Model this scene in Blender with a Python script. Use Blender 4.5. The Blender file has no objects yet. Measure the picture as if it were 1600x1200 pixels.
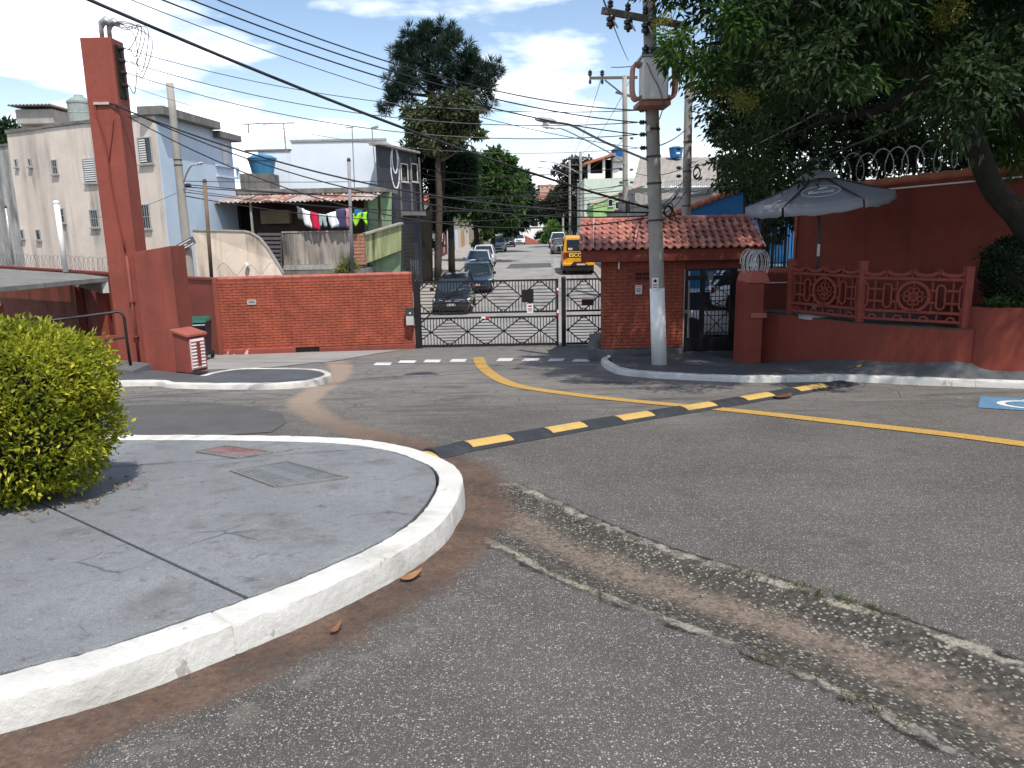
import bpy, bmesh, math, random
import numpy as np
from mathutils import Vector, Matrix
R = math.radians
random.seed(7); rng = np.random.default_rng(7)
S = bpy.context.scene
COL = S.collection
# ---------------------------------------------------------------- camera
F, CW, CH = 1200.0, 800.0, 600.0          # focal length and centre in photo pixels (1600 x 1200)
PITCH, ROLL, EYE = R(11.65), R(1.1), 1.7
Xv = Vector((1, 0, 0)); Fv = Vector((0, math.cos(PITCH), -math.sin(PITCH))); Uv = Vector((0, math.sin(PITCH), math.cos(PITCH)))
rc, rs = math.cos(ROLL), math.sin(ROLL)
cam_d = bpy.data.cameras.new('camera'); cam = bpy.data.objects.new('camera', cam_d); COL.objects.link(cam)
cr = rc*Xv - rs*Uv; cu = rs*Xv + rc*Uv
cam.matrix_world = Matrix(((cr.x, cu.x, -Fv.x, 0), (cr.y, cu.y, -Fv.y, 0), (cr.z, cu.z, -Fv.z, EYE), (0, 0, 0, 1)))
cam_d.sensor_width = 36; cam_d.lens = 36*F/1600; cam_d.clip_start = 0.05; cam_d.clip_end = 6000
S.camera = cam
# ---------------------------------------------------------------- sky, sun, exposure
SUN_EL, SUN_AZ = R(60), R(158)            # azimuth measured clockwise from +y (the way the camera looks)
w = bpy.data.worlds.new('World'); S.world = w; w.use_nodes = True
nt = w.node_tree; nt.nodes.clear(); N = nt.nodes.new; L = nt.links.new
out = N('ShaderNodeOutputWorld'); bg = N('ShaderNodeBackground'); bg.inputs[1].default_value = 0.135
sky = N('ShaderNodeTexSky'); sky.sky_type = 'NISHITA'; sky.sun_disc = False
sky.sun_elevation = SUN_EL; sky.sun_rotation = SUN_AZ; sky.air_density = 1.0; sky.dust_density = 0.5; sky.ozone_density = 1.6
tc = N('ShaderNodeTexCoord'); sep = N('ShaderNodeSeparateXYZ'); L(tc.outputs['Generated'], sep.inputs[0])
def vm(op, a, b=None, c=None):
    n = N('ShaderNodeMath'); n.operation = op
    for i, q in enumerate((a, b, c)):
        if q is None: continue
        if isinstance(q, (int, float)): n.inputs[i].default_value = q
        else: L(q, n.inputs[i])
    return n.outputs[0]
# clouds on a flat layer overhead: direction divided by height
zc = vm('ADD', vm('MAXIMUM', sep.outputs[2], 0.0), 0.10)
cmb = N('ShaderNodeCombineXYZ'); L(vm('DIVIDE', sep.outputs[0], zc), cmb.inputs[0]); L(vm('DIVIDE', sep.outputs[1], zc), cmb.inputs[1])
mp = N('ShaderNodeMapping'); mp.inputs['Location'].default_value = (7.45, 2.3, 0); L(cmb.outputs[0], mp.inputs[0])
nz = N('ShaderNodeTexNoise'); nz.inputs['Scale'].default_value = 0.62; nz.inputs['Detail'].default_value = 7; nz.inputs['Roughness'].default_value = 0.52
L(mp.outputs[0], nz.inputs['Vector'])
rp = N('ShaderNodeValToRGB'); rp.color_ramp.elements[0].position = 0.51; rp.color_ramp.elements[1].position = 0.60
L(nz.outputs['Fac'], rp.inputs[0])
hz_w = vm('POWER', vm('SUBTRACT', 1.0, vm('MAXIMUM', sep.outputs[2], 0.0)), 13.0)   # milky air towards the horizon, all round
mx = N('ShaderNodeMix'); mx.data_type = 'RGBA'; L(rp.outputs[0], mx.inputs[0]); L(sky.outputs[0], mx.inputs[6]); mx.inputs[7].default_value = (11.5, 11.7, 12.0, 1)
mh = N('ShaderNodeMix'); mh.data_type = 'RGBA'; L(vm('MINIMUM', vm('MULTIPLY', hz_w, 1.1), 1.0), mh.inputs[0]); L(mx.outputs[2], mh.inputs[6]); mh.inputs[7].default_value = (8.6, 9.1, 9.6, 1)
L(mh.outputs[2], bg.inputs[0]); L(bg.outputs[0], out.inputs[0])
sun_d = bpy.data.lights.new('sun', 'SUN'); sun_d.energy = 4.2; sun_d.angle = R(0.8); sun_d.color = (1.0, 0.95, 0.87)
sun = bpy.data.objects.new('sun', sun_d); COL.objects.link(sun)
to_sun = Vector((math.sin(SUN_AZ)*math.cos(SUN_EL), math.cos(SUN_AZ)*math.cos(SUN_EL), math.sin(SUN_EL)))
sun.rotation_euler = to_sun.to_track_quat('Z', 'Y').to_euler(); sun.location = to_sun*60
S.view_settings.view_transform = 'Standard'; S.view_settings.look = 'None'; S.view_settings.gamma = 1
S.view_settings.use_curve_mapping = False; S.view_settings.exposure = 0.36
# ---------------------------------------------------------------- ground height and sighting helpers
_ky = [-60, 0, 16, 22.3, 28, 33, 37, 42, 50, 59, 80, 105, 125, 160, 250, 400, 480, 700, 1200, 3000]
_kz = [4.8, 0, -1.28, -1.76, -2.12, -2.33, -2.26, -1.93, -1.36, -1.22, -1.0, -.8, -1.8, -6, -14, -10, 6, 34, 30, 30]
_gy = np.arange(-60, 3000, .5); _gz = np.interp(_gy, _ky, _kz)
_gs = _gz.copy(); _k = np.ones(9)/9; _gs[20:-20] = np.convolve(_gz, _k, 'same')[20:-20]
def hz(y): return float(np.interp(y, _gy, _gs))
def ray(px, py):
    u = (px-CW)/F; v = (CH-py)/F
    return (u*rc+v*rs)*Xv + (-u*rs+v*rc)*Uv + Fv
O = Vector((0, 0, EYE))
def at(px, py, Y):
    d = ray(px, py); return O + d*(Y/d.y)
def gp(px, py, h=0.0):
    d = ray(px, py); t = 1.0
    lo, hi = .5, 400.
    f = lambda t: EYE+d.z*t - hz(d.y*t) - h
    t = lo
    while t < hi and f(t) > 0: t *= 1.02
    a, b = t/1.02, t
    for _ in range(30):
        m = (a+b)/2
        if f(m) > 0: a = m
        else: b = m
    return O + d*b
# ---------------------------------------------------------------- object helpers
def tag(o, label=None, cat=None, group=None, kind=None):
    if label: o['label'] = label
    if cat: o['category'] = cat
    if group: o['group'] = group
    if kind: o['kind'] = kind
    return o
def thing(name, label, cat, loc=(0, 0, 0), group=None):
    o = bpy.data.objects.new(name, None); o.empty_display_size = .1; COL.objects.link(o); o.location = loc
    return tag(o, label, cat, group)
def wo(p):
    v = Vector((0, 0, 0))
    while p is not None: v = v + p.location; p = p.parent
    return v
def link(name, me, m=None, parent=None):
    o = bpy.data.objects.new(name, me); COL.objects.link(o)
    if m is not None and not me.materials: me.materials.append(m)
    if parent is not None: o.parent = parent
    return o
def copy_tree(o, parent=None):
    c = o.copy(); COL.objects.link(c); c.parent = parent
    for k in list(o.children): copy_tree(k, c)
    return c
class MB:
    def __init__(s): s.v = []; s.f = []
    def add(s, vs, fs):
        n = len(s.v); s.v += [tuple(q) for q in vs]; s.f += [tuple(i+n for i in f) for f in fs]; return s
    def box(s, x0, x1, y0, y1, z0, z1):
        return s.add([(x0,y0,z0),(x1,y0,z0),(x1,y1,z0),(x0,y1,z0),(x0,y0,z1),(x1,y0,z1),(x1,y1,z1),(x0,y1,z1)],
                     [(0,3,2,1),(4,5,6,7),(0,1,5,4),(1,2,6,5),(2,3,7,6),(3,0,4,7)])
    def bar(s, p, q, w, h=None, up=(0,0,1)):
        p = Vector(p); q = Vector(q); h = w if h is None else h; d = (q-p).normalized(); up = Vector(up)
        if abs(d.dot(up)) > .99: up = Vector((0,1,0))
        a = d.cross(up).normalized()*(w/2); b = a.cross(d).normalized()*(h/2)
        return s.add([p-a-b,p+a-b,p+a+b,p-a+b,q-a-b,q+a-b,q+a+b,q-a+b],[(0,1,2,3),(7,6,5,4),(0,4,5,1),(1,5,6,2),(2,6,7,3),(3,7,4,0)])
    def prism(s, poly, off):
        off = Vector(off); n = len(poly); a = [Vector(p) for p in poly]; b = [p+off for p in a]
        return s.add(a+b, [tuple(range(n))[::-1], tuple(range(n,2*n))]+[(i,(i+1)%n,n+(i+1)%n,n+i) for i in range(n)])
    def tube(s, pts, r, n=8, cap=True):
        pts = [Vector(p) for p in pts]; m = len(pts); rr = [r]*m if isinstance(r,(int,float)) else list(r)
        vs = []; a = None
        for i,p in enumerate(pts):
            d = (pts[min(i+1,m-1)]-pts[max(i-1,0)])
            d = d.normalized() if d.length > 1e-9 else Vector((0,0,1))
            if a is None:
                a = d.cross(Vector((0,0,1)));  a = Vector((1,0,0)) if a.length < .05 else a.normalized()
            a = (a-d*a.dot(d)); a = a.normalized() if a.length > 1e-6 else d.orthogonal().normalized(); b = d.cross(a)
            for k in range(n):
                t = 2*math.pi*k/n; vs.append(p+(a*math.cos(t)+b*math.sin(t))*rr[i])
        fs = [(i*n+k, i*n+(k+1)%n, (i+1)*n+(k+1)%n, (i+1)*n+k) for i in range(m-1) for k in range(n)]
        if cap: fs += [tuple(range(n))[::-1], tuple(range((m-1)*n, m*n))]
        return s.add(vs, fs)
    def lathe(s, c, prof, n=16, axis='z'):
        c = Vector(c); vs = []; m = len(prof)
        for (r,h) in prof:
            for k in range(n):
                t = 2*math.pi*k/n; x, y = r*math.cos(t), r*math.sin(t)
                vs.append(c+(Vector((x,y,h)) if axis=='z' else Vector((x,h,y)) if axis=='y' else Vector((h,x,y))))
        fs = [(i*n+k, i*n+(k+1)%n, (i+1)*n+(k+1)%n, (i+1)*n+k) for i in range(m-1) for k in range(n)]
        fs += [tuple(range(n))[::-1], tuple(range((m-1)*n, m*n))]
        return s.add(vs, fs)
    def build(s, name, m, parent=None, smooth=False, bevel=0, kind=None, label=None, absolute=True):
        o0 = wo(parent) if absolute else Vector((0,0,0))
        me = bpy.data.meshes.new(name); me.from_pydata([(a-o0.x,b-o0.y,c-o0.z) for a,b,c in s.v], [], s.f)
        bm = bmesh.new(); bm.from_mesh(me); bmesh.ops.recalc_face_normals(bm, faces=bm.faces); bm.to_mesh(me); bm.free()
        if smooth: me.polygons.foreach_set('use_smooth', [True]*len(me.polygons))
        o = link(name, me, m, parent)
        if bevel:
            b = o.modifiers.new('bevel','BEVEL'); b.width = bevel; b.segments = 2; b.limit_method = 'ANGLE'
        if kind: o['kind'] = kind
        if label: o['label'] = label
        return o
def box(name, m, parent, x0, x1, y0, y1, z0, z1, **k): return MB().box(x0,x1,y0,y1,z0,z1).build(name, m, parent, **k)
def spline(pts, n=8, closed=False):
    P = [Vector(p) for p in pts]; out = []; m = len(P)
    for i in range(m if closed else m-1):
        p0 = P[(i-1)%m] if closed or i>0 else P[0]*2-P[1]; p1 = P[i]; p2 = P[(i+1)%m]
        p3 = P[(i+2)%m] if closed or i+2<m else P[-1]*2-P[-2]
        for k in range(n):
            t = k/n; out.append(.5*((2*p1)+(p2-p0)*t+(2*p0-5*p1+4*p2-p3)*t*t+(3*p1-p0-3*p2+p3)*t**3))
    if not closed: out.append(P[-1])
    return out
def text_mesh(txt, size, m, parent, name, frame, shear=0.0, bold=0.0, align='CENTER'):
    # frame: 4x4 world matrix of the text plane
    c = bpy.data.curves.new(name, 'FONT'); c.body = txt; c.size = size; c.shear = shear; c.offset = bold; c.align_x = align; c.align_y = 'CENTER'; c.resolution_u = 3
    o = bpy.data.objects.new(name, c); COL.objects.link(o)
    bpy.context.view_layer.update()
    me = bpy.data.meshes.new_from_object(o.evaluated_get(bpy.context.evaluated_depsgraph_get()))
    bpy.data.objects.remove(o); me.transform(Matrix.Translation(-wo(parent)) @ frame); me.materials.clear()
    return link(name, me, m, parent)
# ---------------------------------------------------------------- materials
def lin(c): return tuple((x/12.92 if x <= .04045 else ((x+.055)/1.055)**2.4) for x in c)
class Nodes:
    def __init__(s, name):
        s.m = bpy.data.materials.new(name); s.m.use_nodes = True; s.t = s.m.node_tree; s.t.nodes.clear()
        s.out = s.n('ShaderNodeOutputMaterial'); s.p = s.n('ShaderNodeBsdfPrincipled'); s.l(s.p.outputs[0], s.out.inputs[0])
        s.tc = s.n('ShaderNodeTexCoord').outputs['Object']
    def n(s, k): return s.t.nodes.new(k)
    def l(s, a, b): s.t.links.new(a, b)
    def put(s, inp, v):
        if isinstance(v, (int, float)): inp.default_value = v
        elif isinstance(v, (tuple, list)): inp.default_value = tuple(v)+((1,) if len(v) == 3 and len(inp.default_value) == 4 else ())
        else: s.l(v, inp)
    def math(s, op, a, b=0.0, c=0.0, clamp=False):
        n = s.n('ShaderNodeMath'); n.operation = op; n.use_clamp = clamp
        for i, q in enumerate((a, b, c)): s.put(n.inputs[i], q)
        return n.outputs[0]
    def map(s, scale=(1,1,1), loc=(0,0,0), vec=None):
        n = s.n('ShaderNodeMapping'); n.inputs['Scale'].default_value = scale; n.inputs['Location'].default_value = loc
        s.l(vec or s.tc, n.inputs[0]); return n.outputs[0]
    def noise(s, scale, detail=4, rough=.55, vec=None, out='Fac', dist=0.0):
        n = s.n('ShaderNodeTexNoise'); n.inputs['Scale'].default_value = scale; n.inputs['Detail'].default_value = detail
        n.inputs['Roughness'].default_value = rough; n.inputs['Distortion'].default_value = dist; s.l(vec or s.tc, n.inputs['Vector']); return n.outputs[out]
    def vor(s, scale, feat='F1', vec=None, out='Distance', rnd=1.0):
        n = s.n('ShaderNodeTexVoronoi'); n.feature = feat; n.inputs['Scale'].default_value = scale; n.inputs['Randomness'].default_value = rnd
        s.l(vec or s.tc, n.inputs['Vector']); return n.outputs[out]
    def ramp(s, fac, a, b, ca=0.0, cb=1.0):
        n = s.n('ShaderNodeMapRange'); n.clamp = True
        s.put(n.inputs[0], fac); s.put(n.inputs[1], a); s.put(n.inputs[2], b); s.put(n.inputs[3], ca); s.put(n.inputs[4], cb); return n.outputs[0]
    def mix(s, fac, a, b, mode='MIX'):
        n = s.n('ShaderNodeMix'); n.data_type = 'RGBA'; n.blend_type = mode
        s.put(n.inputs[0], fac); s.put(n.inputs[6], a); s.put(n.inputs[7], b); return n.outputs[2]
    def attr(s, name, out='Fac'):
        n = s.n('ShaderNodeAttribute'); n.attribute_name = name; return n.outputs[out]
    def bump(s, h, strength=.3, dist=.01, normal=None):
        n = s.n('ShaderNodeBump'); n.inputs['Strength'].default_value = strength; n.inputs['Distance'].default_value = dist
        s.l(h, n.inputs['Height']);
        if normal is not None: s.l(normal, n.inputs['Normal'])
        return n.outputs[0]
    def fin(s, col, rough=.7, normal=None, metal=0.0, spec=.3):
        s.put(s.p.inputs['Base Color'], col); s.put(s.p.inputs['Roughness'], rough); s.put(s.p.inputs['Metallic'], metal)
        s.p.inputs['Specular IOR Level'].default_value = spec
        if normal is not None: s.l(normal, s.p.inputs['Normal'])
        return s.m
def mul(c, k): return tuple(min(1, x*k) for x in c)
_mc = {}
def mat(name, col, rough=.7, var=.18, scale=2.5, bump=.15, bscale=60, dirt=None, damt=.5, dscale=(5,5,.5), dlo=.5, dhi=.75, metal=0.0, spec=.3, chips=None, camt=.68):
    if name in _mc: return _mc[name]
    s = Nodes(name)
    c = s.mix(s.ramp(s.noise(scale, 6, .6), .3, .7), mul(col, 1-var), mul(col, 1+var))
    c = s.mix(s.ramp(s.noise(scale*14, 3), .35, .75, 0, .35), c, mul(col, 1-var*1.6))
    if dirt is not None:                                   # rain streaks and grime: stretched downwards, broken up by large patches
        st = s.noise(1.0, 6, .65, s.map(dscale)); big = s.noise(.45, 3)
        f = s.math('MULTIPLY', s.ramp(st, dlo, dhi), s.ramp(big, .38, .62, .25, 1)); c = s.mix(s.math('MULTIPLY', f, damt), c, dirt)
        fine = s.noise(9, 5, .7); c = s.mix(s.ramp(fine, .6, .78, 0, damt*.55), c, dirt)
    if chips is not None:
        c = s.mix(s.ramp(s.noise(5, 6, .6, s.map((1,1,.6))), camt, camt+.02), c, chips)
    nrm = s.bump(s.noise(bscale, 5, .65), bump, .01) if bump else None
    rr = s.ramp(s.noise(scale*3, 3), .3, .7, max(.02, rough-.08), min(1, rough+.08))
    _mc[name] = s.fin(c, rr, nrm, metal, spec); return _mc[name]
DK = (.035, .032, .03)
red = mat('red painted plaster', (.235, .058, .040), .68, .2, .8, .4, 45, (.085,.028,.023), .65, (2.4,2.4,.2), .46, .68)
red_shade = mat('shade darkened red plaster', (.185, .037, .023), .7, .18, 1.1, .4, 40, (.05,.016,.013), .55)  # red darkened so the colour holds the shade on the terrace-side walls
red_brick = mat('red painted brick', (.325, .078, .043), .64, .3, 3.2, .3, 70, (.14,.034,.024), .4)
red_light = mat('sun faded red paint', (.31, .085, .062), .66, .16, 2.0, .3, 60, (.18,.05,.035), .4)
red_chip = mat('peeling red paint', (.25, .06, .042), .68, .15, 2, .4, 50, DK, .35, chips=(.62,.45,.36), camt=.60)
red_deep = mat('old red cast concrete', (.190, .041, .027), .7, .14, 3, .4, 60, (.09,.02,.015), .4)
tile_m = mat('red roof tile', (.36, .105, .075), .65, .25, 5.0, .4, 50, (.15,.06,.05), .5)
tile_o = mat('orange clay tile', (.42, .15, .08), .7, .25, 4, .4, 50, DK, .4)
black_iron = mat('black iron', (.012,.010,.011), .45, .3, 4, .05, 80, spec=.4)
dark_metal = mat('dark grey metal', (.05,.05,.055), .5, .2, 4, .05, 80)
galv = mat('galvanised steel', (.42,.43,.44), .42, .2, 6, .05, 80, metal=.6)
steel_pole = mat('dull grey pole', (.22,.22,.23), .55, .2, 3, .05, 60, DK, .3)
conc = mat('raw concrete', (.33,.31,.28), .85, .18, 2, .4, 60, DK, .55)
conc_pole = mat('concrete pole', (.30,.28,.25), .85, .14, 2.2, .35, 70, (.07,.065,.06), .4, (9,9,.35))
conc_dark = mat('weathered concrete', (.17,.165,.155), .88, .3, 2, .5, 40, DK, .8)
white_p = mat('white paint', (.74,.73,.70), .6, .06, 3, .2, 60, (.42,.40,.36), .35)
white_car = mat('white car paint', (.75,.76,.78), .25, .03, 2, 0, spec=.5)
kerb_w = mat('whitewashed kerb', (.54,.53,.495), .88, .10, 2.5, .9, 20, (.24,.21,.175), .75, (2,2,5), .50, .70, chips=(.34,.32,.29), camt=.655)
grey_paint = mat('grey floor paint', (.075,.080,.085), .72, .14, 1.3, .35, 90, (.035,.033,.032), .5, (2,2,2))
plinth_g = mat('grey plinth paint', (.10,.105,.11), .65, .15, 2, .3, 60)
cream = mat('cream stained plaster', (.64,.555,.475), .85, .12, .9, .3, 30, (.15,.14,.13), .85, (1.2,1.2,.10), .45, .64)
cream_low = mat('cream parapet plaster', (.60,.50,.41), .85, .12, 1.2, .3, 30, (.09,.08,.07), .85, (1.7,1.7,.2), .45, .66)
greyed = mat('blackened plaster', (.42,.41,.39), .88, .18, 1.0, .4, 30, (.07,.07,.068), .9, (1.5,1.5,.22), .40, .60)
blue_wall = mat('pale blue plaster', (.45,.54,.64), .8, .07, 1.0, .2, 30, (.15,.17,.18), .55, (1.8,1.8,.2), .55, .75)
pale_wall = mat('white blue plaster', (.62,.68,.74), .8, .06, .8, .2, 30, (.2,.21,.2), .5, (1.8,1.8,.2), .58, .78)
black_wall = mat('black painted wall', (.035,.038,.048), .6, .3, 2, .3, 40, (.10,.10,.10), .4)
green_wall = mat('faded green plaster', (.20,.30,.17), .85, .16, 1.5, .3, 40, (.05,.06,.04), .8, (2.4,2.4,.22), .45, .65)
olive_wall = mat('olive plaster', (.36,.40,.20), .85, .14, 1.5, .3, 40, (.05,.05,.03), .85, (2.6,2.6,.22), .45, .62)
slab_stain = mat('stained balcony concrete', (.34,.30,.26), .88, .2, 1.2, .4, 40, (.045,.042,.04), .9, (2.2,2.2,.22), .42, .60)
rust = mat('rusted sheet', (.30,.15,.11), .75, .35, 2.5, .2, 40, (.60,.55,.52), .8, (1.5,5,5), .46, .6)
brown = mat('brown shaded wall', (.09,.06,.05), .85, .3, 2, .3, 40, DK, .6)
terra = mat('exposed hollow brick', (.34,.17,.11), .85, .3, 5, .5, 30, DK, .5)
glass_dk = mat('dark window glass', (.012,.014,.018), .08, .1, 2, 0, spec=.6)
glass_lt = mat('car glass', (.02,.03,.04), .05, .1, 2, 0, spec=.8)
void_m = mat('dark room', (.012,.011,.011), .9, .2, 2, 0)
tank_b = mat('blue water tank plastic', (.02,.13,.33), .45, .12, 3, .05, 40, (.01,.05,.12), .4)
tank_t = mat('faded blue tank plastic', (.05,.20,.36), .5, .15, 3, .05, 40, (.02,.08,.14), .4)
tank_g = mat('grey green fibre tank', (.24,.28,.27), .7, .15, 3, .1, 40, DK, .5)
wire_m = mat('black cable sheath', (.018,.018,.022), .6, .2, 3, 0)
wire_l = mat('bare grey wire', (.10,.10,.11), .5, .2, 3, 0)
insul = mat('dark insulator', (.03,.026,.03), .35, .2, 6, 0)
rubber = mat('black rubber', (.028,.031,.036), .7, .25, 6, .3, 120, (.10,.095,.09), .35, (3,3,3))
yellow_r = mat('yellow rubber', (.50,.33,.095), .7, .15, 5, .3, 90, (.16,.13,.09), .75, (5,5,5), .44, .64)
yellow_v = mat('school van yellow', (.62,.29,.012), .32, .05, 3, 0, spec=.5)
orange_c = mat('orange cone plastic', (.75,.11,.03), .5, .1, 3, 0)
red_tape = mat('red tape', (.5,.012,.03), .4, .1, 3, 0)
bark = mat('bark', (.065,.050,.038), .9, .35, 6, .9, 22, (.02,.017,.014), .6, (8,8,1.5))
bark_dk = mat('dark mossy bark', (.018,.015,.011), .92, .35, 6, .9, 18, (.03,.035,.018), .6, (5,5,2))  # base lowered to put the canopy's shade into the big tree's trunk
cut_wood = mat('sawn wood', (.52,.34,.16), .8, .15, 12, .2, 60)
canvas = mat('grey canvas', (.235,.245,.275), .85, .06, 3, .15, 160)
tyre_m = mat('tyre rubber', (.015,.015,.016), .85, .2, 8, .2, 60)
rim_m = mat('alloy rim', (.35,.36,.37), .35, .1, 5, 0, metal=.8)
lamp_w = mat('lamp lens', (.65,.66,.68), .12, .1, 5, 0, spec=.7)
lamp_r = mat('red tail lens', (.28,.012,.012), .15, .1, 5, 0, spec=.6)
chrome = mat('chrome', (.6,.6,.62), .2, .05, 5, 0, metal=1.0)
paper = mat('white sign plate', (.72,.71,.70), .5, .05, 8, 0)
ink = mat('sign ink', (.05,.05,.055), .6, .1, 8, 0)
ink_red = mat('sign red ink', (.5,.04,.03), .6, .1, 8, 0)
bin_b = mat('dark blue bin plastic', (.018,.028,.045), .5, .15, 4, .1, 60)
bin_g = mat('green bin lid', (.012,.10,.065), .45, .15, 4, .05, 60)
bin_t = mat('turquoise bin lid', (.10,.33,.32), .45, .15, 4, .05, 60)
louvre = mat('pale pink metal', (.55,.43,.43), .6, .1, 4, .1, 60)
roof_fc = mat('fibre cement roof', (.27,.245,.22), .9, .18, 1.0, .3, 30, (.10,.09,.085), .6, (2,2,2))
shed_blue = mat('strong blue paint', (.03,.155,.36), .7, .1, 1.5, .2, 40, (.02,.08,.18), .4)
wood_grey = mat('grey wooden slat', (.10,.095,.10), .85, .25, 4, .4, 30)
trunk_post = mat('brown timber post', (.16,.115,.08), .85, .25, 4, .4, 40, DK, .4)
# ================================================================ THE SETTING
def poly_sd(P, path):
    """signed distance of points P (n,2) to a polyline, and arc length along it"""
    best = np.full(len(P), 1e9); sg = np.zeros(len(P)); arc = np.zeros(len(P)); acc = 0
    for a, b in zip(path[:-1], path[1:]):
        a = np.array(a[:2]); b = np.array(b[:2]); d = b-a; l = np.hypot(*d)
        t = np.clip(((P-a)@d)/(l*l), 0, 1); q = P-(a+t[:, None]*d); dist = np.hypot(q[:, 0], q[:, 1])
        cr_ = d[0]*(P[:, 1]-a[1])-d[1]*(P[:, 0]-a[0]); m = dist < best
        best[m] = dist[m]; sg[m] = np.sign(cr_[m]); arc[m] = acc+t[m]*l; acc += l
    return best*np.where(sg == 0, 1, sg), arc
V2 = lambda pts, h=0: [gp(a, b, h) for a, b in pts]
G2 = spline(V2([(752,775),(810,808),(900,852),(1000,893),(1162,946),(1350,1014),(1600,1123),(1800,1225)]), 4)
G2.append(G2[-1]+(G2[-1]-G2[-3])*12)
DIRT = spline(V2([(0,1190),(185,1100),(370,1032),(509,977),(624,917),(690,865),(735,815),(752,780),(738,745),(695,715),(635,692),(560,672),(495,648),(472,628),(500,606),(528,588),(530,570),(505,557)]), 4)
DIRT.insert(0, DIRT[0]*2-DIRT[4])
# big ground sheet to the horizon
xs = np.unique(np.concatenate([np.linspace(-1500,-60,14), np.linspace(-60,60,25), np.linspace(60,1500,14)]))
ys = np.unique(np.concatenate([np.linspace(-60,130,96), np.linspace(130,400,28), np.linspace(400,3000,40)]))
def sheet(xs, ys, zf):
    nx, ny = len(xs), len(ys); gx, gy = np.meshgrid(xs, ys); v = np.stack([gx.ravel(), gy.ravel(), zf(gx.ravel(), gy.ravel())], 1)
    i = np.arange(nx*ny).reshape(ny, nx); f = np.stack([i[:-1,:-1].ravel(), i[:-1,1:].ravel(), i[1:,1:].ravel(), i[1:,:-1].ravel()], 1)
    return v, f
def np_mesh(name, v, f, m, smooth=True):
    me = bpy.data.meshes.new(name); k = f.shape[1]
    me.vertices.add(len(v)); me.vertices.foreach_set('co', np.asarray(v, np.float32).ravel())
    me.loops.add(f.size); me.loops.foreach_set('vertex_index', f.ravel().astype(np.int32))
    me.polygons.add(len(f)); me.polygons.foreach_set('loop_start', np.arange(0, f.size, k, dtype=np.int32))
    me.update(calc_edges=True); me.materials.append(m)
    if smooth: me.polygons.foreach_set('use_smooth', np.ones(len(f), bool))
    return me
earth = mat('dry earth and grass', (.13,.11,.075), .95, .3, .3, .4, 10, (.05,.065,.03), .7, (.3,.3,.3), .45, .6)
HZ = lambda y: np.interp(y, _gy, _gs)
v, f = sheet(xs, ys, lambda x, y: HZ(y)-.12)
tag(link('ground', np_mesh('ground', v, f, earth)), kind='structure')
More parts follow.
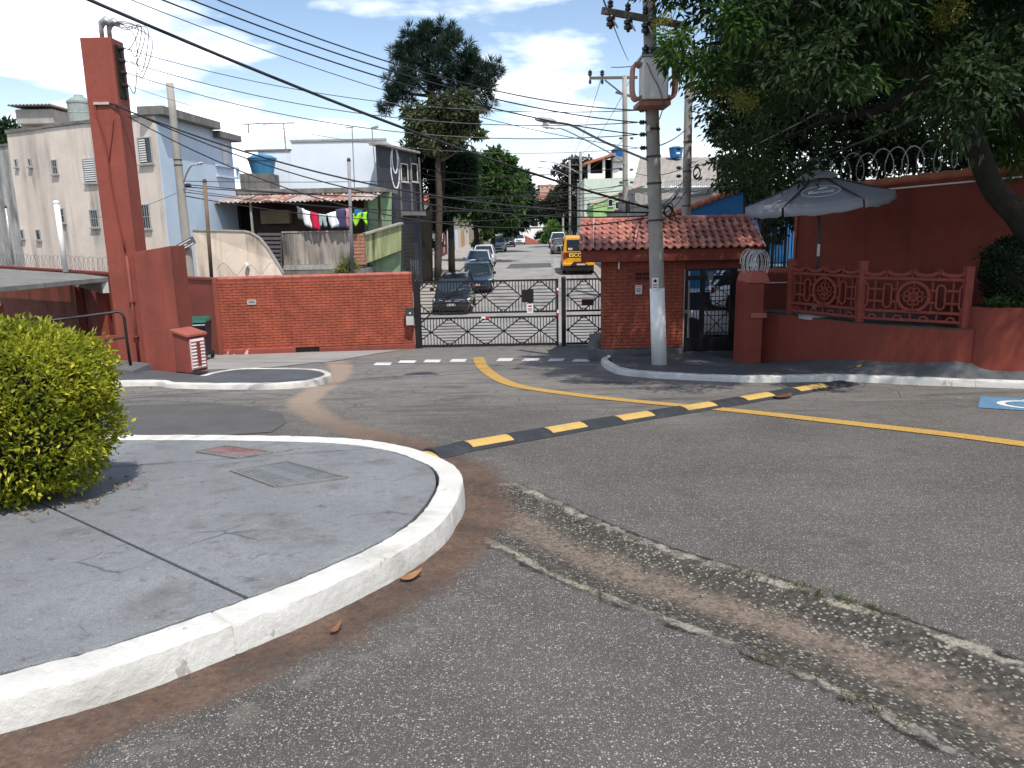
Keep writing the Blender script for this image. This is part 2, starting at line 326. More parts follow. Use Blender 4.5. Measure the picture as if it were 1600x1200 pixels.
# asphalt inside the gate: one fine mesh, carrying how far each point lies from the drain channel and from the silt line
def asphalt():
    s = Nodes('asphalt'); gA = s.attr('gA'); gB = s.attr('gB'); far = s.attr('far')
    pat = s.noise(.55, 5, .6); med = s.noise(4, 5, .65); fine = s.noise(160, 3, .7)
    base = s.mix(s.ramp(pat, .32, .68), (.066,.060,.055), (.120,.110,.101))
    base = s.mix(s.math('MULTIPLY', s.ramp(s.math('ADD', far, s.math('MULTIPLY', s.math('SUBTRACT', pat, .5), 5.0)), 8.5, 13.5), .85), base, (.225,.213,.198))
    base = s.mix(s.ramp(med, .3, .75, 0, .45), base, (.055,.051,.048))
    base = s.mix(s.ramp(fine, .35, .7, 0, .55), base, (.028,.026,.025))
    def stones(scale, thr, col, b, rad=.34):
        vv = s.n('ShaderNodeTexVoronoi'); vv.inputs['Scale'].default_value = scale; s.l(s.tc, vv.inputs['Vector'])
        sp = s.n('ShaderNodeSeparateColor'); s.l(vv.outputs['Color'], sp.inputs[0])
        k = s.math('MULTIPLY', s.math('GREATER_THAN', sp.outputs[0], thr), s.math('LESS_THAN', vv.outputs['Distance'], s.math('MULTIPLY_ADD', sp.outputs[1], .28, rad-.14)))
        return s.mix(s.math('MULTIPLY', k, s.ramp(sp.outputs[2], 0, 1, .3, 1)), b, col), k
    base, k1 = stones(165, .40, (.29,.27,.24), base); base, k2 = stones(92, .68, (.42,.39,.345), base)
    # cracks in the old surface towards the gate and a few hairlines near by
    warp = s.mix(.10, s.tc, s.noise(1.6, 4, .6, out='Color'), 'ADD')
    ck = s.vor(1.7, 'DISTANCE_TO_EDGE', warp); ckm = s.math('MULTIPLY', s.ramp(s.noise(.33, 2), .43, .52), s.ramp(far, 7.0, 10.0, .12, 1))
    crack = s.math('MULTIPLY', s.ramp(ck, .0, s.ramp(far, 6, 12, .012, .034), 1, 0), ckm)
    base = s.mix(s.math('MULTIPLY', crack, .85), base, (.016,.014,.013))
    base = s.mix(s.math('MULTIPLY', s.ramp(ck, .0, .07, 1, 0), s.math('MULTIPLY', ckm, .30)), base, (.20,.185,.17))
    sc_ = s.noise(1.0, 6, .7, s.map((.55, 2.6, 1)), dist=1.2); zone = s.math('MULTIPLY', s.ramp(far, 8.0, 10.5), s.ramp(far, 15.5, 18.5, 1, .35))
    base = s.mix(s.math('MULTIPLY', s.math('MULTIPLY', s.ramp(sc_, .50, .60), zone), .72), base, (.075,.070,.066)); base = s.mix(s.math('MULTIPLY', s.math('MULTIPLY', s.ramp(sc_, .36, .30), zone), .5), base, (.33,.315,.29))
    spot = s.math('MULTIPLY', s.ramp(s.noise(1.7, 4, .6), .62, .70), .45); base = s.mix(spot, base, (.045,.042,.040))
    n2 = s.noise(7, 5, .65); n3 = s.noise(26, 4, .7); n4 = s.noise(2.1, 4, .6)
    # drain channel: dark mossy exposed aggregate, silt down the middle, pale cement lips
    a = s.math('ABSOLUTE', s.math('ADD', gA, s.math('MULTIPLY', s.math('SUBTRACT', n2, .5), .16)))
    inside = s.ramp(a, .40, .43, 1, 0)
    gcol = s.mix(s.ramp(n3, .35, .65), (.022,.020,.018), (.078,.070,.058)); gcol, k3 = stones(48, .42, (.30,.28,.23), gcol, .36)
    silt = s.math('MULTIPLY', s.ramp(s.math('ABSOLUTE', s.math('ADD', gA, s.math('MULTIPLY', s.math('SUBTRACT', n4, .5), .26))), .03, .22, 1, 0), s.ramp(s.noise(13, 5, .7), .30, .58, .25, 1))
    gcol = s.mix(s.math('MULTIPLY', silt, s.ramp(n3, .25, .6, .5, 1)), gcol, s.mix(n3, (.115,.086,.066), (.235,.182,.145)))
    base = s.mix(inside, base, gcol)
    lip = s.math('MULTIPLY', s.math('MULTIPLY', s.ramp(a, .37, .40), s.ramp(a, .44, .47, 1, 0)), s.math('MULTIPLY', s.ramp(s.noise(3.3, 5, .7), .46, .56), s.ramp(s.noise(38, 4, .7), .36, .50)))
    base = s.mix(lip, base, s.mix(n3, (.17,.155,.12), (.36,.33,.27)))
    joint = s.math('MULTIPLY', s.ramp(a, .45, .465), s.ramp(a, .475, .50, 1, 0)); base = s.mix(s.math('MULTIPLY', joint, s.ramp(n2, .4, .55)), base, (.018,.017,.014))
    # silt washed along the foot of the kerb
    b = s.math('ADD', s.math('ADD', s.math('ABSOLUTE', gB), s.math('MULTIPLY', s.math('SUBTRACT', n4, .5), .34)), s.math('ADD', s.math('MULTIPLY', s.math('SUBTRACT', n2, .5), .30), s.math('MULTIPLY', s.math('SUBTRACT', n3, .5), .16)))
    dirt = s.math('MULTIPLY', s.ramp(b, .17, .31, 1, 0), s.ramp(n2, .25, .5, .6, 1))
    dcol = s.mix(s.ramp(n3, .3, .7), (.070,.042,.030), (.150,.098,.070)); dcol = s.mix(s.ramp(n4, .42, .66, 0, .75), dcol, (.042,.032,.027)); dcol = s.mix(s.ramp(s.noise(60, 3, .7), .6, .7, 0, .5), dcol, (.22,.19,.16))
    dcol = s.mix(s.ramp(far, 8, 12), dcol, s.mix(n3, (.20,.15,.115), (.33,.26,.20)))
    base = s.mix(dirt, base, dcol)
    edge = s.math('MULTIPLY', s.math('MULTIPLY', s.ramp(b, .36, .42), s.ramp(b, .50, .62, 1, 0)), s.ramp(n2, .50, .58)); base = s.mix(s.math('MULTIPLY', edge, .4), base, (.17,.155,.13))
    h = s.math('ADD', s.math('MULTIPLY', fine, .5), s.math('MULTIPLY', s.math('ADD', k1, k2), .35)); h = s.math('SUBTRACT', h, s.math('MULTIPLY', crack, 1.5))
    return s.fin(base, s.ramp(med, .3, .7, .78, .92), s.bump(h, .55, .006), 0, .25)
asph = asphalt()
xs = np.unique(np.round(np.concatenate([np.arange(-22,-4,.4), np.arange(-4,8,.08), np.arange(8,16,.4)]), 3))
ys = np.unique(np.round(np.concatenate([np.arange(-6,1.6,.3), np.arange(1.6,10,.08), np.arange(10,22.1,.2)]), 3))
g2p = [(p.x, p.y) for p in G2]; dp = [(p.x, p.y) for p in DIRT]
def road_z(x, y):
    P = np.stack([x, y], 1); a, _ = poly_sd(P, g2p); b, _ = poly_sd(P, dp)
    und = .008*np.sin(x*1.3+y*.7)+.006*np.sin(x*.6-y*1.9)
    return HZ(y) - .055*np.clip(1-(a/.43)**2, 0, 1) + .008*np.exp(-((np.abs(a)-.43)/.05)**2) - .02*np.clip(1-(b/.35)**2, 0, 1) + und*np.clip((np.abs(a)-.4), 0, 1)*.6
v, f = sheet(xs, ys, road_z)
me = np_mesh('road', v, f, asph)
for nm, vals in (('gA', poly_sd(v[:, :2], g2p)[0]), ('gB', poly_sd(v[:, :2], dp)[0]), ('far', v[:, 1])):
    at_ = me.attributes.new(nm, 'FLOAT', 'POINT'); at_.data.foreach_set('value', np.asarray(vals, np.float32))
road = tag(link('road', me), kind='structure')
def rz(x, y): return float(road_z(np.array([x]), np.array([y]))[0])
# street beyond the gate
street_m = mat('worn street asphalt', (.255,.247,.235), .88, .16, .5, .4, 90, (.07,.065,.06), .45, (.8,.25,1), .50, .66)
SX = lambda y: .018*(y-33)                     # the street drifts a little to the right
ys2 = np.arange(21.9, 126, .8)
def ribbon(name, ys, xl, xr, dz, m, n=8, kind='structure', parent=None):
    v = []; fs = []
    for y in ys:
        a, b = xl(y), xr(y)
        for k in range(n+1): v.append((a+(b-a)*k/n, y, hz(y)+dz))
    for j in range(len(ys)-1):
        for k in range(n): i = j*(n+1)+k; fs.append((i, i+1, i+n+2, i+n+1))
    me = bpy.data.meshes.new(name); me.from_pydata(v, [], fs); me.polygons.foreach_set('use_smooth', [True]*len(fs))
    return tag(link(name, me, m, parent), kind=kind)
ribbon('street', ys2, lambda y: -3.95+SX(y) if y > 24 else -8.5, lambda y: 5.35+SX(y) if y > 30 else 14, .004, street_m)
patch_m = mat('dark asphalt patch', (.085,.083,.082), .9, .15, 1.5, .4, 80)
def flat(name, pts, dz, m, kind='structure', parent=None, sub=0):
    """paint or patch laid on the sloping ground: polygon subdivided so it follows the fall"""
    bm = bmesh.new(); bm.faces.new([bm.verts.new((p[0], p[1], 0)) for p in pts])
    if sub:
        bmesh.ops.triangulate(bm, faces=bm.faces[:]); bmesh.ops.subdivide_edges(bm, edges=bm.edges[:], cuts=sub, use_grid_fill=True)
    for q in bm.verts: q.co.z = (rz(q.co.x, q.co.y) if q.co.y < 22 else hz(q.co.y)) + dz
    bmesh.ops.recalc_face_normals(bm, faces=bm.faces)
    me = bpy.data.meshes.new(name); bm.to_mesh(me); bm.free()
    if me.polygons[0].normal.z < 0: me.flip_normals()
    o = link(name, me, m, parent)
    if kind: o['kind'] = kind
    return o
flat('asphalt_patch', V2([(60,640),(200,634),(330,630),(440,645),(448,660),(425,676),(330,683),(60,684)]), .008, patch_m, sub=4)
flat('asphalt_patch', [(-.3,55),(3.0,55.4),(3.2,60.5),(.1,60)], .009, patch_m, sub=3)
flat('asphalt_patch', [(-1.6,44.2),(2.6,44.5),(2.7,46.2),(-1.5,46)], .009, street_m, sub=3)
# street footways with kerb
walk_m = mat('street footway concrete', (.30,.275,.245), .88, .15, .8, .3, 50, (.10,.09,.08), .5, (1,1,1))
for nm, a, b in (('street_footway', lambda y: -6.9+SX(y), lambda y: -3.9+SX(y)), ('street_footway', lambda y: 5.3+SX(y), lambda y: 6.9+SX(y))):
    ribbon(nm, np.arange(26 if a(33) < 0 else 30, 120, 1.0), a, b, .13, walk_m)
    ribbon('street_kerb', np.arange(26 if a(33) < 0 else 30, 120, 1.0), (lambda y, b=b: b(y)) if a(33) < 0 else (lambda y, a=a: a(y)-.16), (lambda y, b=b: b(y)+.16) if a(33) < 0 else (lambda y, a=a: a(y)), .12, conc, n=2)
# ---------------------------------------------------------------- kerbs and raised islands
def kerb(name, inner, width, h, m, closed=False, side=1, jit=.004, zb=None, foot=-.08, seg=9):
    P0_ = spline(inner, seg, closed); P = []; grv = []; acc = 0.0; nxt = .7
    for i_, p_ in enumerate(P0_):
        P.append(p_); grv.append(0)
        if i_+1 < len(P0_):
            e_ = P0_[i_+1]-p_; l_ = e_.length
            while acc+l_ > nxt and l_ > .05:
                f_ = min(max((nxt-acc)/l_, .2), .8)
                for d_, g_ in ((-.007,0),(0,1),(.007,0)): P.append(p_+e_*(f_+d_/l_)); grv.append(g_)
                nxt += .8+.4*random.random()
            acc += l_
    n = len(P); v = []; fs = []
    prof = [(0, foot), (0, h-.006), (.012, h), (width-.016, h+.001), (width-.004, h-.010), (width, h-.03), (width+.006, h*.5), (width+.012, foot)]
    K = len(prof)
    for i, p in enumerate(P):
        t = (P[(i+1) % n]-P[i-1]) if closed or 0 < i < n-1 else (P[min(i+1, n-1)]-P[max(i-1, 0)])
        t.z = 0; t.normalize(); nn = Vector((t.y, -t.x, 0))*side
        z0 = p.z if zb is None else zb(p)
        for (o, q) in prof:
            if grv[i]: o, q = (o-.007 if o > width*.5 else o), (q-.006 if q > 0 else q)
            j = (random.uniform(-jit, jit), random.uniform(-jit, jit)); v.append((p.x+nn.x*(o+j[0]), p.y+nn.y*(o+j[0]), z0+q+j[1]))
    for i in range(n if closed else n-1):
        for k in range(K-1): a = i*K+k; b = ((i+1) % n)*K+k; fs.append((a, b, b+1, a+1))
    mb = MB(); mb.add(v, fs)
    if not closed: mb.f += [tuple(range(K)), tuple(range((n-1)*K, n*K))]
    o = mb.build(name, m, None, smooth=True, kind='structure'); es = o.modifiers.new('es', 'EDGE_SPLIT'); es.split_angle = R(28); return o
def base(p): return hz(p.y)
isl = [(-2.75,2.45),(-2.147,2.886),(-1.793,3.156),(-1.358,3.646),(-1.073,4.049),(-.817,4.522),(-.655,5.062),(-.606,5.827),(-.664,6.325),(-.851,6.742),(-1.267,7.284),(-1.945,7.697),(-3.281,7.966),(-4.66,8.1),(-7.5,8.3)]
isl3 = [Vector((x, y, hz(y))) for x, y in isl]
kerb('island_kerb', isl3, .195, .15, kerb_w, side=1, jit=.0035, seg=11)
def blue_conc():
    s = Nodes('blue grey island concrete'); n1 = s.noise(.9, 5, .6); n2 = s.noise(11, 5, .7); n3 = s.noise(120, 4, .7)
    c = s.mix(s.ramp(n1, .3, .7), (.160,.169,.180), (.235,.243,.252)); c = s.mix(s.ramp(n2, .46, .72, 0, .45), c, (.115,.120,.127)); c = s.mix(s.ramp(s.noise(45, 4, .7), .5, .68, 0, .5), c, (.10,.103,.108)); c = s.mix(s.ramp(n3, .50, .66, 0, .7), c, (.07,.072,.075))
    c = s.mix(s.ramp(s.noise(2.3, 5, .65), .52, .70, 0, .7), c, (.095,.088,.082)); c = s.mix(s.ramp(s.noise(5.5, 6, .7), .60, .66, 0, .55), c, (.07,.068,.066)); c = s.mix(s.ramp(s.noise(34, 3, .5), .66, .74, 0, .6), c, (.33,.34,.345))
    warp = s.mix(.2, s.tc, s.noise(1.2, 4, .6, out='Color'), 'ADD'); ck = s.math('MULTIPLY', s.ramp(s.vor(.8, 'DISTANCE_TO_EDGE', warp), 0, .008, 1, 0), s.ramp(s.noise(.8, 2), .585, .62))
    c = s.mix(s.math('MULTIPLY', ck, .6), c, (.03,.03,.03))
    return s.fin(c, .82, s.bump(s.math('SUBTRACT', s.math('ADD', n3, s.math('MULTIPLY', n2, .6)), s.math('MULTIPLY', ck, 2.0)), .5, .006), 0, .25)
bconc = blue_conc()
island = tag(bpy.data.objects.new('pavement', None), kind='structure'); COL.objects.link(island)
def slab_poly(outline, h, name, m, parent, cuts, thick=.10, gap=.02):
    """cut the outline by lines; every resulting slab is a piece of its own with an open joint"""
    polys = [[(p[0], p[1]) for p in outline]]
    for (a, b) in cuts:
        a = Vector(a[:2]); d = (Vector(b[:2])-a).normalized(); nrm = Vector((-d.y, d.x)); new = []
        for P in polys:
            for sgn in (1, -1):
                Q = []; m_ = len(P)
                for i in range(m_):
                    p, q = Vector(P[i]), Vector(P[(i+1) % m_]); dp_ = sgn*(p-a).dot(nrm)-gap/2; dq = sgn*(q-a).dot(nrm)-gap/2
                    if dp_ >= 0: Q.append(tuple(p))
                    if dp_*dq < 0: Q.append(tuple(p+(q-p)*(dp_/(dp_-dq))))
                if len(Q) >= 3: new.append(Q)
        polys = new
    for P in polys:
        MB().prism([(x, y, hz(y)+h+random.uniform(-.003, .003)) for x, y in P], (0, 0, -thick)).build(name, m, parent, bevel=.006)
ins = []
P_ = spline(isl3, 5)
for i, p in enumerate(P_):
    t = P_[min(i+1, len(P_)-1)]-P_[max(i-1, 0)]; t.normalize(); g_ = .014+.014*abs(math.sin(i*.37)); ins.append((p.x-t.y*g_+random.uniform(-.006,.006), p.y+t.x*g_+random.uniform(-.006,.006)))
ins += [(-9, 8.3), (-9, 2.0), (-3.5, 2.0)]
q = lambda a, b: gp(a, b, .15)
slab_poly(ins, .147, 'paving_slab', bconc, island, [(q(75,790), q(392,936)), (q(171,729), q(453,709)), (q(453,712), q(666,769))][:2])
# covers let into the island
cov_m = mat('cast cover concrete', (.155,.165,.175), .8, .2, 8, .5, 90, DK, .4, (6,6,6)); cov_r = mat('faded red cover', (.22,.10,.10), .85, .35, 6, .5, 60, (.19,.19,.2), .8, (4,4,4), .4, .6)
def cover(corners, m, label, ribs=14):
    C = [q(*c) for c in corners]; c0 = sum(C, Vector())/4
    t = thing('access_cover', label, 'cover', c0)
    up = Vector((0, .08, 1)).normalized()
    def quad(k0, k1, dz, nm, mm, th):
        pts = [c0+(p-c0)*k1+up*dz for p in C]; MB().prism(pts, -up*th).build(nm, mm, t, bevel=.004)
    fr = MB()
    for i in range(4): fr.bar(C[i]+up*.004, C[(i+1) % 4]+up*.004, .035, .014, up)
    fr.build('frame', conc_dark, t); quad(0, .95, .003, 'lid', m, .02)
    for i in range(1, ribs):
        f_ = i/ribs
        if .4 < f_ < .6 and ribs > 10: continue
        a = C[0].lerp(C[3], f_); b = C[1].lerp(C[2], f_); MB().bar(a.lerp(b, .07)+up*.004, a.lerp(b, .93)+up*.004, .012, .006, up).build('rib', m, t)
    return t
cover([(362,736),(432,761),(542,747),(450,722)], cov_m, 'rectangular ribbed grey access cover in the near kerbed island')
cover([(308,706),(372,716),(425,707),(352,697)], cov_r, 'faded red access cover near the far edge of the island', 6)
# second island with the pillar
i2 = [(-14,12.9),(185,594),(280,597),(353,598),(423,597.5),(475,594),(506,586),(500,580.5),(480,577.5),(434,576.5),(375,577),(340,582),(322,587)]
i2p = [Vector((-14, 13.6, hz(13.6)))]+[gp(a, b, .11) for a, b in i2[1:]]
for p in i2p: p.z = hz(p.y)
kerb2_m = mat('grubby white kerb', (.60,.585,.54), .85, .14, 3, .5, 30, (.20,.185,.165), .75, (1.6,1.6,4), .42, .6)
kerb('island_kerb', i2p, .13, .11, kerb2_m, side=-1 if False else 1, jit=.003, foot=-.1)
out2 = [(p.x, p.y) for p in spline(i2p, 5)]+[(-8.2, 16.6), (-9.6, 17.6), (-14, 18.2)]
pav2 = tag(bpy.data.objects.new('pavement', None), kind='structure'); COL.objects.link(pav2)
MB().prism([(x, y, hz(y)+.108) for x, y in out2], (0,0,-.25)).build('paving_slab', grey_paint, pav2)
# concrete apron at the foot of the brick wall
flat('apron', [(-9,16.7),(-6.6,17.0),(-5.4,17.4),(-4.2,18.9),(-3.6,20.6),(-3.0,21.6),(-8.6,20.9),(-9.4,19)], .012, mat('pale apron concrete', (.26,.25,.235), .88, .15, 1, .3, 60, (.09,.085,.08), .5, (1.2,1.2,1)), sub=3)
# right-hand footway: kerb, rising to the foot of the ramp wall
rk_px = [(966,571),(985,576),(1027,580),(1105,584),(1184,586),(1318,584),(1452,589),(1600,594)]
rk = [gp(a, b, .12) for a, b in rk_px]; rk.append(rk[-1]+(rk[-1]-rk[-2])*1.5)
tip = [Vector((2.35,17.4,0)), Vector((2.12,16.6,0))]
rkp = tip+rk
for p in rkp: p.z = hz(p.y)
kerb('footway_kerb', rkp, .15, .12, kerb_w, side=1, jit=.003, foot=-.1)
WB = [Vector((4.45,17.7,-1.28)), Vector((4.72,14.75,-1.06)), Vector((5.15,14.85,-1.03)), Vector((6.12,13.3,-.73)), Vector((7.5,12.3,-.515)), Vector((8.7,12.2,-.50)), Vector((11,11.0,-.35))]
inn = [Vector((p.x, p.y, hz(p.y)+.118)) for p in spline(rkp, 4)]
def resample(P, n):
    d = [0]
    for a, b in zip(P[:-1], P[1:]): d.append(d[-1]+(b-a).length)
    o = []
    for k in range(n):
        t = d[-1]*k/(n-1); i = max(0, min(len(P)-2, np.searchsorted(d, t)-1)); o.append(P[i].lerp(P[i+1], (t-d[i])/max(1e-6, d[i+1]-d[i])))
    return o
a_ = resample(inn[6:], 40); b_ = resample([Vector((2.3,17.75,-1.29)), Vector((4.3,17.75,-1.28))]+WB[1:], 40)
mb = MB(); vs = []
for k in range(40):
    for j in range(5): vs.append(a_[k].lerp(b_[k]+Vector((.02,.12,0)), j/4))
mb.add(vs, [(k*5+j, (k+1)*5+j, (k+1)*5+j+1, k*5+j+1) for k in range(39) for j in range(4)])
mb.build('footway', grey_paint, None, smooth=True, kind='structure')
flat('footway_tip', [(2.05,17.9),(2.2,16.2),(2.55,15.8),(3.2,16.5),(4.8,18.2),(3.5,18.6)], .10, grey_paint, sub=1)
# ---------------------------------------------------------------- painted markings
def paint(name, col, wear, lo=.56):
    s = Nodes(name); n = s.noise(45, 4, .7); n2 = s.noise(5, 4, .6)
    k = s.math('MULTIPLY', s.ramp(n, lo, lo+.12), s.ramp(n2, .3, .65, wear*.55, wear))
    return s.fin(s.mix(k, s.mix(n2, mul(col, .82), mul(col, 1.08)), (.075,.07,.066)), .75, s.bump(s.noise(150, 3), .5, .005))
yel_p = paint('yellow road paint', (.48,.285,.06), .95, .50); whi_p = paint('white road paint', (.62,.61,.58), .7); blu_p = paint('blue road paint', (.10,.245,.41), .9, .46)
def strip(name, cl, w_, dz, m, kind=None):
    P = resample(spline(cl, 8), 60); v = []; fs = []
    for i, p in enumerate(P):
        t = P[min(i+1, 59)]-P[max(i-1, 0)]; t.z = 0; t.normalize(); nn = Vector((t.y, -t.x, 0))
        for sgn in (-1, -.33, .33, 1): x, y = p.x+nn.x*w_/2*sgn, p.y+nn.y*w_/2*sgn; v.append((x, y, rz(x, y)+dz))
    fs = [(i*4+k, (i+1)*4+k, (i+1)*4+k+1, i*4+k+1) for i in range(59) for k in range(3)]
    o = MB().add(v, fs).build(name, m, None, kind=kind or 'structure'); return o
strip('yellow_line', V2([(747,559),(755,574),(774,589),(805,602.5),(850,611),(920,619.5),(1000,627.5),(1150,642),(1300,658),(1450,675),(1600,695),(1760,718),(2300,800)]), .27, .009, yel_p)
for (x0, x1, ya) in [(583,609,569.5),(621,647,566),(661,686,564.5),(702,726,563.5),(775,799,562.5),(815,840,562.5),(855,879,563),(893,920,564)]:
    a, b = gp(x0, ya+2), gp(x1, ya+2); c, d = gp(x1+4, ya-2.2), gp(x0+5, ya-2.2)
    flat('stop_line_dash', [a, b, c, d], .009, whi_p)
iw = gp(1632, 634); ang = R(-33)
def loc2(x, y): return (iw.x+x*math.cos(ang)-y*math.sin(ang), iw.y+x*math.sin(ang)+y*math.cos(ang))
flat('parking_symbol_field', [loc2(*p) for p in ((-.75,-.6),(.75,-.6),(.75,.6),(-.75,.6))], .009, blu_p, sub=2)
def ringpts(cx, cy, r0, r1, a0, a1, n=18):
    return [loc2(cx+r1*math.cos(R(a0+(a1-a0)*k/n)), cy+r1*math.sin(R(a0+(a1-a0)*k/n))) for k in range(n+1)]+[loc2(cx+r0*math.cos(R(a1-(a1-a0)*k/n)), cy+r0*math.sin(R(a1-(a1-a0)*k/n))) for k in range(n+1)]
flat('wheelchair_symbol', ringpts(-.15,-.05,.30,.40,100,380), .015, whi_p)
flat('wheelchair_symbol', [loc2(*p) for p in ((-.22,.0),(-.12,-.02),(-.08,.25),(-.18,.27))]+[], .0155, whi_p)
flat('wheelchair_symbol', ringpts(-.17,.40,.0,.075,0,355), .0152, whi_p)
# round manhole in the road
c = gp(657, 586.5); t = thing('manhole_cover', 'dark round iron manhole cover in the asphalt before the gate', 'manhole', c)
MB().lathe(c+Vector((0,0,.004)), [(.30,-.03),(.30,.006),(.285,.008),(.28,.004)], 28).build('lid', dark_metal, t); MB().lathe(c+Vector((0,0,.002)), [(.37,-.03),(.37,.004),(.305,.004),(.305,-.02)], 28).build('frame', patch_m, t)
# ================================================================ INSIDE THE GATE: WALLS, GATE, GATEHOUSE, RAMP
def frame(A, B, z=0.0):
    A = Vector((A[0], A[1], 0)); B = Vector((B[0], B[1], 0)); u = (B-A).normalized(); n = Vector((u.y, -u.x, 0))     # n points to the right of A>B: towards the camera when A is left of B
    return Matrix(((u.x, n.x, 0, A.x), (u.y, n.y, 0, A.y), (0, 0, 1, z), (0, 0, 0, 1))), (B-A).length
def xf(mb, M): mb.v = [tuple(M @ Vector(p)) for p in mb.v]; return mb
def lbox(M, *a): return xf(MB().box(*a), M)
# local box order: u0,u1 (along), n0,n1 (towards camera positive), z0,z1
def courses(M, L_, z0, z1, n0, skip=None, bl=.235, bh=.062, j=.014, dep=.022):
    mb = MB(); r = 0; z = z0
    while z+bh <= z1+.001:
        u = -(bl+j)*.5*(r % 2)
        while u < L_:
            a, b = max(u, 0), min(u+bl, L_)
            if b-a > .03 and not (skip and skip(a, b, z, z+bh)):
                d = dep+random.uniform(-.004, .003); mb.box(a, b, n0, n0+d, z+random.uniform(0,.002), z+bh)
            u += bl+j
        z += bh+j; r += 1
    return xf(mb, M)
# ---- brick boundary wall left of the gate
A, B = (-8.0, 21.15), (-2.78, 22.0); M, LW = frame(A, B)
zt = at(500,432,21.55).z; zb_ = -1.55
t = thing('brick_wall', 'red painted brick boundary wall with tile coping, left of the vehicle gate', 'wall', (A[0], A[1], -1.8))
lbox(M, 0, LW, -.2, 0, -1.85, zt).build('wall_core', red, t)
courses(M, LW, zb_, zt-.02, 0.0).build('brick_courses', red_brick, t, kind='stuff')
lbox(M, .0, 1.95, .0, .14, -1.9, zb_+.02).build('plinth', red_chip, t, bevel=.01, label='peeling red plinth with bare plaster patches')
lbox(M, 2.6, LW, .0, .12, -1.9, zb_-.02).build('plinth', red, t, bevel=.01)
lbox(M, 1.95, 2.6, -.02, .004, -1.9, zb_-.01).build('drain_opening', void_m, t)
k = 0; u = 0
while u < LW-.1:
    mb = MB(); mb.lathe((0,0,0), [(.105,0),(.112,.02),(.098,.25),(.10,.27)], 12, 'x'); tb = [(a+u, b-.1, c*.62+zt-.005) for a, b, c in mb.v]; mb.v = tb
    xf(mb, M).build('coping_tile', tile_m if k % 3 else red_light, t, smooth=True); u += .25; k += 1
c = M @ Vector((.85, .03, zt-.62)); p_ = thing('wall_plate', 'small grey notice plate fixed high on the brick wall', 'plate', c)
lbox(M, .74, .98, .022, .035, zt-.72, zt-.58).build('plate', mat('grey plate', (.36,.35,.33), .5), p_); lbox(M, .78, .94, .035, .037, zt-.675, zt-.655).build('print', ink, p_); lbox(M, .79, .92, .035, .037, zt-.635, zt-.62).build('print', ink, p_)
# corner post and plain wall running back to the left
t = thing('plain_wall', 'plain red painted wall running back behind the carport', 'wall', (-8, 21.15, -1.8))
for (a, b) in [((-10.1,22.75), (-8.0,21.15)), ((-27,37.7), (-10.1,22.75))]:
    M2, L2 = frame(a, b); lbox(M2, 0, L2-.01, -.2, 0, -2.4, zt-.03).build('wall_panel', red, t); lbox(M2, 0, L2-.01, -.24, .04, zt-.03, zt+.03).build('coping', red_deep, t)
lbox(M, -.12, .0, -.2, .06, -1.85, zt+.02).build('corner_post', red, t)
# ---- vehicle gate
def gate_pattern(parent, x0, x1, z0, z1, y, period, phase, m, th=.028):
    """one tier: diamonds of crossing diagonals, flat bars inside the diamonds, upright bars in the triangles"""
    zc = (z0+z1)/2; hh = (z1-z0)/2; hp = period/2
    def dist(x):          # 0 at a side node, 1 at the tip column of a diamond
        tt = ((x-phase) % period)/period; return 1-abs(2*tt-1)
    def edge_x(zf):       # |height from middle| = hh*(dist) on the diagonals
        return zf
    xs_ = []; x = phase-period*12
    while x < x1+period:
        for (xa, za, xb, zb) in ((x, zc, x+hp, z1), (x+hp, z1, x+period, zc), (x, zc, x+hp, z0), (x+hp, z0, x+period, zc)):
            a, b = xa, xb
            if b <= x0 or a >= x1: continue
            t0 = max(0, (x0-a)/(b-a)); t1 = min(1, (x1-a)/(b-a))
            MB().bar((a+(b-a)*t0, y-.006, za+(zb-za)*t0), (a+(b-a)*t1, y-.006, za+(zb-za)*t1), .032, .03, (0,1,0)).build('diagonal_bar', m, parent)
        x += period
    x = x0+.045
    while x < x1-.03:
        d = dist(x)*hh
        for s_ in (1, -1):
            if hh-d > .05: MB().bar((x, y, zc+s_*d), (x, y, zc+s_*hh), th*.8, th*.6, (0,1,0)).build('upright_bar', m, parent)
        x += .088
    x = phase-period*12
    while x < x1+period:
        for kz in range(-4, 5):
            zf = kz*hh/4.7; wdt = hp*(1-abs(zf)/hh); a, b = max(x0, x+hp-wdt), min(x1, x+hp+wdt)
            if b-a > .04: MB().bar((a, y+.004, zc+zf), (b, y+.004, zc+zf), th*.6, th*.8).build('cross_bar', m, parent)
        x += period
GY = 22.0
gx = lambda px: at(px, 490, GY).x
z_t, z_m1, z_m0, z_b = at(765,439,GY).z, at(765,488,GY).z, at(765,496,GY).z, at(765,539,GY).z
t = thing('vehicle_gate', 'wide black iron vehicle gate with diamond bars, across the street entrance', 'gate', (gx(765), GY, z_b-.05))
x0, x1 = gx(655), gx(872); per = gx(815)-gx(758); ph = gx(758)
gate_pattern(t, x0, x1, z_m1, z_t, GY, per, ph, black_iron); gate_pattern(t, x0, x1, z_b, z_m0, GY, per, ph+per/2, black_iron)
for z_, h_ in ((z_t,.05), (z_m1,.05), (z_m0,.05), (z_b,.07)): box('rail', black_iron, t, x0, x1, GY-.03, GY+.03, z_-h_/2, z_+h_/2)
for xx, w_ in ((x0+.02,.06), (x1-.02,.06)): box('stile', black_iron, t, xx-w_/2, xx+w_/2, GY-.031, GY+.031, z_b-.06, z_t+.03)
for zz, cm in ((at(0,466,GY).z, white_p), (at(0,470,GY).z, red_tape), (at(0,500,GY).z, white_p), (at(0,505,GY).z, red_tape)):
    box('reflective_tape', cm, t, x1-.035, x1+.02, GY-.04, GY-.034, zz-.11, zz-.01)
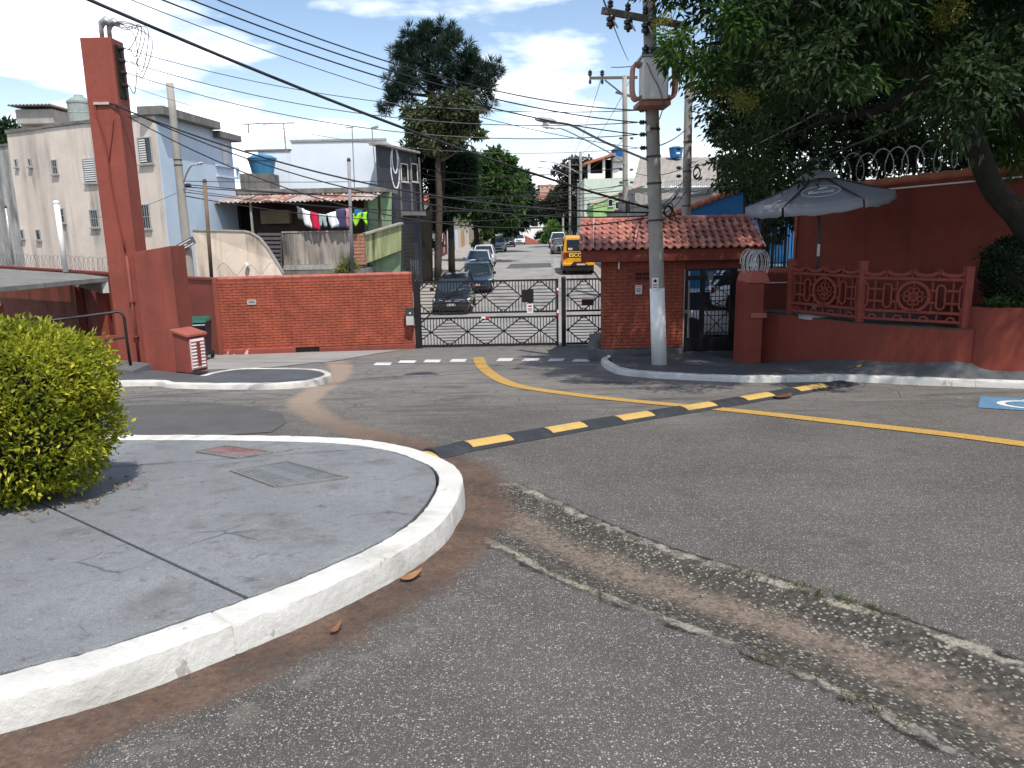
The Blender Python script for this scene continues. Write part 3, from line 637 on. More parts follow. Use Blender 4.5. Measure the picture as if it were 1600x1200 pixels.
box('reflective_tape', white_p, t, gx(752), gx(758.5), GY-.037, GY-.032, z_m0-.025, z_m0+.03); box('reflective_tape', red_tape, t, gx(759), gx(765.5), GY-.037, GY-.032, z_m0-.025, z_m0+.03)
c = at(824,478,GY); s_ = thing('gate_sign', 'black square sign hung on the vehicle gate bars', 'sign', c)
box('plate', black_iron, s_, gx(815), gx(834), GY-.05, GY-.04, at(0,478,GY).z-.18, at(0,478,GY).z+.18)
c = at(828,481,GY); s_ = thing('gate_notice', 'small white paper notice over the black gate sign', 'notice', c); z_ = at(828,481,GY).z
box('sheet', paper, s_, gx(823.5), gx(833), GY-.058, GY-.052, z_-.14, z_+.12); box('heading', ink_red, s_, gx(825.5), gx(831), GY-.0605, GY-.0585, z_+.03, z_+.08)
for i in range(3): box('print', ink, s_, gx(825), gx(831.5), GY-.0605, GY-.0585, z_-.09+i*.035, z_-.075+i*.035)
# posts
t = thing('gate_post', 'thick black post carrying the wide gate beside the brick wall', 'post', (gx(651), GY, -1.8), 'black gate posts'); box('shaft', black_iron, t, gx(647.5), gx(654.6), GY-.07, GY+.07, -1.85, z_t+.05); MB().lathe((gx(651), GY, z_t+.05), [(.07,0),(.05,.03),(.0,.05)], 10).build('cap', black_iron, t)
t = thing('gate_post', 'thick black post between the wide gate and the narrow leaf', 'post', (gx(881), GY, -1.8), 'black gate posts'); box('shaft', black_iron, t, gx(877.5), gx(884), GY-.07, GY+.07, -1.85, z_t+.05); MB().lathe((gx(881), GY, z_t+.05), [(.07,0),(.05,.03),(.0,.05)], 10).build('cap', black_iron, t)
t = thing('gate_leaf', 'narrow black iron gate leaf between post and gatehouse', 'gate', (gx(912), GY, z_b)); x0, x1 = gx(885), gx(946)
gate_pattern(t, x0, x1, z_m1, z_t, GY, gx(937)-gx(887), gx(887), black_iron); gate_pattern(t, x0, x1, z_b, z_m0, GY, gx(937)-gx(887), gx(887), black_iron)
for z_ in (z_t, z_m1, z_m0, z_b): box('rail', black_iron, t, x0, x1, GY-.03, GY+.03, z_-.025, z_+.025)
c = at(918,472,GY); s_ = thing('gate_sign', 'dark brown plate on the narrow gate leaf', 'sign', c); box('plate', mat('brown plate', (.05,.022,.02), .5), s_, c.x-.17, c.x+.17, GY-.05, GY-.04, c.z-.09, c.z+.09)
# gate operator boxes on the wall end
c = at(641,492,21.8); t = thing('intercom_box', 'grey and black gate control box on the brick wall end', 'control box', c)
box('housing', dark_metal, t, c.x-.13, c.x+.12, 21.72, 21.9, c.z-.02, c.z+.2); box('lower_box', mat('pale grey box', (.42,.42,.40), .5), t, c.x-.11, c.x+.10, 21.70, 21.9, c.z-.28, c.z-.03); box('lens', lamp_w, t, c.x-.02, c.x+.03, 21.712, 21.72, c.z+.04, c.z+.08)
# ---- gatehouse: front parallel to the picture, side walls running back a little to the right
GH = Matrix(((1, .117, 0, 2.07), (0, 1, 0, 17.6), (0, 0, 1, 0), (0, 0, 0, 1)))
def gbox(*a): return xf(MB().box(*a), GH)           # u, depth away from camera, z
t = thing('gatehouse', 'small red brick gatehouse with tiled roof beside the pedestrian gate', 'gatehouse', (3.5, 17.6, -1.35))
ud0, ud1, ue = 1.97, 3.12, 3.36; zf, zw, zd = -1.31, 1.05, .66
gbox(0, ud0-.06, .0, .16, -1.13, zw).build('wall', red, t); gbox(0, .16, .16, 3.6, -1.6, zw).build('wall', red, t); gbox(ud0-.22, ud0-.06, .16, 3.6, -1.5, zw).build('wall', red, t)
gbox(.16, ud0-.22, 3.45, 3.6, -1.6, zw).build('wall', red, t); gbox(ud1, ue, .0, .3, -1.4, zw).build('door_pier', red, t)
gbox(ud0-.06, ud1, .02, .2, zd, zw).build('lintel', red, t)
Mg = Matrix(((1, 0, 0, 2.07), (0, -1, 0, 17.6), (0, 0, 1, 0), (0, 0, 0, 1)))
def gh_skip(a, b, z, zz): return a < 1.12 and b > .76 and z < .62 and zz > .42
courses(Mg, ud0-.06, -1.13, .84, 0.0, gh_skip).build('brick_courses', red_brick, t, kind='stuff')
gbox(-.30, ud0-.06, -.13, .0, -1.5, -1.14).build('plinth', plinth_g, t, bevel=.01); gbox(-.30, .0, .0, 2.6, -1.6, -1.14).build('plinth', plinth_g, t, bevel=.01); gbox(-.14, .0, .1, 1.2, -1.14, -.92).build('plinth_step', plinth_g, t, bevel=.01)
gbox(ud0, ue+.06, -.10, .1, -1.5, -1.25).build('threshold', grey_paint, t)
# pierced vent blocks
for i in range(2):
    for j in range(2):
        u0, z0 = .78+i*.17, .43+j*.095
        v_ = gbox(u0, u0+.16, -.012, .0, z0, z0+.085).build('vent_block', red_deep, t)
        for k in range(2): gbox(u0+.02+k*.07, u0+.07+k*.07, -.016, -.0125, z0+.02, z0+.065).build('vent_hole', void_m, v_)
# roof: fascia, deck, individual tiles
ze, zr, ye, yr = at(1050,389,17.05).z, at(1050,342,18.75).z, -.55, 1.15     # eave and ridge, heights and depths relative to the front wall
ul, ur = -.47, 3.60
gbox(ul+.03, ur-.25, ye+.04, ye+.10, ze-.26, ze-.03).build('fascia', red_deep, t, bevel=.008)
gbox(.0, ue, -.06, .0, .88, ze-.05).build('wall_beam', red, t); gbox(ul+.04, ur-.25, ye+.1, 0, ze-.20, ze-.16).build('soffit', red_deep, t)
sl = math.hypot(yr-ye, zr-ze); dv = Vector((0, (yr-ye)/sl, (zr-ze)/sl)); nv = Vector((0, -dv.z, dv.y))
def rp(u, s, h=0): q_ = Vector((u, ye, ze))+dv*s+nv*h; return q_
roof = xf(MB().prism([rp(ul+.02, .03, -.02), rp(ur-.03, .03, -.02), rp(ur-.03, sl, -.02), rp(ul+.02, sl, -.02)], nv*-.05), GH).build('roof', red_deep, t)
xf(MB().prism([Vector((ul+.02, yr, zr-.03)), Vector((ur-.03, yr, zr-.03)), Vector((ur-.03, yr+2.6, zr-.9)), Vector((ul+.02, yr+2.6, zr-.9))], (0, .0, -.06)), GH).build('rear_roof', tile_m, t)
NC, NR = 23, 6; tw, tl = (ur-ul)/NC, sl/NR
prof = [(0,.012),(.10,.004),(.30,.002),(.42,.010),(.52,.036),(.66,.056),(.80,.050),(.93,.028),(1.03,.010)]
def tile_mesh():
    v = []; n = len(prof)
    for s in (0, .5, 1):
        for (a, h) in prof: v.append((a*tw, s*(tl*1.16), h+(1-s)*.022))
    for (a, h) in prof: v.append((a*tw, .0, h+.022-.016))
    f = [(r*n+k, r*n+k+1, (r+1)*n+k+1, (r+1)*n+k) for r in range(2) for k in range(n-1)]+[(3*n+k, 3*n+k+1, k+1, k) for k in range(n-1)]
    me = bpy.data.meshes.new('roof_tile'); me.from_pydata(v, [], f); me.materials.append(tile_m); me.polygons.foreach_set('use_smooth', [True]*(2*(n-1))+[False]*(n-1)); return me
tms = [tile_mesh() for _ in range(3)]
for k, (m_, c_) in enumerate((('roof tile a', (.36,.145,.112)), ('roof tile b', (.43,.19,.15)), ('roof tile c', (.30,.115,.092)))):
    tms[k].materials.clear(); tms[k].materials.append(mat(m_, c_, .68, .22, 7, .45, 60, (.16,.085,.07), .5, (3,3,3)))
for r in range(NR):
    for k in range(NC):
        q_ = GH @ rp(ul+k*tw, r*tl-.02, .004); dW = (GH.to_3x3() @ dv)
        o = link('roof_tile', tms[random.choice((0,0,1,2))], None, roof); xa = Vector((1,0,0)); za = xa.cross(dW).normalized()
        Mx = Matrix(((1, dW.x, za.x, q_.x), (0, dW.y, za.y, q_.y), (0, dW.z, za.z, q_.z), (0,0,0,1)))
        o.matrix_parent_inverse = Matrix(); w0 = wo(roof); o.location = q_-w0
        o.rotation_euler = (math.atan2(dv.z, dv.y)+random.uniform(-.025,.025), random.uniform(-.02,.02), random.uniform(-.03,.03)); o.location.x += random.uniform(-.006,.006)
for k in range(11):
    u0 = ul+(ur-ul)*k/11; mb = MB().lathe((0,0,0), [(.085,0),(.10,.03),(.088,.36),(.09,.385)], 12, 'x'); mb.v = [(a+u0, b+yr, c_*.75+zr+.005) for a, b, c_ in mb.v]; xf(mb, GH).build('ridge_tile', tms[k % 3].materials[0], roof, smooth=True)
xf(MB().tube([rp(ur-.02, -.02, .04), rp(ur-.02, sl, .04)], .022, 6), GH).build('verge_cord', louvre, t); xf(MB().tube([rp(ul+.30, -.02, .075), rp(ul+.30, sl, .075)], .010, 6), GH).build('verge_cord', louvre, t)
gbox(.38, .41, -.40, -.37, ze-.42, ze-.22).build('drip_pipe', white_p, t)
# notice on the gatehouse
c = GH @ Vector((.86, -.03, .22)); s_ = thing('wall_notice', 'small white notice plate on the gatehouse brickwork', 'notice', c)
box('plate', paper, s_, c.x-.075, c.x+.075, c.y-.008, c.y, c.z-.1, c.z+.1)
for i in range(2): box('heading', ink_red, s_, c.x-.05+i*.06, c.x-.015+i*.06, c.y-.0105, c.y-.0085, c.z+.06, c.z+.085)
for i in range(3): box('print', ink, s_, c.x-.05, c.x+.05, c.y-.0105, c.y-.0085, c.z-.06+i*.035, c.z-.045+i*.035)
# pedestrian gate in the doorway
t = thing('pedestrian_gate', 'tall black iron pedestrian gate in the gatehouse doorway', 'gate', GH @ Vector((2.5, .08, -1.25)))
gu = lambda px: at(px, 480, 17.7).x-2.07
y_ = .08
def gbar(nm, *a): gbox(*a).build(nm, black_iron, t)
gbar('frame', ud0-.05, ud0+.03, y_-.03, y_+.03, -1.25, zd); gbar('frame', ud1-.16, ud1-.0, y_-.03, y_+.03, -1.25, zd); gbar('frame', ud0+.03, ud1-.16, y_-.03, y_+.03, zd-.05, zd)
gbar('middle_stile', ud0+.30, ud0+.42, y_-.03, y_+.03, -1.25, zd-.05); gbar('kick_panel', ud0+.03, ud1-.16, y_-.012, y_+.012, -1.25, -.93); gbar('lock_rail', ud0+.03, ud1-.16, y_-.025, y_+.025, .40, .50)
for xx in (ud0+.10, ud0+.17, ud0+.24): gbar('upright_bar', xx-.008, xx+.008, y_-.008, y_+.008, -.93, .6)
a, b = ud0+.42, ud1-.16
for zz in (-.82, -.62, -.42, -.30, -.20, -.08, .02, .16, .28, .54): gbar('cross_bar', a, b, y_-.008, y_+.008, zz-.009, zz+.009)
for xx in np.linspace(a+.07, b-.06, 6): gbar('upright_bar', xx-.008, xx+.008, y_-.008, y_+.008, -.93, .6)
for (za, zb) in ((-.9, -.3), (-.3, .02), (.02, .4)):
    for s_ in (0, 1): xf(MB().bar((a, y_-.012, (za, zb)[s_]), (b, y_-.012, (zb, za)[s_]), .02, .016, (0,1,0)), GH).build('diagonal_bar', black_iron, t)
gbox(ud0-.02, ud0+.02, y_-.06, y_-.03, -.35, -.28).build('lock', galv, t); gbox(a+.05, a+.17, y_-.05, y_-.03, .40, .58).build('name_plate', mat('dull plate', (.2,.2,.2), .5), t)
gbox(ud1-.02, ud1+.14, -.07, -.03, zd-.06, zd-.02).build('bracket', white_p, t); gbox(ud0-.075, ud0-.052, -.03, .05, -1.13, zd).build('jamb', conc, t)
# ---- entrance pillar with the service drop
PY = 16.6; xa, xb = at(154,300,PY).x, at(201,300,PY).x; zp = at(155,58,PY).z
t = thing('entrance_pillar', 'tall red plastered service pillar with a stepped block at its foot', 'pillar', ((xa+xb)/2, PY+.25, -1.2))
box('column', red, t, xa, xb, PY, PY+.52, -1.5, zp, bevel=.012)
bx = at(270,420,PY-.1).x; zz = at(245,392,PY).z
MB().prism([(xb+.002, PY-.12, -1.5), (bx, PY-.12, -1.5), (bx, PY-.12, zz+.10), (xb+.002, PY-.12, zz-.02)], (0,.75,0)).build('side_block', red, t, bevel=.012)
MB().tube([(xb-.19, PY-.02, zz-.1), (xb-.19, PY-.02, -1.2)], .032, 8).build('conduit', red, t, smooth=True)
for z_ in (.25, -.5): box('conduit_clip', red_deep, t, xb-.25, xb-.13, PY-.06, PY, z_-.015, z_+.015)
for i, dx in enumerate((.36, .46)):
    p = Vector((xa+dx, PY+.2+.12*i, zp)); MB().tube([p, p+Vector((0,0,.20)), p+Vector((.02,0,.30)), p+Vector((.12,-.01,.36)), p+Vector((.22,-.02,.30))], [.045,.045,.07,.085,.05], 10).build('weatherhead', galv, t, smooth=True)
MB().box(xb+.002, xb+.03, PY+.10, PY+.36, zp-1.15, zp-.12).build('service_rack', bark_dk, t)
PI_INS = []
for i, py_ in enumerate((72, 92, 111, 131)):
    z_ = at(190, py_, PY).z; p = Vector((xb+.03, PY+.2, z_)); MB().lathe(p, [(.02,0),(.05,.02),(.05,.05),(.03,.06),(.05,.07),(.05,.10),(.02,.12)], 8, 'x').build('insulator', insul, t); PI_INS.append(p+Vector((.12,0,0)))
for i in range(6):
    a = Vector((xa+.60, PY+.2, zp+.31)); b = PI_INS[i % 4]+Vector((.02+.25*(i % 3)*.4,-.02,0)); m1 = (a+b)/2+Vector((.42+.10*(i % 3), -.05*i, .12+.06*(i % 2)))
    MB().tube(spline([a, a+Vector((.25,0,.02-.03*i)), m1, b+Vector((.12,0,-.04*i)), b], 5), .009, 5).build('drop_wire', wire_l, t, smooth=True)
MB().tube(spline([(xa+.16, PY-.02, at(165,160,PY).z), (xa+.17, PY-.02, at(168,180,PY).z), (xa+.28, PY-.02, at(175,230,PY).z), (xa+.30, PY-.02, at(180,300,PY).z), (xa+.42, PY-.02, zz)], 5), .018, 6).build('cable', red_deep, t, smooth=True)
MB().tube(spline([(xa+.50, PY-.02, at(175,185,PY).z), (xa+.42, PY-.02, at(178,215,PY).z), (xa+.29, PY-.02, at(178,255,PY).z)], 5), .012, 6).build('cable', red_deep, t, smooth=True)
box('cable_bracket', rust, t, xa+.14, xa+.46, PY-.05, PY, at(170,162,PY).z-.02, at(170,162,PY).z+.03)
# ---- meter cabinet
c = Vector((-6.78, 16.05, hz(16.05)+.10)); t = thing('meter_cabinet', 'low red meter cabinet with pale louvred door beside the pillar', 'cabinet', c); t.rotation_euler.z = R(63); t.scale = (.88,.88,.92)
h = .92
MB().add([(-.26,-.24,0),(.26,-.24,0),(.26,.24,0),(-.26,.24,0),(-.26,-.24,h-.10),(.26,-.24,h-.10),(.26,.24,h),(-.26,.24,h)], [(0,3,2,1),(4,5,6,7),(0,1,5,4),(1,2,6,5),(2,3,7,6),(3,0,4,7)]).build('cabinet_body', red, t, bevel=.008, absolute=False)
MB().add([(-.30,-.29,h-.11),(.30,-.29,h-.11),(.30,.27,h-.0),(-.30,.27,h-.0),(-.30,-.29,h-.05),(.30,-.29,h-.05),(.30,.27,h+.06),(-.30,.27,h+.06)], [(0,3,2,1),(4,5,6,7),(0,1,5,4),(1,2,6,5),(2,3,7,6),(3,0,4,7)]).build('lid', red_light, t, bevel=.008, absolute=False)
d_ = MB().box(-.21, .21, -.262, -.242, .06, h-.16).build('door', louvre, t, absolute=False)
for i in range(9): MB().add([(-.19,-.29,.10+i*.075),(.19,-.29,.10+i*.075),(.19,-.262,.145+i*.075),(-.19,-.262,.145+i*.075),(-.19,-.262,.10+i*.075),(.19,-.262,.10+i*.075)], [(0,1,2,3),(4,5,1,0),(0,3,4),(1,5,2)]).build('slat', louvre, d_, absolute=False)
MB().box(-.05, .05, -.30, -.291, .14, h-.24).build('glass_slot', red_deep, d_, absolute=False)
# ---- rubbish containers
def bin_(c, rz_, lid_m, label):
    t = thing('waste_container', label, 'waste bin', c, 'wheeled bins by the brick wall'); t.rotation_euler.z = rz_
    MB().add([(-.24,-.26,.1),(.24,-.26,.1),(.24,.26,.1),(-.24,.26,.1),(-.30,-.34,.98),(.30,-.34,.98),(.30,.34,.98),(-.30,.34,.98)], [(0,3,2,1),(4,5,6,7),(0,1,5,4),(1,2,6,5),(2,3,7,6),(3,0,4,7)]).build('tub', bin_b, t, bevel=.02, absolute=False)
    MB().add([(-.32,-.37,.985),(.32,-.37,.985),(.32,.36,.985),(-.32,.36,.985),(-.30,-.33,1.03),(.30,-.33,1.03),(.28,.30,1.09),(-.28,.30,1.09)], [(0,3,2,1),(4,5,6,7),(0,1,5,4),(1,2,6,5),(2,3,7,6),(3,0,4,7)]).build('lid', lid_m, t, bevel=.015, absolute=False)
    MB().tube([(-.30,-.38,.93),(.30,-.38,.93)], .016, 6).build('handle', galv, t, absolute=False)
    for s_ in (-1, 1): MB().lathe((s_*.27,.22,.1), [(.1,-.03),(.1,.03)], 12, 'x').build('wheel', tyre_m, t, absolute=False)
bin_((-8.05,19.6,hz(19.6)+.02), R(8), bin_g, 'dark wheeled waste bin with green lid in the wall corner'); bin_((-8.85,19.45,hz(19.45)+.02), R(-4), bin_t, 'wheeled waste bin with turquoise lid half hidden by the pillar')
# ---- handrail and its footing
t = thing('handrail', 'black tubular handrail left of the pillar', 'handrail', (-8.2, 15.9, -1.2)); Yh = 15.9
hp_ = lambda a, b: at(a, b, Yh)
MB().tube([at(20,508,14.6), at(110,497,15.3), hp_(183,487), hp_(190,489), hp_(194,497), hp_(198,530), hp_(204,572)], .028, 8).build('rail', black_iron, t, smooth=True)
MB().tube([at(20,552,14.6), hp_(198,527)], .022, 8).build('mid_rail', black_iron, t); MB().tube([at(60,503,14.9), at(66,590,14.9)], .026, 8).build('post', black_iron, t)
c = at(203,572,15.9); t = thing('footing_wedge', 'sloped grey concrete wedge at the foot of the handrail', 'footing', c); z0 = hz(15.9)+.09
MB().prism([(c.x-.9, 15.5, z0), (c.x+.28, 15.5, z0), (c.x+.25, 15.5, z0+.12), (c.x-.9, 15.5, z0+.30)], (0,.8,0)).build('wedge', plinth_g, t, bevel=.01)
# ---- carport
t = thing('carport', 'low concrete carport with red columns, left behind the hedge', 'carport', (-14, 22, -1.9))
P1, P2, P3, P4, P5 = at(169,433,24.0), at(0,449,20.3), at(-260,472,17), Vector((-27,37.2,0)), Vector((-14.4,26.2,0))
zr_ = P1.z; MB().prism([(p.x, p.y, zr_) for p in (P1, P2, P3, P4, P5)], (0,0,-.14)).build('roof_slab', conc_dark, t, bevel=.01)
u_ = (P2-P1); u_.z = 0; u_.normalize(); bk = Vector((-.62,.78,0))
for d_, wl in ((.15, .8), (4.0, 1.0), (7.6, 1.2)):
    p = P1+u_*d_; p.z = zr_-.14; MB().bar(p+bk*.05-Vector((0,0,.17)), p+bk*4.5-Vector((0,0,.17)), .18, .34).build('beam', mat('limewashed beam', (.42,.42,.41), .85, .12, 2, .2, 40, DK, .5), t)
    q2 = p+bk*.6; box('column', red_deep, t, q2.x-.14, q2.x+.14, q2.y-.14, q2.y+.14, -2.4, zr_-.48)
    q2 = p+bk*4.2; box('column', red_deep, t, q2.x-.14, q2.x+.14, q2.y-.14, q2.y+.14, -2.4, zr_-.48)
p = P1+u_*4.0+bk*.44; s_ = thing('carport_notice', 'white notice on a red carport column', 'notice', (p.x, p.y, -.3)); cz = at(68,484,p.y).z
box('plate', paper, s_, p.x-.13, p.x+.09, p.y-.045, p.y-.03, cz-.13, cz+.13)
for i in range(3): box('print', ink, s_, p.x-.10, p.x+.06, p.y-.048, p.y-.0455, cz-.08+i*.06, cz-.05+i*.06)
t = thing('low_wall', 'low red wall in front of the parked car under the carport', 'wall', (-11, 19.5, -1.8)); MB().bar((-13.2,19.0,-1.25), (-9.3,19.8,-1.25), .15, .75).build('wall_panel', red_deep, t)
# ---- ramp wall, cast balustrade, pier, planter
rampP = spline([(4.98,15.25,0),(5.22,14.98,0),(5.62,14.3,0),(6.12,13.42,0),(6.8,12.78,0),(7.5,12.33,0)], 6)
t = thing('ramp_wall', 'curved low red retaining wall under the balustrade', 'wall', (6.1,13.4,-.8)); v = []; n = len(rampP)
for i, p in enumerate(rampP):
    d_ = rampP[min(i+1,n-1)]-rampP[max(i-1,0)]; d_.normalize(); nn = Vector((-d_.y, d_.x, 0))*.22
    for a, z_ in ((p, -1.35), (p, -.10), (p+nn, -.10), (p+nn, -1.35)): v.append((a.x, a.y, z_))
MB().add(v, [(i*4+k, (i+1)*4+k, (i+1)*4+k+1, i*4+k+1) for i in range(n-1) for k in range(3)]+[(0,1,2,3), ((n-1)*4+3,(n-1)*4+2,(n-1)*4+1,(n-1)*4)]).build('wall_body', red_shade, t)
v = []
for i, p in enumerate(rampP):
    d_ = rampP[min(i+1,n-1)]-rampP[max(i-1,0)]; d_.normalize(); nn = Vector((-d_.y, d_.x, 0))
    for a in (p-nn*.004, p+nn*.22): v += [(a.x, a.y, -.098), (a.x, a.y, -.085)]
MB().add(v, [(i*4+k, i*4+k2, (i+1)*4+k2, (i+1)*4+k) for i in range(n-1) for k, k2 in ((0,1),(1,3),(3,2))]).build('mossy_capping', mat('mossy green capping', (.045,.065,.04), .9, .3, 4, .4, 40, (.12,.04,.03), .5), t)
class PB(MB):
    def sweep(s, path, w_, d, off=0.0):
        """flat strip of width w_ along a 2-D path (u,v), depth d, in the panel plane"""
        n = len(path); vs = []
        for i, (a, b) in enumerate(path):
            p, q_ = path[max(i-1,0)], path[min(i+1,n-1)]; dx, dy = q_[0]-p[0], q_[1]-p[1]; l = math.hypot(dx, dy) or 1; nx, ny = -dy/l*w_/2, dx/l*w_/2
            for sx, dd in ((1, d/2), (-1, d/2), (-1, -d/2), (1, -d/2)): vs.append((a+nx*sx, dd+off, b+ny*sx))
        fs = [(i*4+k, (i+1)*4+k, (i+1)*4+(k+1) % 4, i*4+(k+1) % 4) for i in range(n-1) for k in range(4)]+[(3,2,1,0), tuple((n-1)*4+k for k in range(4))]
        return s.add(vs, fs)
def arc(cx, cz, r, a0, a1, n=14, sx=1.0): return [(cx+r*sx*math.cos(R(a0+(a1-a0)*k/n)), cz+r*math.sin(R(a0+(a1-a0)*k/n))) for k in range(n+1)]
def panel(parent, A, B, z0, H):
    M, Lp = frame(A, B, z0); m = red_deep
    def put(nm, path, w_, d, off=0.0): return xf(PB().sweep(path, w_, d, off), M).build(nm, m, parent)
    for v_, h_ in ((.09,.045), (.235,.045), (.80,.05)): put('rail', [(0, v_*H), (Lp, v_*H)], h_, .11)
    for k in range(4): put('scallop', [(Lp*(k+.5+.5*math.cos(R(180+a)))/4, H*(.965-.105*math.sin(R(a)))) for a in range(0, 181, 12)], .055, .12)
    for k in range(1, 4): put('scallop_stay', [(Lp*k/4, H*.80), (Lp*k/4, H*.94)], .03, .06)
    uc, vc, rr = Lp*.52, H*.50, H*.245
    put('ring', arc(uc, vc, rr, 0, 360, 28), .05, .11)
    for k in range(8):
        a = 45*k+22.5; cx, cz = uc+.085*math.cos(R(a)), vc+.085*math.sin(R(a)); ca, sa = math.cos(R(a)), math.sin(R(a))
        put('petal', [(cx+.072*math.cos(R(b))*ca-.042*math.sin(R(b))*sa, cz+.072*math.cos(R(b))*sa+.042*math.sin(R(b))*ca) for b in range(0, 361, 30)], .022, .08)
    for k in range(4): a = 90*k; put('spoke', [(uc+.15*math.cos(R(a)), vc+.15*math.sin(R(a))), (uc+rr*math.cos(R(a)), vc+rr*math.sin(R(a)))], .022, .06)
    for us in (.035, .27, .775, .985):
        w2, a0, b0 = .062, H*.36, H*.64
        put('oblong_ring', [(Lp*us+w2*math.cos(R(q_)), b0+w2*math.sin(R(q_))) for q_ in range(0, 181, 20)]+[(Lp*us+w2*math.cos(R(q_)), a0+w2*math.sin(R(q_))) for q_ in range(180, 361, 20)]+[(Lp*us+w2, b0)], .03, .10)
    for (a, b) in ((.075,.235), (.31,.40), (.64,.74), (.815,.945)):
        for v_ in (.40, .61): put('short_rail', [(Lp*a, v_*H), (Lp*b, v_*H)], .035, .08)
    for us in (.14, .355, .69, .88): put('upright', [(Lp*us, H*.235), (Lp*us, H*.80)], .035, .045, -.02)
    for us in (.13, .38, .63, .88): put('small_arch', arc(Lp*us, H*.10, .062, 0, 180, 8), .03, .08)
    for us in (.25, .5, .75): put('upright', [(Lp*us, H*.09), (Lp*us, H*.235)], .03, .05)
posts = [(5.42,14.86,-.085), (6.16,13.50,-.085), (7.42,12.50,-.085)]
t = thing('balustrade', 'red cast concrete balustrade with scalloped top and rosettes', 'balustrade', (6.1,13.5,-.1))
for i, (x, y, z) in enumerate(posts): MB().box(x-.065, x+.065, y-.065, y+.065, z, z+(1.06,1.07,1.0)[i]).build('post', red_deep, t, bevel=.01)
panel(t, posts[0][:2], posts[1][:2], -.085, 1.0); panel(t, posts[1][:2], posts[2][:2], -.085, .98)
# pier and wall piece with ledge
t = thing('pier', 'red masonry pier between doorway and ramp wall with a sloping ledge', 'pier', (4.75,14.9,-1.1))
xl_, xr_ = at(1164,500,14.9).x, at(1196,500,14.9).x; zz = at(1180,442,14.9).z
box('shaft', red_shade, t, xl_, xr_-.05, 14.9, 15.6, -1.3, zz, bevel=.012); box('ledge', red_light, t, xl_+.10, xr_+.01, 14.86, 15.3, at(0,497,14.9).z-.16-.02, at(1180,497,14.9).z, bevel=.01)
MB().prism([(xl_+.02,14.85,zz), (xr_+.05,14.85,zz), (xr_-.05,14.85,zz+.22), (xl_+.10,14.85,zz+.22)], (0,.8,0)).build('cap', red_light, t, bevel=.01)
t = thing('link_wall', 'low red wall with tile coping between pier and umbrella terrace', 'wall', (5.4,16.4,-1)); zz2 = at(1205,425,16.2).z
box('wall_body', red_shade, t, xr_-.05, 6.2, 16.2, 16.4, -1.2, zz2)
for k in range(4): mb = MB().lathe((0,0,0), [(.14,0),(.15,.02),(.13,.30),(.135,.33)], 12, 'x'); mb.v = [(a+xr_-.05+k*.31, b+16.3, c_*.6+zz2) for a, b, c_ in mb.v]; mb.build('coping_tile', red_light, t, smooth=True)
MB().tube([(xr_+.02,16.15,zz2-.22),(6.1,16.15,zz2-.22)], .012, 6).build('conduit', white_p, t)
# terrace floor behind the balustrade
MB().prism([(5.2,15.2,-.12),(5.75,14.4,-.12),(6.25,13.6,-.12),(6.9,12.95,-.12),(7.55,12.5,-.12),(9.5,13),(6.6,17.0,-.12),(5.1,16.2,-.12)] if False else [(5.55,15.3,-.13),(5.98,14.45,-.13),(6.4,13.7,-.13),(6.95,13.0,-.13),(7.6,12.6,-.13),(9.2,12.8,-.13),(6.5,16.6,-.13),(5.2,16.2,-.13)], (0,0,-.1)).build('terrace_floor', plinth_g, None, kind='structure')
# high back wall with coping, conduit
Aw, Bw = (6.22,17.0), (10.9,10.6); Mw, Lw_ = frame(Aw, Bw); ztl, ztr = at(1250,299,16.9).z, 2.72
t = thing('high_wall', 'tall shaded red wall behind the umbrella with tile coping', 'wall', (6.2,17,-1.2))
xf(MB().add([(0,-.2,-1.5),(Lw_,-.2,-1.5),(Lw_,0,-1.5),(0,0,-1.5),(0,-.2,ztl),(Lw_,-.2,ztr),(Lw_,0,ztr),(0,0,ztl)], [(0,3,2,1),(4,5,6,7),(0,1,5,4),(1,2,6,5),(2,3,7,6),(3,0,4,7)]), Mw).build('wall_body', red_shade, t)
u = 0
while u < Lw_-.3:
    z_ = ztl+(ztr-ztl)*u/Lw_; mb = MB().lathe((0,0,0), [(.155,0),(.165,.03),(.145,.36),(.15,.39)], 12, 'x'); mb.v = [(a+u, b-.1, c_*.55+z_) for a, b, c_ in mb.v]; xf(mb, Mw).build('coping_tile', tile_o, t, smooth=True); u += .37
MB().tube([Mw @ Vector((1.2,.03,ztl-.08)), Mw @ Vector((Lw_,.03,ztr-.22))], .016, 6).build('conduit', white_p, t); MB().tube([Mw @ Vector((.03,.03,ztl-.1)), Mw @ Vector((.03,.03,.15)), Mw @ Vector((.03,.08,-.1))], .03, 8).build('downpipe', red_light, t)
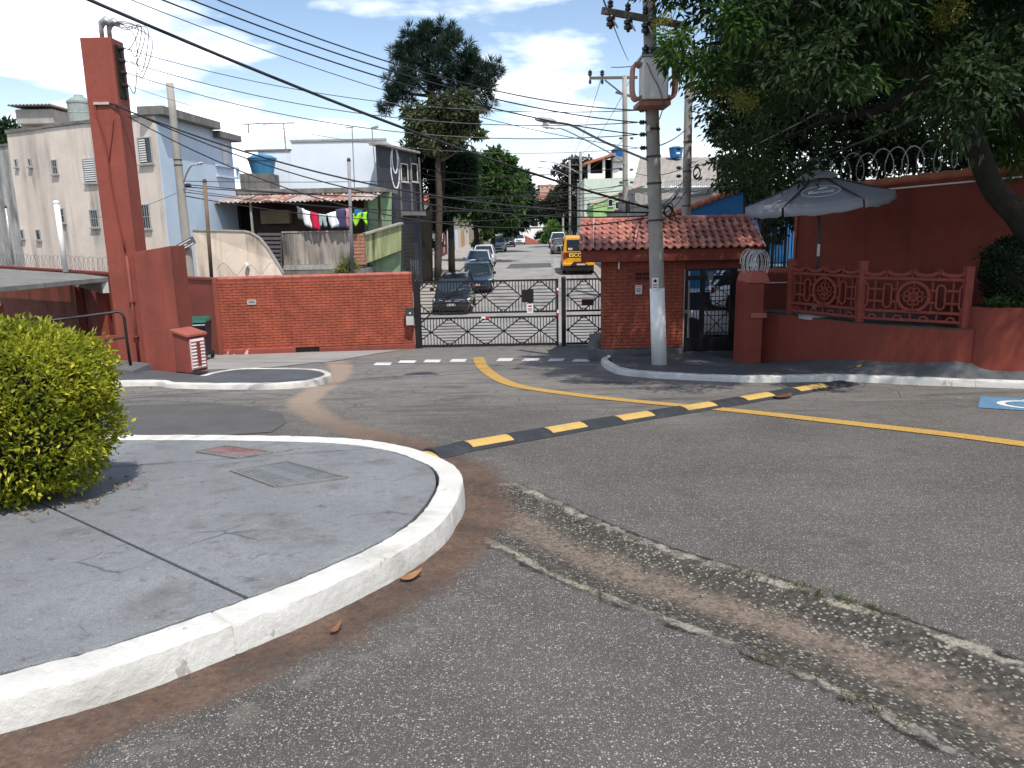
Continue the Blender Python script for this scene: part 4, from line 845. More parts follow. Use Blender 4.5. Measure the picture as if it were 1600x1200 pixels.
# planter
plp = spline([(7.42,13.2,0),(7.44,12.55,0),(7.62,12.22,0),(8.1,12.0,0),(9.0,11.8,0),(11.2,11.2,0)], 6); n = len(plp); zpl = at(1560,482,12.1).z
t = thing('planter', 'curved red planter wall at the right end of the ramp', 'planter', (8,12.2,-.5)); v = []
for i, p in enumerate(plp):
    d_ = plp[min(i+1,n-1)]-plp[max(i-1,0)]; d_.normalize(); nn = Vector((-d_.y, d_.x, 0))*.16
    for a, z_ in ((p, -1.0), (p, zpl), (p+nn, zpl), (p+nn, -1.0)): v.append((a.x, a.y, z_))
MB().add(v, [(i*4+k, (i+1)*4+k, (i+1)*4+k+1, i*4+k+1) for i in range(n-1) for k in range(3)]+[(0,1,2,3), ((n-1)*4+3,(n-1)*4+2,(n-1)*4+1,(n-1)*4)]).build('wall_body', red_shade, t)
MB().prism([(7.6,13.2,zpl-.05),(7.6,12.6,zpl-.05),(7.78,12.36,zpl-.05),(8.2,12.15,zpl-.05),(9.1,11.95,zpl-.05),(11.2,11.35,zpl-.05),(11.2,14,zpl-.05)][::-1], (0,0,-.2)).build('soil', mat('planter soil', (.05,.035,.025), .95, .3, 5, .6, 40), t)
# ---- rubber speed bump
SA, SB = gp(652,712), gp(1326,599); SA.z = SB.z = 0
Ms, Ls = frame(SA, SB); t = thing('speed_bump', 'black and yellow rubber speed bump laid across the road', 'speed bump', (SA+SB)/2+Vector((0,0,-.8)))
def spt(px):                       # where along the bump a picture column falls
    lo, hi = 0, Ls
    for _ in range(30):
        m_ = (lo+hi)/2; p = Ms @ Vector((m_,.12,0)); p = Vector((p.x, p.y, hz(p.y))); qv = p-O; u_ = 800+F*((qv.dot(Xv)*rc-qv.dot(Uv)*rs)/qv.dot(Fv))
        lo, hi = (m_, hi) if u_ < px else (lo, m_)
    return lo
def bump_piece(a, b, m, nm, n0=-.20, n1=.20, dz=0.0, h=.072):
    prof = [(n0, 0), (n0+.05, h*.45), (n0+.10, h*.86), (n0+.145, h)] if n0 < 0 else []
    prof = [(x, h*(1-abs(x/.205)**2.2)) for x in np.linspace(n0, n1, 9)]
    mb = MB(); v = []
    for u_ in np.linspace(a, b, 4):
        for (x, z) in prof: p = Ms @ Vector((u_, x, 0)); v.append((p.x, p.y, rz(p.x, p.y)+max(z, .002)+dz+.004))
        for x in (n1, n0): p = Ms @ Vector((u_, x, 0)); v.append((p.x, p.y, rz(p.x, p.y)-.01))
    K = len(prof)+2
    mb.add(v, [(i*K+k, (i+1)*K+k, (i+1)*K+(k+1) % K, i*K+(k+1) % K) for i in range(3) for k in range(K)]+[tuple(range(K))[::-1], tuple(range(3*K, 4*K))])
    return mb.build(nm, m, t, smooth=False)
yy = [(735,802),(860,917),(970,1022),(1072,1119),(1165,1209),(1248,1293)]
ed = [spt(p) for pr_ in yy for p in pr_]
cuts_ = [0.0, .16]+[x for x in ed]+[Ls-.22, Ls]
bump_piece(0.0, .16, yellow_r, 'end_cap', h=.04); prev = .165
for i in range(6):
    a, b = ed[2*i], ed[2*i+1]
    bump_piece(prev, a-.004, rubber, 'black_block'); bump_piece(a, b, rubber, 'black_block')
    pd = bump_piece(a+.012, b-.012, yellow_r, 'yellow_pad', -.01, .155, .004)
    for f_ in (.25, .75):
        p = Ms @ Vector((a+(b-a)*f_, .10, 0)); MB().lathe((p.x, p.y, rz(p.x, p.y)+.045), [(.018,0),(.018,.004),(.008,.006)], 8).build('bolt', dark_metal, pd)
    prev = b+.004
bump_piece(prev, Ls-.22, rubber, 'black_block'); bump_piece(Ls-.216, Ls, rubber, 'end_cap', h=.035)
# ================================================================ POLES, TRANSFORMER, UMBRELLA, WIRE
def insul_on(parent, p, axis=(1,0,0), s=1.0, name='insulator'):
    p = Vector(p); a = Vector(axis).normalized(); pts = [p+a*(d*s) for d in (0,.02,.03,.06,.07,.08,.11,.12,.14)]
    return MB().tube(pts, [k*s for k in (.02,.02,.045,.045,.028,.045,.045,.02,.015)], 8).build(name, insul, parent)
def pole(name, label, base, top, r0, r1, m, group='utility poles', n=14, bands=()):
    base = Vector(base); top = Vector(top); t = thing(name, label, 'pole', base, group); k = 9
    pts = [base.lerp(top, i/(k-1)) for i in range(k)]; MB().tube(pts, [r0+(r1-r0)*i/(k-1) for i in range(k)], n).build('shaft', m, t, smooth=True)
    for f_ in bands:
        p = base.lerp(top, f_); r = r0+(r1-r0)*f_; d = (top-base).normalized(); MB().tube([p-d*.02, p+d*.02], r+.012, n).build('band', dark_metal, t)
    return t
b1 = Vector((2.97, 15.19, hz(15.19)+.10)); t1_ = at(1014,0,15.19); t1_ = b1+(t1_-b1)*1.45
P1 = pole('utility_pole', 'near concrete utility pole with white painted foot, in front of the gatehouse', b1, t1_, .150, .105, conc_pole, bands=(.29,.36,.41,.46,.51,.56))
on1 = lambda py: b1+(t1_-b1)*((at(1020,py,15.19).z-b1.z)/(t1_.z-b1.z))
pts = [b1+(t1_-b1)*(k/60) for k in range(8)]; zz = at(1030,450,15.19).z; fr = (zz-b1.z)/(t1_.z-b1.z)
MB().tube([b1, b1+(t1_-b1)*fr], [.1535, .1535-.045*fr], 16).build('painted_foot', white_p, P1, smooth=True, label='white painted lower band')
c = at(1023.5,443,15.03); s_ = thing('pole_notice', 'small white notice strapped to the near utility pole', 'notice', c); MB().box(c.x-.062, c.x+.062, c.y-.02, c.y-.012, c.z-.11, c.z+.11).build('plate', paper, s_)
MB().lathe((c.x, c.y-.021, c.z+.05), [(.035,0),(.035,.003),(.022,.003),(.022,0)], 14, 'y').build('symbol', ink_red, s_)
for i in range(3): MB().box(c.x-.045, c.x+.045, c.y-.0235, c.y-.0205, c.z-.08+i*.03, c.z-.067+i*.03).build('print', ink, s_)
# transformer
c = at(1021,125,14.72); t = thing('transformer', 'pale grey pole transformer with rust coloured cooling tubes', 'transformer', c)
h_, w_ = .36, .235
MB().box(c.x-w_, c.x+w_, 14.50, 14.92, c.z-h_, c.z+h_).build('tank', mat('pale transformer paint', (.68,.67,.64), .5, .08, 3, .1, 40, (.25,.2,.16), .5, (5,5,.6)), t, bevel=.03)
MB().box(c.x-w_-.03, c.x+w_+.03, 14.47, 14.95, c.z+h_, c.z+h_+.035).build('lid', galv, t, bevel=.01)
for s_ in (-1, 1):
    for k, dy in enumerate((.0, .11, .22, .33)):
        y = 14.54+dy; x0 = c.x+s_*w_; MB().tube(spline([(x0, y, c.z+.24), (x0+s_*.08, y, c.z+.27), (x0+s_*.145, y, c.z+.20), (x0+s_*.15, y, c.z-.20), (x0+s_*.09, y, c.z-.33), (x0, y, c.z-.30)], 4), .024, 8).build('cooling_tube', mat('rust brown tube', (.42,.22,.16), .6, .2, 5, .1, 40), t, smooth=True)
MB().box(c.x-w_-.05, c.x+w_+.05, 14.52, 15.2, c.z-h_-.10, c.z-h_-.02).build('bracket', mat('rust brown bracket', (.30,.14,.10), .65), t)
for dx in (-.15, 0, .15): insul_on(t, (c.x+dx, 14.72, c.z+h_+.03), (0,0,1), 1.5, 'bushing')
MB().tube(spline([(c.x-.17,14.47,c.z+.25), (c.x-.08,14.45,c.z+.05), (c.x+.06,14.46,c.z-.2), (c.x+.14,14.5,c.z-.5), (c.x+.10,14.95,c.z-.8)], 5), .010, 6).build('lead', wire_l, t, smooth=True)
# low voltage rack on pole 1
P1I = []
for py_ in (172, 191, 210, 231):
    p = on1(py_)+Vector((-.13,-.02,0)); insul_on(P1, p, (-1,0,0), .95); MB().box(p.x-.01, p.x+.05, p.y-.02, p.y+.02, p.z-.03, p.z+.03).build('clamp', dark_metal, P1); P1I.append(p+Vector((-.15,0,0)))
p = on1(202); MB().box(p.x-.16, p.x-.08, p.y-.18, p.y-.12, p.z-.05, p.z+.05).build('junction_box', paper, P1)
# cut-out fuses and arm near the top
p = on1(40); c0, c1 = p+Vector((-.9,-.1,.25)), p+Vector((.7,-.1,-.05)); MB().bar(c0, c1, .09, .11).build('cross_arm', mat('timber arm', (.12,.10,.085), .85), P1)
for f_ in (.1, .3, .5): a = c0.lerp(c1, f_); insul_on(P1, a+Vector((0,-.06,-.05)), (0,0,-1), 1.8, 'fuse_holder'); MB().tube([a+Vector((0,-.1,-.08)), a+Vector((.12,-.12,-.30))], .018, 6).build('fuse_tube', louvre, P1); insul_on(P1, a+Vector((0,0,.05)), (0,0,1), 1.2)
def lamp(name, label, pts, r, head, hm=None):
    t = thing(name, label, 'street lamp', pts[0], 'street lamps on arms'); MB().tube(spline(pts, 5), r, 8).build('arm', galv, t, smooth=True)
    a = Vector(pts[-1]); d = (a-Vector(pts[-2])).normalized(); side = d.cross(Vector((0,0,1))).normalized()
    L_ = head; mb = MB(); vs = []
    for f_, w2, h2 in ((0,.04,.04), (.25,.09,.06), (.8,.10,.055), (1,.05,.03)):
        p = a+d*(L_*f_); vs += [p-side*w2, p-side*w2*.7+Vector((0,0,h2)), p+side*w2*.7+Vector((0,0,h2)), p+side*w2, p+Vector((0,0,-h2*.5))]
    mb.add(vs, [(i*5+k, (i+1)*5+k, (i+1)*5+(k+1) % 5, i*5+(k+1) % 5) for i in range(3) for k in range(5)]+[(4,3,2,1,0), (15,16,17,18,19)]); h = mb.build('lamp_head', mat('lamp housing', (.34,.35,.36), .5), t)
    p = a+d*L_*.55; MB().box(p.x-.05*L_/.5, p.x+.10*L_/.5, p.y-.06, p.y+.06, p.z-.06, p.z-.03).build('lens', lamp_w, h)
    return t
lamp('street_lamp', 'street lamp on long straight arm from the near utility pole', [on1(254), at(945,222,14.8), at(893,196,14.4), at(868,192,14.3)], .022, .38)
# pole 2
g2y = 23.0; b2 = Vector((at(1075,300,g2y).x, g2y, -1.9)); t2 = Vector((at(1077,90,g2y).x, g2y, at(1077,90,g2y).z))
P2_ = pole('utility_pole', 'plain concrete utility pole right of the near pole, rising behind the gatehouse roof', b2, t2, .15, .11, conc_pole, bands=(.5,.62,.72))
for py_ in (202, 232, 262, 275): insul_on(P2_, (at(1070,py_,g2y).x-.1, g2y, at(1070,py_,g2y).z), (-1,0,0), 1.1)
for dz in (0, .06, .12): MB().tube([(at(1087,272,g2y).x+.10*math.cos(a), g2y-.15+.03*dz, at(1087,272,g2y).z+.16*math.sin(a)+dz*.3) for a in np.linspace(0, 6.28, 16)], .016, 5).build('cable_coil', wire_m, P2_)
# pole 3 with cross arm
g3 = 38.0; b3 = Vector((at(980,300,g3).x, g3, hz(g3)+.1)); t3 = Vector((at(976,118,g3).x, g3, at(976,118,g3).z))
P3_ = pole('utility_pole', 'slim utility pole with long cross arm, left of the transformer', b3, t3, .15, .11, conc_pole, bands=(.45,.55,.68,.8))
ca, cb = at(921,122,g3), at(996,121,g3); MB().bar(ca, cb, .10, .12).build('cross_arm', mat('weathered timber', (.10,.095,.09), .85), P3_); MB().bar(at(945,125,g3), at(974,148,g3), .04, .06).build('brace', dark_metal, P3_)
MB().bar(at(962,144,g3), at(992,152,g3), .10, .10).build('cross_arm', wood_grey, P3_)
for px in (922, 941, 988): insul_on(P3_, at(px,120,g3), (0,0,1), 2.2); insul_on(P3_, at(px,124,g3), (0,0,-1), 1.6)
for py_ in (216, 265, 285, 303): insul_on(P3_, at(973,py_,g3), (-1,0,0), 1.3); insul_on(P3_, at(984,py_,g3), (1,0,0), 1.3)
MB().tube([at(981,314,g3-.3), at(981,331,g3-.3)], .10, 8).build('splice_canister', black_iron, P3_)
lamp('street_lamp', 'street lamp on curved arm from the slim pole with the cross arm', [at(978,265,g3), at(972,252,g3-.2), at(955,240,g3-.6), at(885,204,g3-2), at(865,201,g3-2.3)], .035, .6)
# far poles on the right footway
for i, (px, py_, Y, lab) in enumerate(((891,275,85,'far utility pole at the right kerb beyond the school van'), (908,262,66,'middle distance utility pole with cable clutter beyond the gatehouse roof'), (880,300,106,'farthest utility pole near the crest of the street'))):
    a = Vector((at(px,370,Y).x, Y, hz(Y)+.1)); b = at(px-1,py_-25,Y); P = pole('utility_pole', lab, a, b, .15, .11, conc_pole)
    MB().bar(b+Vector((-.9,0,-.5)), b+Vector((.9,0,-.5)), .1, .12).build('cross_arm', wood_grey, P)
    for dx in (-.7, 0, .7): insul_on(P, b+Vector((dx,0,-.45)), (0,0,1), 2)
    p0 = b+Vector((0,0,-1.8)); MB().tube([Vector((a.x,a.y,a.z)), Vector((a.x,a.y,a.z+1.3))], .156, 12).build('painted_foot', white_p, P)
    lamp('street_lamp', ('far street lamp arm reaching over the road from the far right pole', 'street lamp arm over the road from the middle distance pole', 'tiny street lamp on the farthest pole')[i], [p0, p0+Vector((-1.0,-.3,.5)), p0+Vector((-2.3,-.6,.95)), p0+Vector((-2.9,-.7,1.0))], .04, .6)
# left pole with bracket lamp and street sign
gl = 27.0; bl_ = Vector((at(296,420,gl).x, gl, -2.2)); tl_ = at(265,130,gl)
PL = pole('utility_pole', 'concrete pole before the cream house with a bent lamp bracket', bl_, tl_, .17, .115, conc_pole, bands=(.70,.72))
lamp('street_lamp', 'small bracket lamp on the pole before the cream house', [at(287,284,gl-.2), at(292,270,gl-.3), at(299,259,gl-.4), at(308,257,gl-.4)], .03, .22)
c = at(290,382,gl-.25); t = thing('street_sign', 'tilted grey sign board on the pole before the cream house', 'sign', c); M_ = Matrix.Translation(c) @ Matrix.Rotation(R(-27), 4, 'Y')
xf(MB().box(-.36,.36,-.02,.0,-.13,.13), M_).build('board', wood_grey, t, bevel=.004)
for i, (a, b) in enumerate(((-.28,.25), (-.30,.05), (-.28,.28))): xf(MB().box(a,b,-.024,-.0205,.06-i*.08,.085-i*.08), M_).build('print', white_p, t)
insul_on(PL, at(289,290,gl-.2), (1,0,0), 1.6)
# slim posts
for (pa, pb, Y, r, m, lab) in (((320,285),(331,440),23.2,.055,trunk_post,'slim brown timber post rising behind the wall corner'), ((545,252),(551,440),23.5,.05,steel_pole,'slim grey steel post in front of the washing line'), ((88,318),(103,425),27,.09,white_p,'pale concrete post before the cream house near the carport'), ((9,325),(21,412),29,.04,galv,'thin pale post at the far left before the grey wall')):
    a, b = at(*pa, Y), at(*pb, Y); t = thing('post', lab, 'post', b, 'slim posts behind the boundary wall'); MB().tube([b, a], r, 10).build('shaft', m, t, smooth=True); MB().lathe(a, [(r*1.15,0),(r*1.15,.05),(r*.6,.10)], 10).build('cap', dark_metal if r < .06 else m, t)
# ---- razor wire
def razor(name, label, path, r, pitch, tr=.0065, barbs=True, m=galv, squash=1.0):
    P = resample([Vector(p) for p in path], 160); Lp = sum((b-a).length for a, b in zip(P[:-1], P[1:])); nt_ = int(Lp/pitch); t = thing(name, label, 'razor wire', P[0]); pts = []; K = nt_*22
    bb = MB()
    for i in range(K+1):
        f_ = i/K; k = min(158, int(f_*159)); p = P[k].lerp(P[k+1], f_*159-k); d = (P[k+1]-P[k]).normalized(); s_ = d.cross(Vector((0,0,1))).normalized(); a = 2*math.pi*f_*nt_
        rr = r*(1+.10*math.sin(a*.37+1)); q_ = p+s_*(math.cos(a)*rr*squash)+Vector((0,0,math.sin(a)*rr)); pts.append(q_)
        if barbs and i % 2 == 0:
            e = Vector((random.uniform(-1,1), random.uniform(-1,1), random.uniform(-1,1))).normalized()*.03; bb.bar(q_-e, q_+e, .016, .004)
    MB().tube(pts, tr, 5).build('coil', m, t)
    if barbs: bb.build('barbs', m, t, kind='stuff')
    return t
a = Mw @ Vector((.2,-.1,ztl+.36)); b = Mw @ Vector((Lw_-.8,-.1,ztr+.34)); razor('razor_wire', 'silver razor wire coils along the top of the tall red wall', [a, b], .27, .30, .009)
zt_ = at(500,420,21.6).z; razor('razor_wire', 'thin razor wire loops along the top of the brick wall', [M @ Vector((0,-.1,zt_+.02)) if False else Vector((-8,21.25,zt_+.05)), Vector((-2.9,22.1,zt_+.05))], .15, .62, .0045, False, wire_l, .25)
razor('razor_wire', 'razor wire loops over the plain red wall at far left', [Vector((-24,35.1,.75)), Vector((-10.3,22.9,.70))], .22, .40, .006, False, wire_l, .3)
c = at(648,418,21.95); razor('razor_wire', 'tight bundle of razor wire at the end of the brick wall', [c+Vector((-.12,0,0)), c+Vector((.12,.05,0))], .20, .05, .006, True, wire_l)
c = at(1179,410,15.2); razor('razor_wire', 'thick pale roll of razor wire on the red pier by the gatehouse', [c+Vector((-.10,.16,0)), c+Vector((.10,-.22,-.02))], .235, .035, .009, True, mat('pale wire', (.55,.54,.52), .5, .2, 8, 0), .72)
# ---- parasol
UY = 14.5; ap = at(1281,269,UY); zr0 = at(1283,311,UY).z
t = thing('parasol', 'grey canvas parasol with white oval logo, tilted over the terrace', 'parasol', (ap.x, UY, -.13), None)
RU = 1.29; hU = ap.z-zr0; Mt = Matrix.Translation((ap.x, UY, ap.z-hU)) @ Matrix.Rotation(R(-6.5), 4, 'Y') @ Matrix.Rotation(R(3), 4, 'X')
cor = [Vector((RU*math.cos(R(60*k-18)), RU*math.sin(R(60*k-18)), 0)) for k in range(6)]; top = Vector((0,0,hU))
for k in range(6):
    a, b = cor[k], cor[(k+1) % 6]; nr, nc = 7, 8; v = []
    for i in range(nr+1):
        f_ = i/nr
        for j in range(nc+1):
            p = top.lerp(a.lerp(b, j/nc), f_); sag = -.05*math.sin(math.pi*j/nc)*f_**1.3-.035*math.sin(math.pi*f_); v.append(p+Vector((0,0,sag)))
    mb = MB().add(v, [(i*(nc+1)+j, (i+1)*(nc+1)+j, (i+1)*(nc+1)+j+1, i*(nc+1)+j+1) for i in range(nr) for j in range(nc)]); pn = xf(mb, Mt).build('canopy_panel', canvas, t, smooth=True)
    so = pn.modifiers.new('thick', 'SOLIDIFY'); so.thickness = .004
    v = []
    for j in range(nc+1):
        f_ = .02+.96*j/nc; e = a.lerp(b, f_)+Vector((0,0,-.05*math.sin(math.pi*f_))); o_ = e.normalized()*.006; w2 = .012*math.sin(j*2.1+k)
        v += [e+o_, e*1.012+Vector((0,0,-.07+w2*.3)), e*1.018+Vector((0,0,-.145+w2))]
    vl = xf(MB().add(v, [(j*3+q_, (j+1)*3+q_, (j+1)*3+q_+1, j*3+q_+1) for j in range(nc) for q_ in range(2)]), Mt).build('valance', canvas, t, smooth=True); so = vl.modifiers.new('thick', 'SOLIDIFY'); so.thickness = .004
    xf(MB().bar(top*.95, cor[k]*.985+Vector((0,0,-.01)), .02, .03), Mt).build('rib', dark_metal, t); xf(MB().bar(Vector((0,0,hU-.75)), cor[k]*.5+Vector((0,0,hU*.5-.03)), .015, .02), Mt).build('strut', dark_metal, t)
v = [Vector((0,0,hU+.05))]; K = 24
for rr_, zz in ((.20,.012), (.40,-.098)):
    for k in range(K): a = 2*math.pi*k/K; v.append(Vector((rr_*math.cos(a), rr_*math.sin(a), hU+zz+(.018*math.sin(a*6) if rr_ > .3 else .006*math.sin(a*6)))))
cp = xf(MB().add(v, [(0, 1+k, 1+(k+1) % K) for k in range(K)]+[(1+k, 1+K+k, 1+K+(k+1) % K, 1+(k+1) % K) for k in range(K)]), Mt).build('vent_cap', canvas, t, smooth=True); cp.modifiers.new('thick','SOLIDIFY').thickness = .004
xf(MB().lathe((0,0,hU+.07), [(.03,0),(.032,.06),(.02,.08),(.018,.10)], 10), Mt).build('finial', white_p, t)
jn = Mt @ Vector((0,0,-.7)); MB().tube([Mt @ Vector((0,0,hU)), jn, (jn.x,jn.y,-.13)], .026, 10).build('mast', dark_metal, t, smooth=True); zz = at(1285,391,UY).z; MB().tube([(jn.x,jn.y,zz-.11),(jn.x,jn.y,zz+.11)], .03, 10).build('mast_glint', galv, t)  # the short light tube stands for light caught on the dark mast
MB().lathe((jn.x,jn.y,-.13), [(.30,0),(.30,.06),(.06,.10),(.05,.25)], 16).build('foot', conc, t)
a, b = cor[4], cor[5]; e1 = (b-a).normalized(); mid = (a+b)/2; e2 = (top-mid).normalized(); nn = e1.cross(e2); cl = mid.lerp(top, .36)+nn*.001+Vector((0,0,-.012)); off = -.012
Fm = Mt @ Matrix(((e1.x,e2.x,nn.x,cl.x+nn.x*.02),(e1.y,e2.y,nn.y,cl.y+nn.y*.02),(e1.z,e2.z,nn.z,cl.z+nn.z*.02),(0,0,0,1)))
logo = bpy.data.objects.new('logo', None)
lg = mat('white print', (.72,.73,.74), .7, .04, 5, 0)
ring = PB().sweep([(.315*math.cos(R(q_)), .20*math.sin(R(q_))) for q_ in range(0,361,8)], .012, .003); ring.v = [(x, z, y) for x, y, z in ring.v]; xf(ring, Fm).build('logo_oval', lg, t)
text_mesh('foccus', .165, lg, t, 'logo_lettering', Fm @ Matrix.Translation((-.01,-.025,.0015)), .25, .004)
MB_ = MB().prism([(-.06,.075,0),(.0,.125,0),(.10,.135,0),(.13,.10,0),(.06,.085,0),(.0,.065,0)], (0,0,.003)); xf(MB_, Fm).build('logo_swoosh', lg, t)
# ---- overhead wires
def wire(label, p, q_, sag, r=.009, m=None, n=22, group='overhead wires'):
    p, q_ = Vector(p), Vector(q_); pts = [p.lerp(q_, k/n)+Vector((0,0,-4*sag*(k/n)*(1-k/n))) for k in range(n+1)]
    o = MB().tube(pts, r, 5).build('overhead_wire', m or wire_m, None, smooth=True); return tag(o, label, 'wire', group)
wire('thickest black cable crossing the sky from top left to the near pole', at(-90,-102,9.0), on1(325)+Vector((-.12,0,0)), .22, .022)
for i, (st, sg) in enumerate((((100,-105),.40), ((50,-105),.36), ((0,-105),.34), ((-40,-102),.34))):
    wire(('uppermost thin wire descending from top edge to the near pole rack', 'second thin wire descending from top left to the near pole rack', 'third thin wire descending from top left to the near pole rack', 'lowest hairline wire descending from top left to the near pole rack')[i], at(*st, 9.2), P1I[i], sg, (.010,.011,.011,.006)[i])
for i in range(4): wire(('top', 'second', 'third', 'bottom')[i]+' service wire from the red pillar insulators to the near pole', PI_INS[i], P1I[i]+Vector((0,.02,0)), .42+.04*i, (.008,.009,.009,.005)[i], wire_l)
ca_ = [at(168,160,PY-.03), at(180,163,PY-.03), at(200,182,PY+.1)]
wire('thick telephone cable from the red pillar bracket to the near pole', ca_[0], on1(332)+Vector((-.12,-.03,0)), .55, .017); wire('twin telephone cable just below, from the red pillar bracket', ca_[1], on1(337)+Vector((-.12,0,0)), .70, .013); wire('lower slack telephone cable from the red pillar to the near pole', ca_[2], on1(340)+Vector((-.12,.03,0)), .95, .012)
wire('thin stay wire from the left pole crossing the cream house', at(293,293,gl-.2), at(150,340,30), .15, .008)
for i, (ya, yb, sg) in enumerate(((283,262,.25), (288,290,.5), (292,298,.35), (296,303,.75), (300,312,.6), (306,316,.9))):
    wire(('highest', 'second', 'third', 'fourth', 'fifth', 'lowest')[i]+' cable of the bundle from the left pole to the slim pole over the street', at(288,ya,gl), at(975,yb,g3), sg, .012+.003*(i % 3), wire_m)
for i, (pa, Ya, pb, Yb, sg, lab) in enumerate((((650,262),44,(978,262),g3,.4,'upper cable from the black house to the slim pole'), ((652,268),44,(980,288),g3,.7,'middle cable from the black house to the slim pole'), ((655,300),46,(981,305),g3,.3,'lower cable from the black house to the slim pole'),
    ((1010,332),15.2,(1072,298),g2y,.25,'slack cable from the near pole to the plain pole'), ((1012,328),15.2,(1072,275),g2y,.2,'upper cable from the near pole to the plain pole'), ((1012,232),15.2,(1071,203),g2y,.08,'high thin wire from the near pole to the plain pole'),
    ((980,285),g3,(1012,322),15.2,.3,'cable from the slim pole down to the near pole'), ((982,303),g3,(1012,334),15.2,.45,'low cable from the slim pole to the near pole'), ((982,265),g3,(1071,262),g2y,.25,'cable from the slim pole to the plain pole'), ((983,290),g3,(1071,283),g2y,.4,'lower cable from the slim pole to the plain pole'),
    ((1078,300),g2y,(1506,150),12.1,.25,'pale cable climbing from the plain pole through the big tree'), ((1078,262),g2y,(1290,170),12,.12,'thin cable climbing from the plain pole into the big tree'),
    ((941,118),g3,(892,250),85,.5,'wire from the cross arm to the far poles'), ((988,118),g3,(909,240),66,.5,'second wire from the cross arm to the far poles'), ((976,216),g3,(893,270),85,.6,'low voltage wire along the street to the far pole'), ((976,285),g3,(908,285),66,.5,'telephone cable along the street to the middle pole'), ((975,303),g3,(906,300),66,.8,'slack telephone cable along the street to the middle pole'), ((905,285),66,(682,292),60,.6,'cable across the street from the middle pole to the green sign'), ((892,300),85,(720,305),74,.6,'far cable across the street between the trees'),
    ((943,0),13,(982,95),g3,.05,'thin wire dropping from the top edge to the cross arm'), ((1013,100),15.1,(955,105),20,.02,'short jumper bar left of the transformer'))):
    wire(lab, at(*pa, Ya), at(*pb, Yb), sg, .014 if max(Ya, Yb) > 20 else .010, wire_l if 'thin' in lab or 'pale' in lab else wire_m)
c = at(1042,318,16.5); t = thing('cable_loop', 'tangle of black slack cable loops beside the near pole', 'cable'  , c, 'overhead wires')
for k in range(4): MB().tube(spline([on1(328)+Vector((.1,0,0)), at(1035+k*4,322,16), at(1050+k*2,318+k*9,16.5), at(1046-k*3,340-k*2,16.6), at(1040+k,322,16.4), at(1072,300-k*6,g2y)], 5), .012, 5).build('loop', wire_m, t, smooth=True)
# ================================================================ HOUSES OUTSIDE
def hit(M, px, py):
    Mi = M.inverted(); o = Mi @ O; d = Mi.to_3x3() @ ray(px, py); t = -o.y/d.y; p = o+d*t; return p.x, p.z
def lb(M, nm, m, parent, *a, **k): return lbox(M, *a).build(nm, m, parent, **k)
def window(parent, M, u0, u1, z0, z1, style='dark', fm=None):
    fm = fm or galv; w = lb(M, 'window', glass_dk, parent, u0, u1, -.02, .012, z0, z1)
    for a in ((u0-.04,u1+.04,.0,.045,z0-.04,z0), (u0-.04,u1+.04,.0,.04,z1,z1+.04), (u0-.04,u0,.0,.04,z0,z1), (u1,u1+.04,.0,.04,z0,z1)): lb(M, 'frame', fm, w, *a)
    lb(M, 'sill', conc, w, u0-.08, u1+.08, .0, .10, z0-.09, z0-.04)
    if style in ('half', 'shutter'):
        ue_ = u0+(u1-u0)*(.60 if style == 'half' else 1.0); lb(M, 'shutter', dark_metal, w, u0, ue_, .012, .025, z0, z1); z = z0+.05
        while z < z1-.04: lb(M, 'slat', white_p, w, u0+.03, ue_-.02, .025, .042, z, z+.045); z += .085
    if style == 'grille':
        x = u0+.07
        while x < u1-.03: lb(M, 'bar', galv, w, x-.01, x+.01, .03, .05, z0, z1); x += .13
        lb(M, 'bar', galv, w, u0, u1, .028, .048, (z0+z1)/2-.01, (z0+z1)/2+.01)
    if style == 'panes': lb(M, 'mullion', fm, w, (u0+u1)/2-.02, (u0+u1)/2+.02, .012, .035, z0, z1); lb(M, 'mullion', fm, w, u0, u1, .012, .033, (z0+z1)/2-.02, (z0+z1)/2+.02)
    return w
def winpx(parent, M, a, b, c, d, style, fm=None):
    u0, z1 = hit(M, a, c); u1, z0 = hit(M, b, d); return window(parent, M, u0, u1, z0, z1, style, fm)
def body(nm, m, parent, plan, z0, z1, **k): return MB().prism([(x, y, z0) for x, y in plan], (0,0,z1-z0)).build(nm, m, parent, **k)
# ---- cream house with pale blue flank
A, B, C = (-21.4,34.4), (-13.1,30.0), (-12.55,36.4); M, LA = frame(A, B); MBl, LB = frame(B, C)
zt = hit(M, 272, 176)[1]; t = thing('cream_house', 'three storey cream house with stained walls and pale blue flank', 'house', (-17,32.5,-2.4))
body('wall', cream, t, [A, B, C, (-19.5,42)], -2.6, zt)
lb(MBl, 'flank_wall', blue_wall, t, .02, LB, 0, .03, -2.6, zt, label='pale blue flank wall')
for k in range(7): u0, u1 = LA*k/7, LA*(k+1)/7-.02; lb(M, 'coping', conc_dark, t, u0, u1, -.25, .06, zt+random.uniform(-.03,.02), zt+.10+random.uniform(-.02,.03))
lb(MBl, 'roof_slab', conc_dark, t, -.1, LB-1.8, -.6, .42, zt+.0, zt+.32, bevel=.02); lb(MBl, 'roof_slab', conc_dark, t, LB-1.8, LB+.4, -.6, .35, zt-.30, zt-.02, bevel=.02)
for q_ in ((130,152,250,284,'shutter'), (216,239,217,254,'half'), (81,91,251,271,'grille'), (141,155,329,354,'grille'), (217,236,321,356,'grille'), (91,102,327,347,'grille'), (57,64,360,374,'dark')): winpx(t, M, *q_)
winpx(t, MBl, 345,361,224,258,'half')
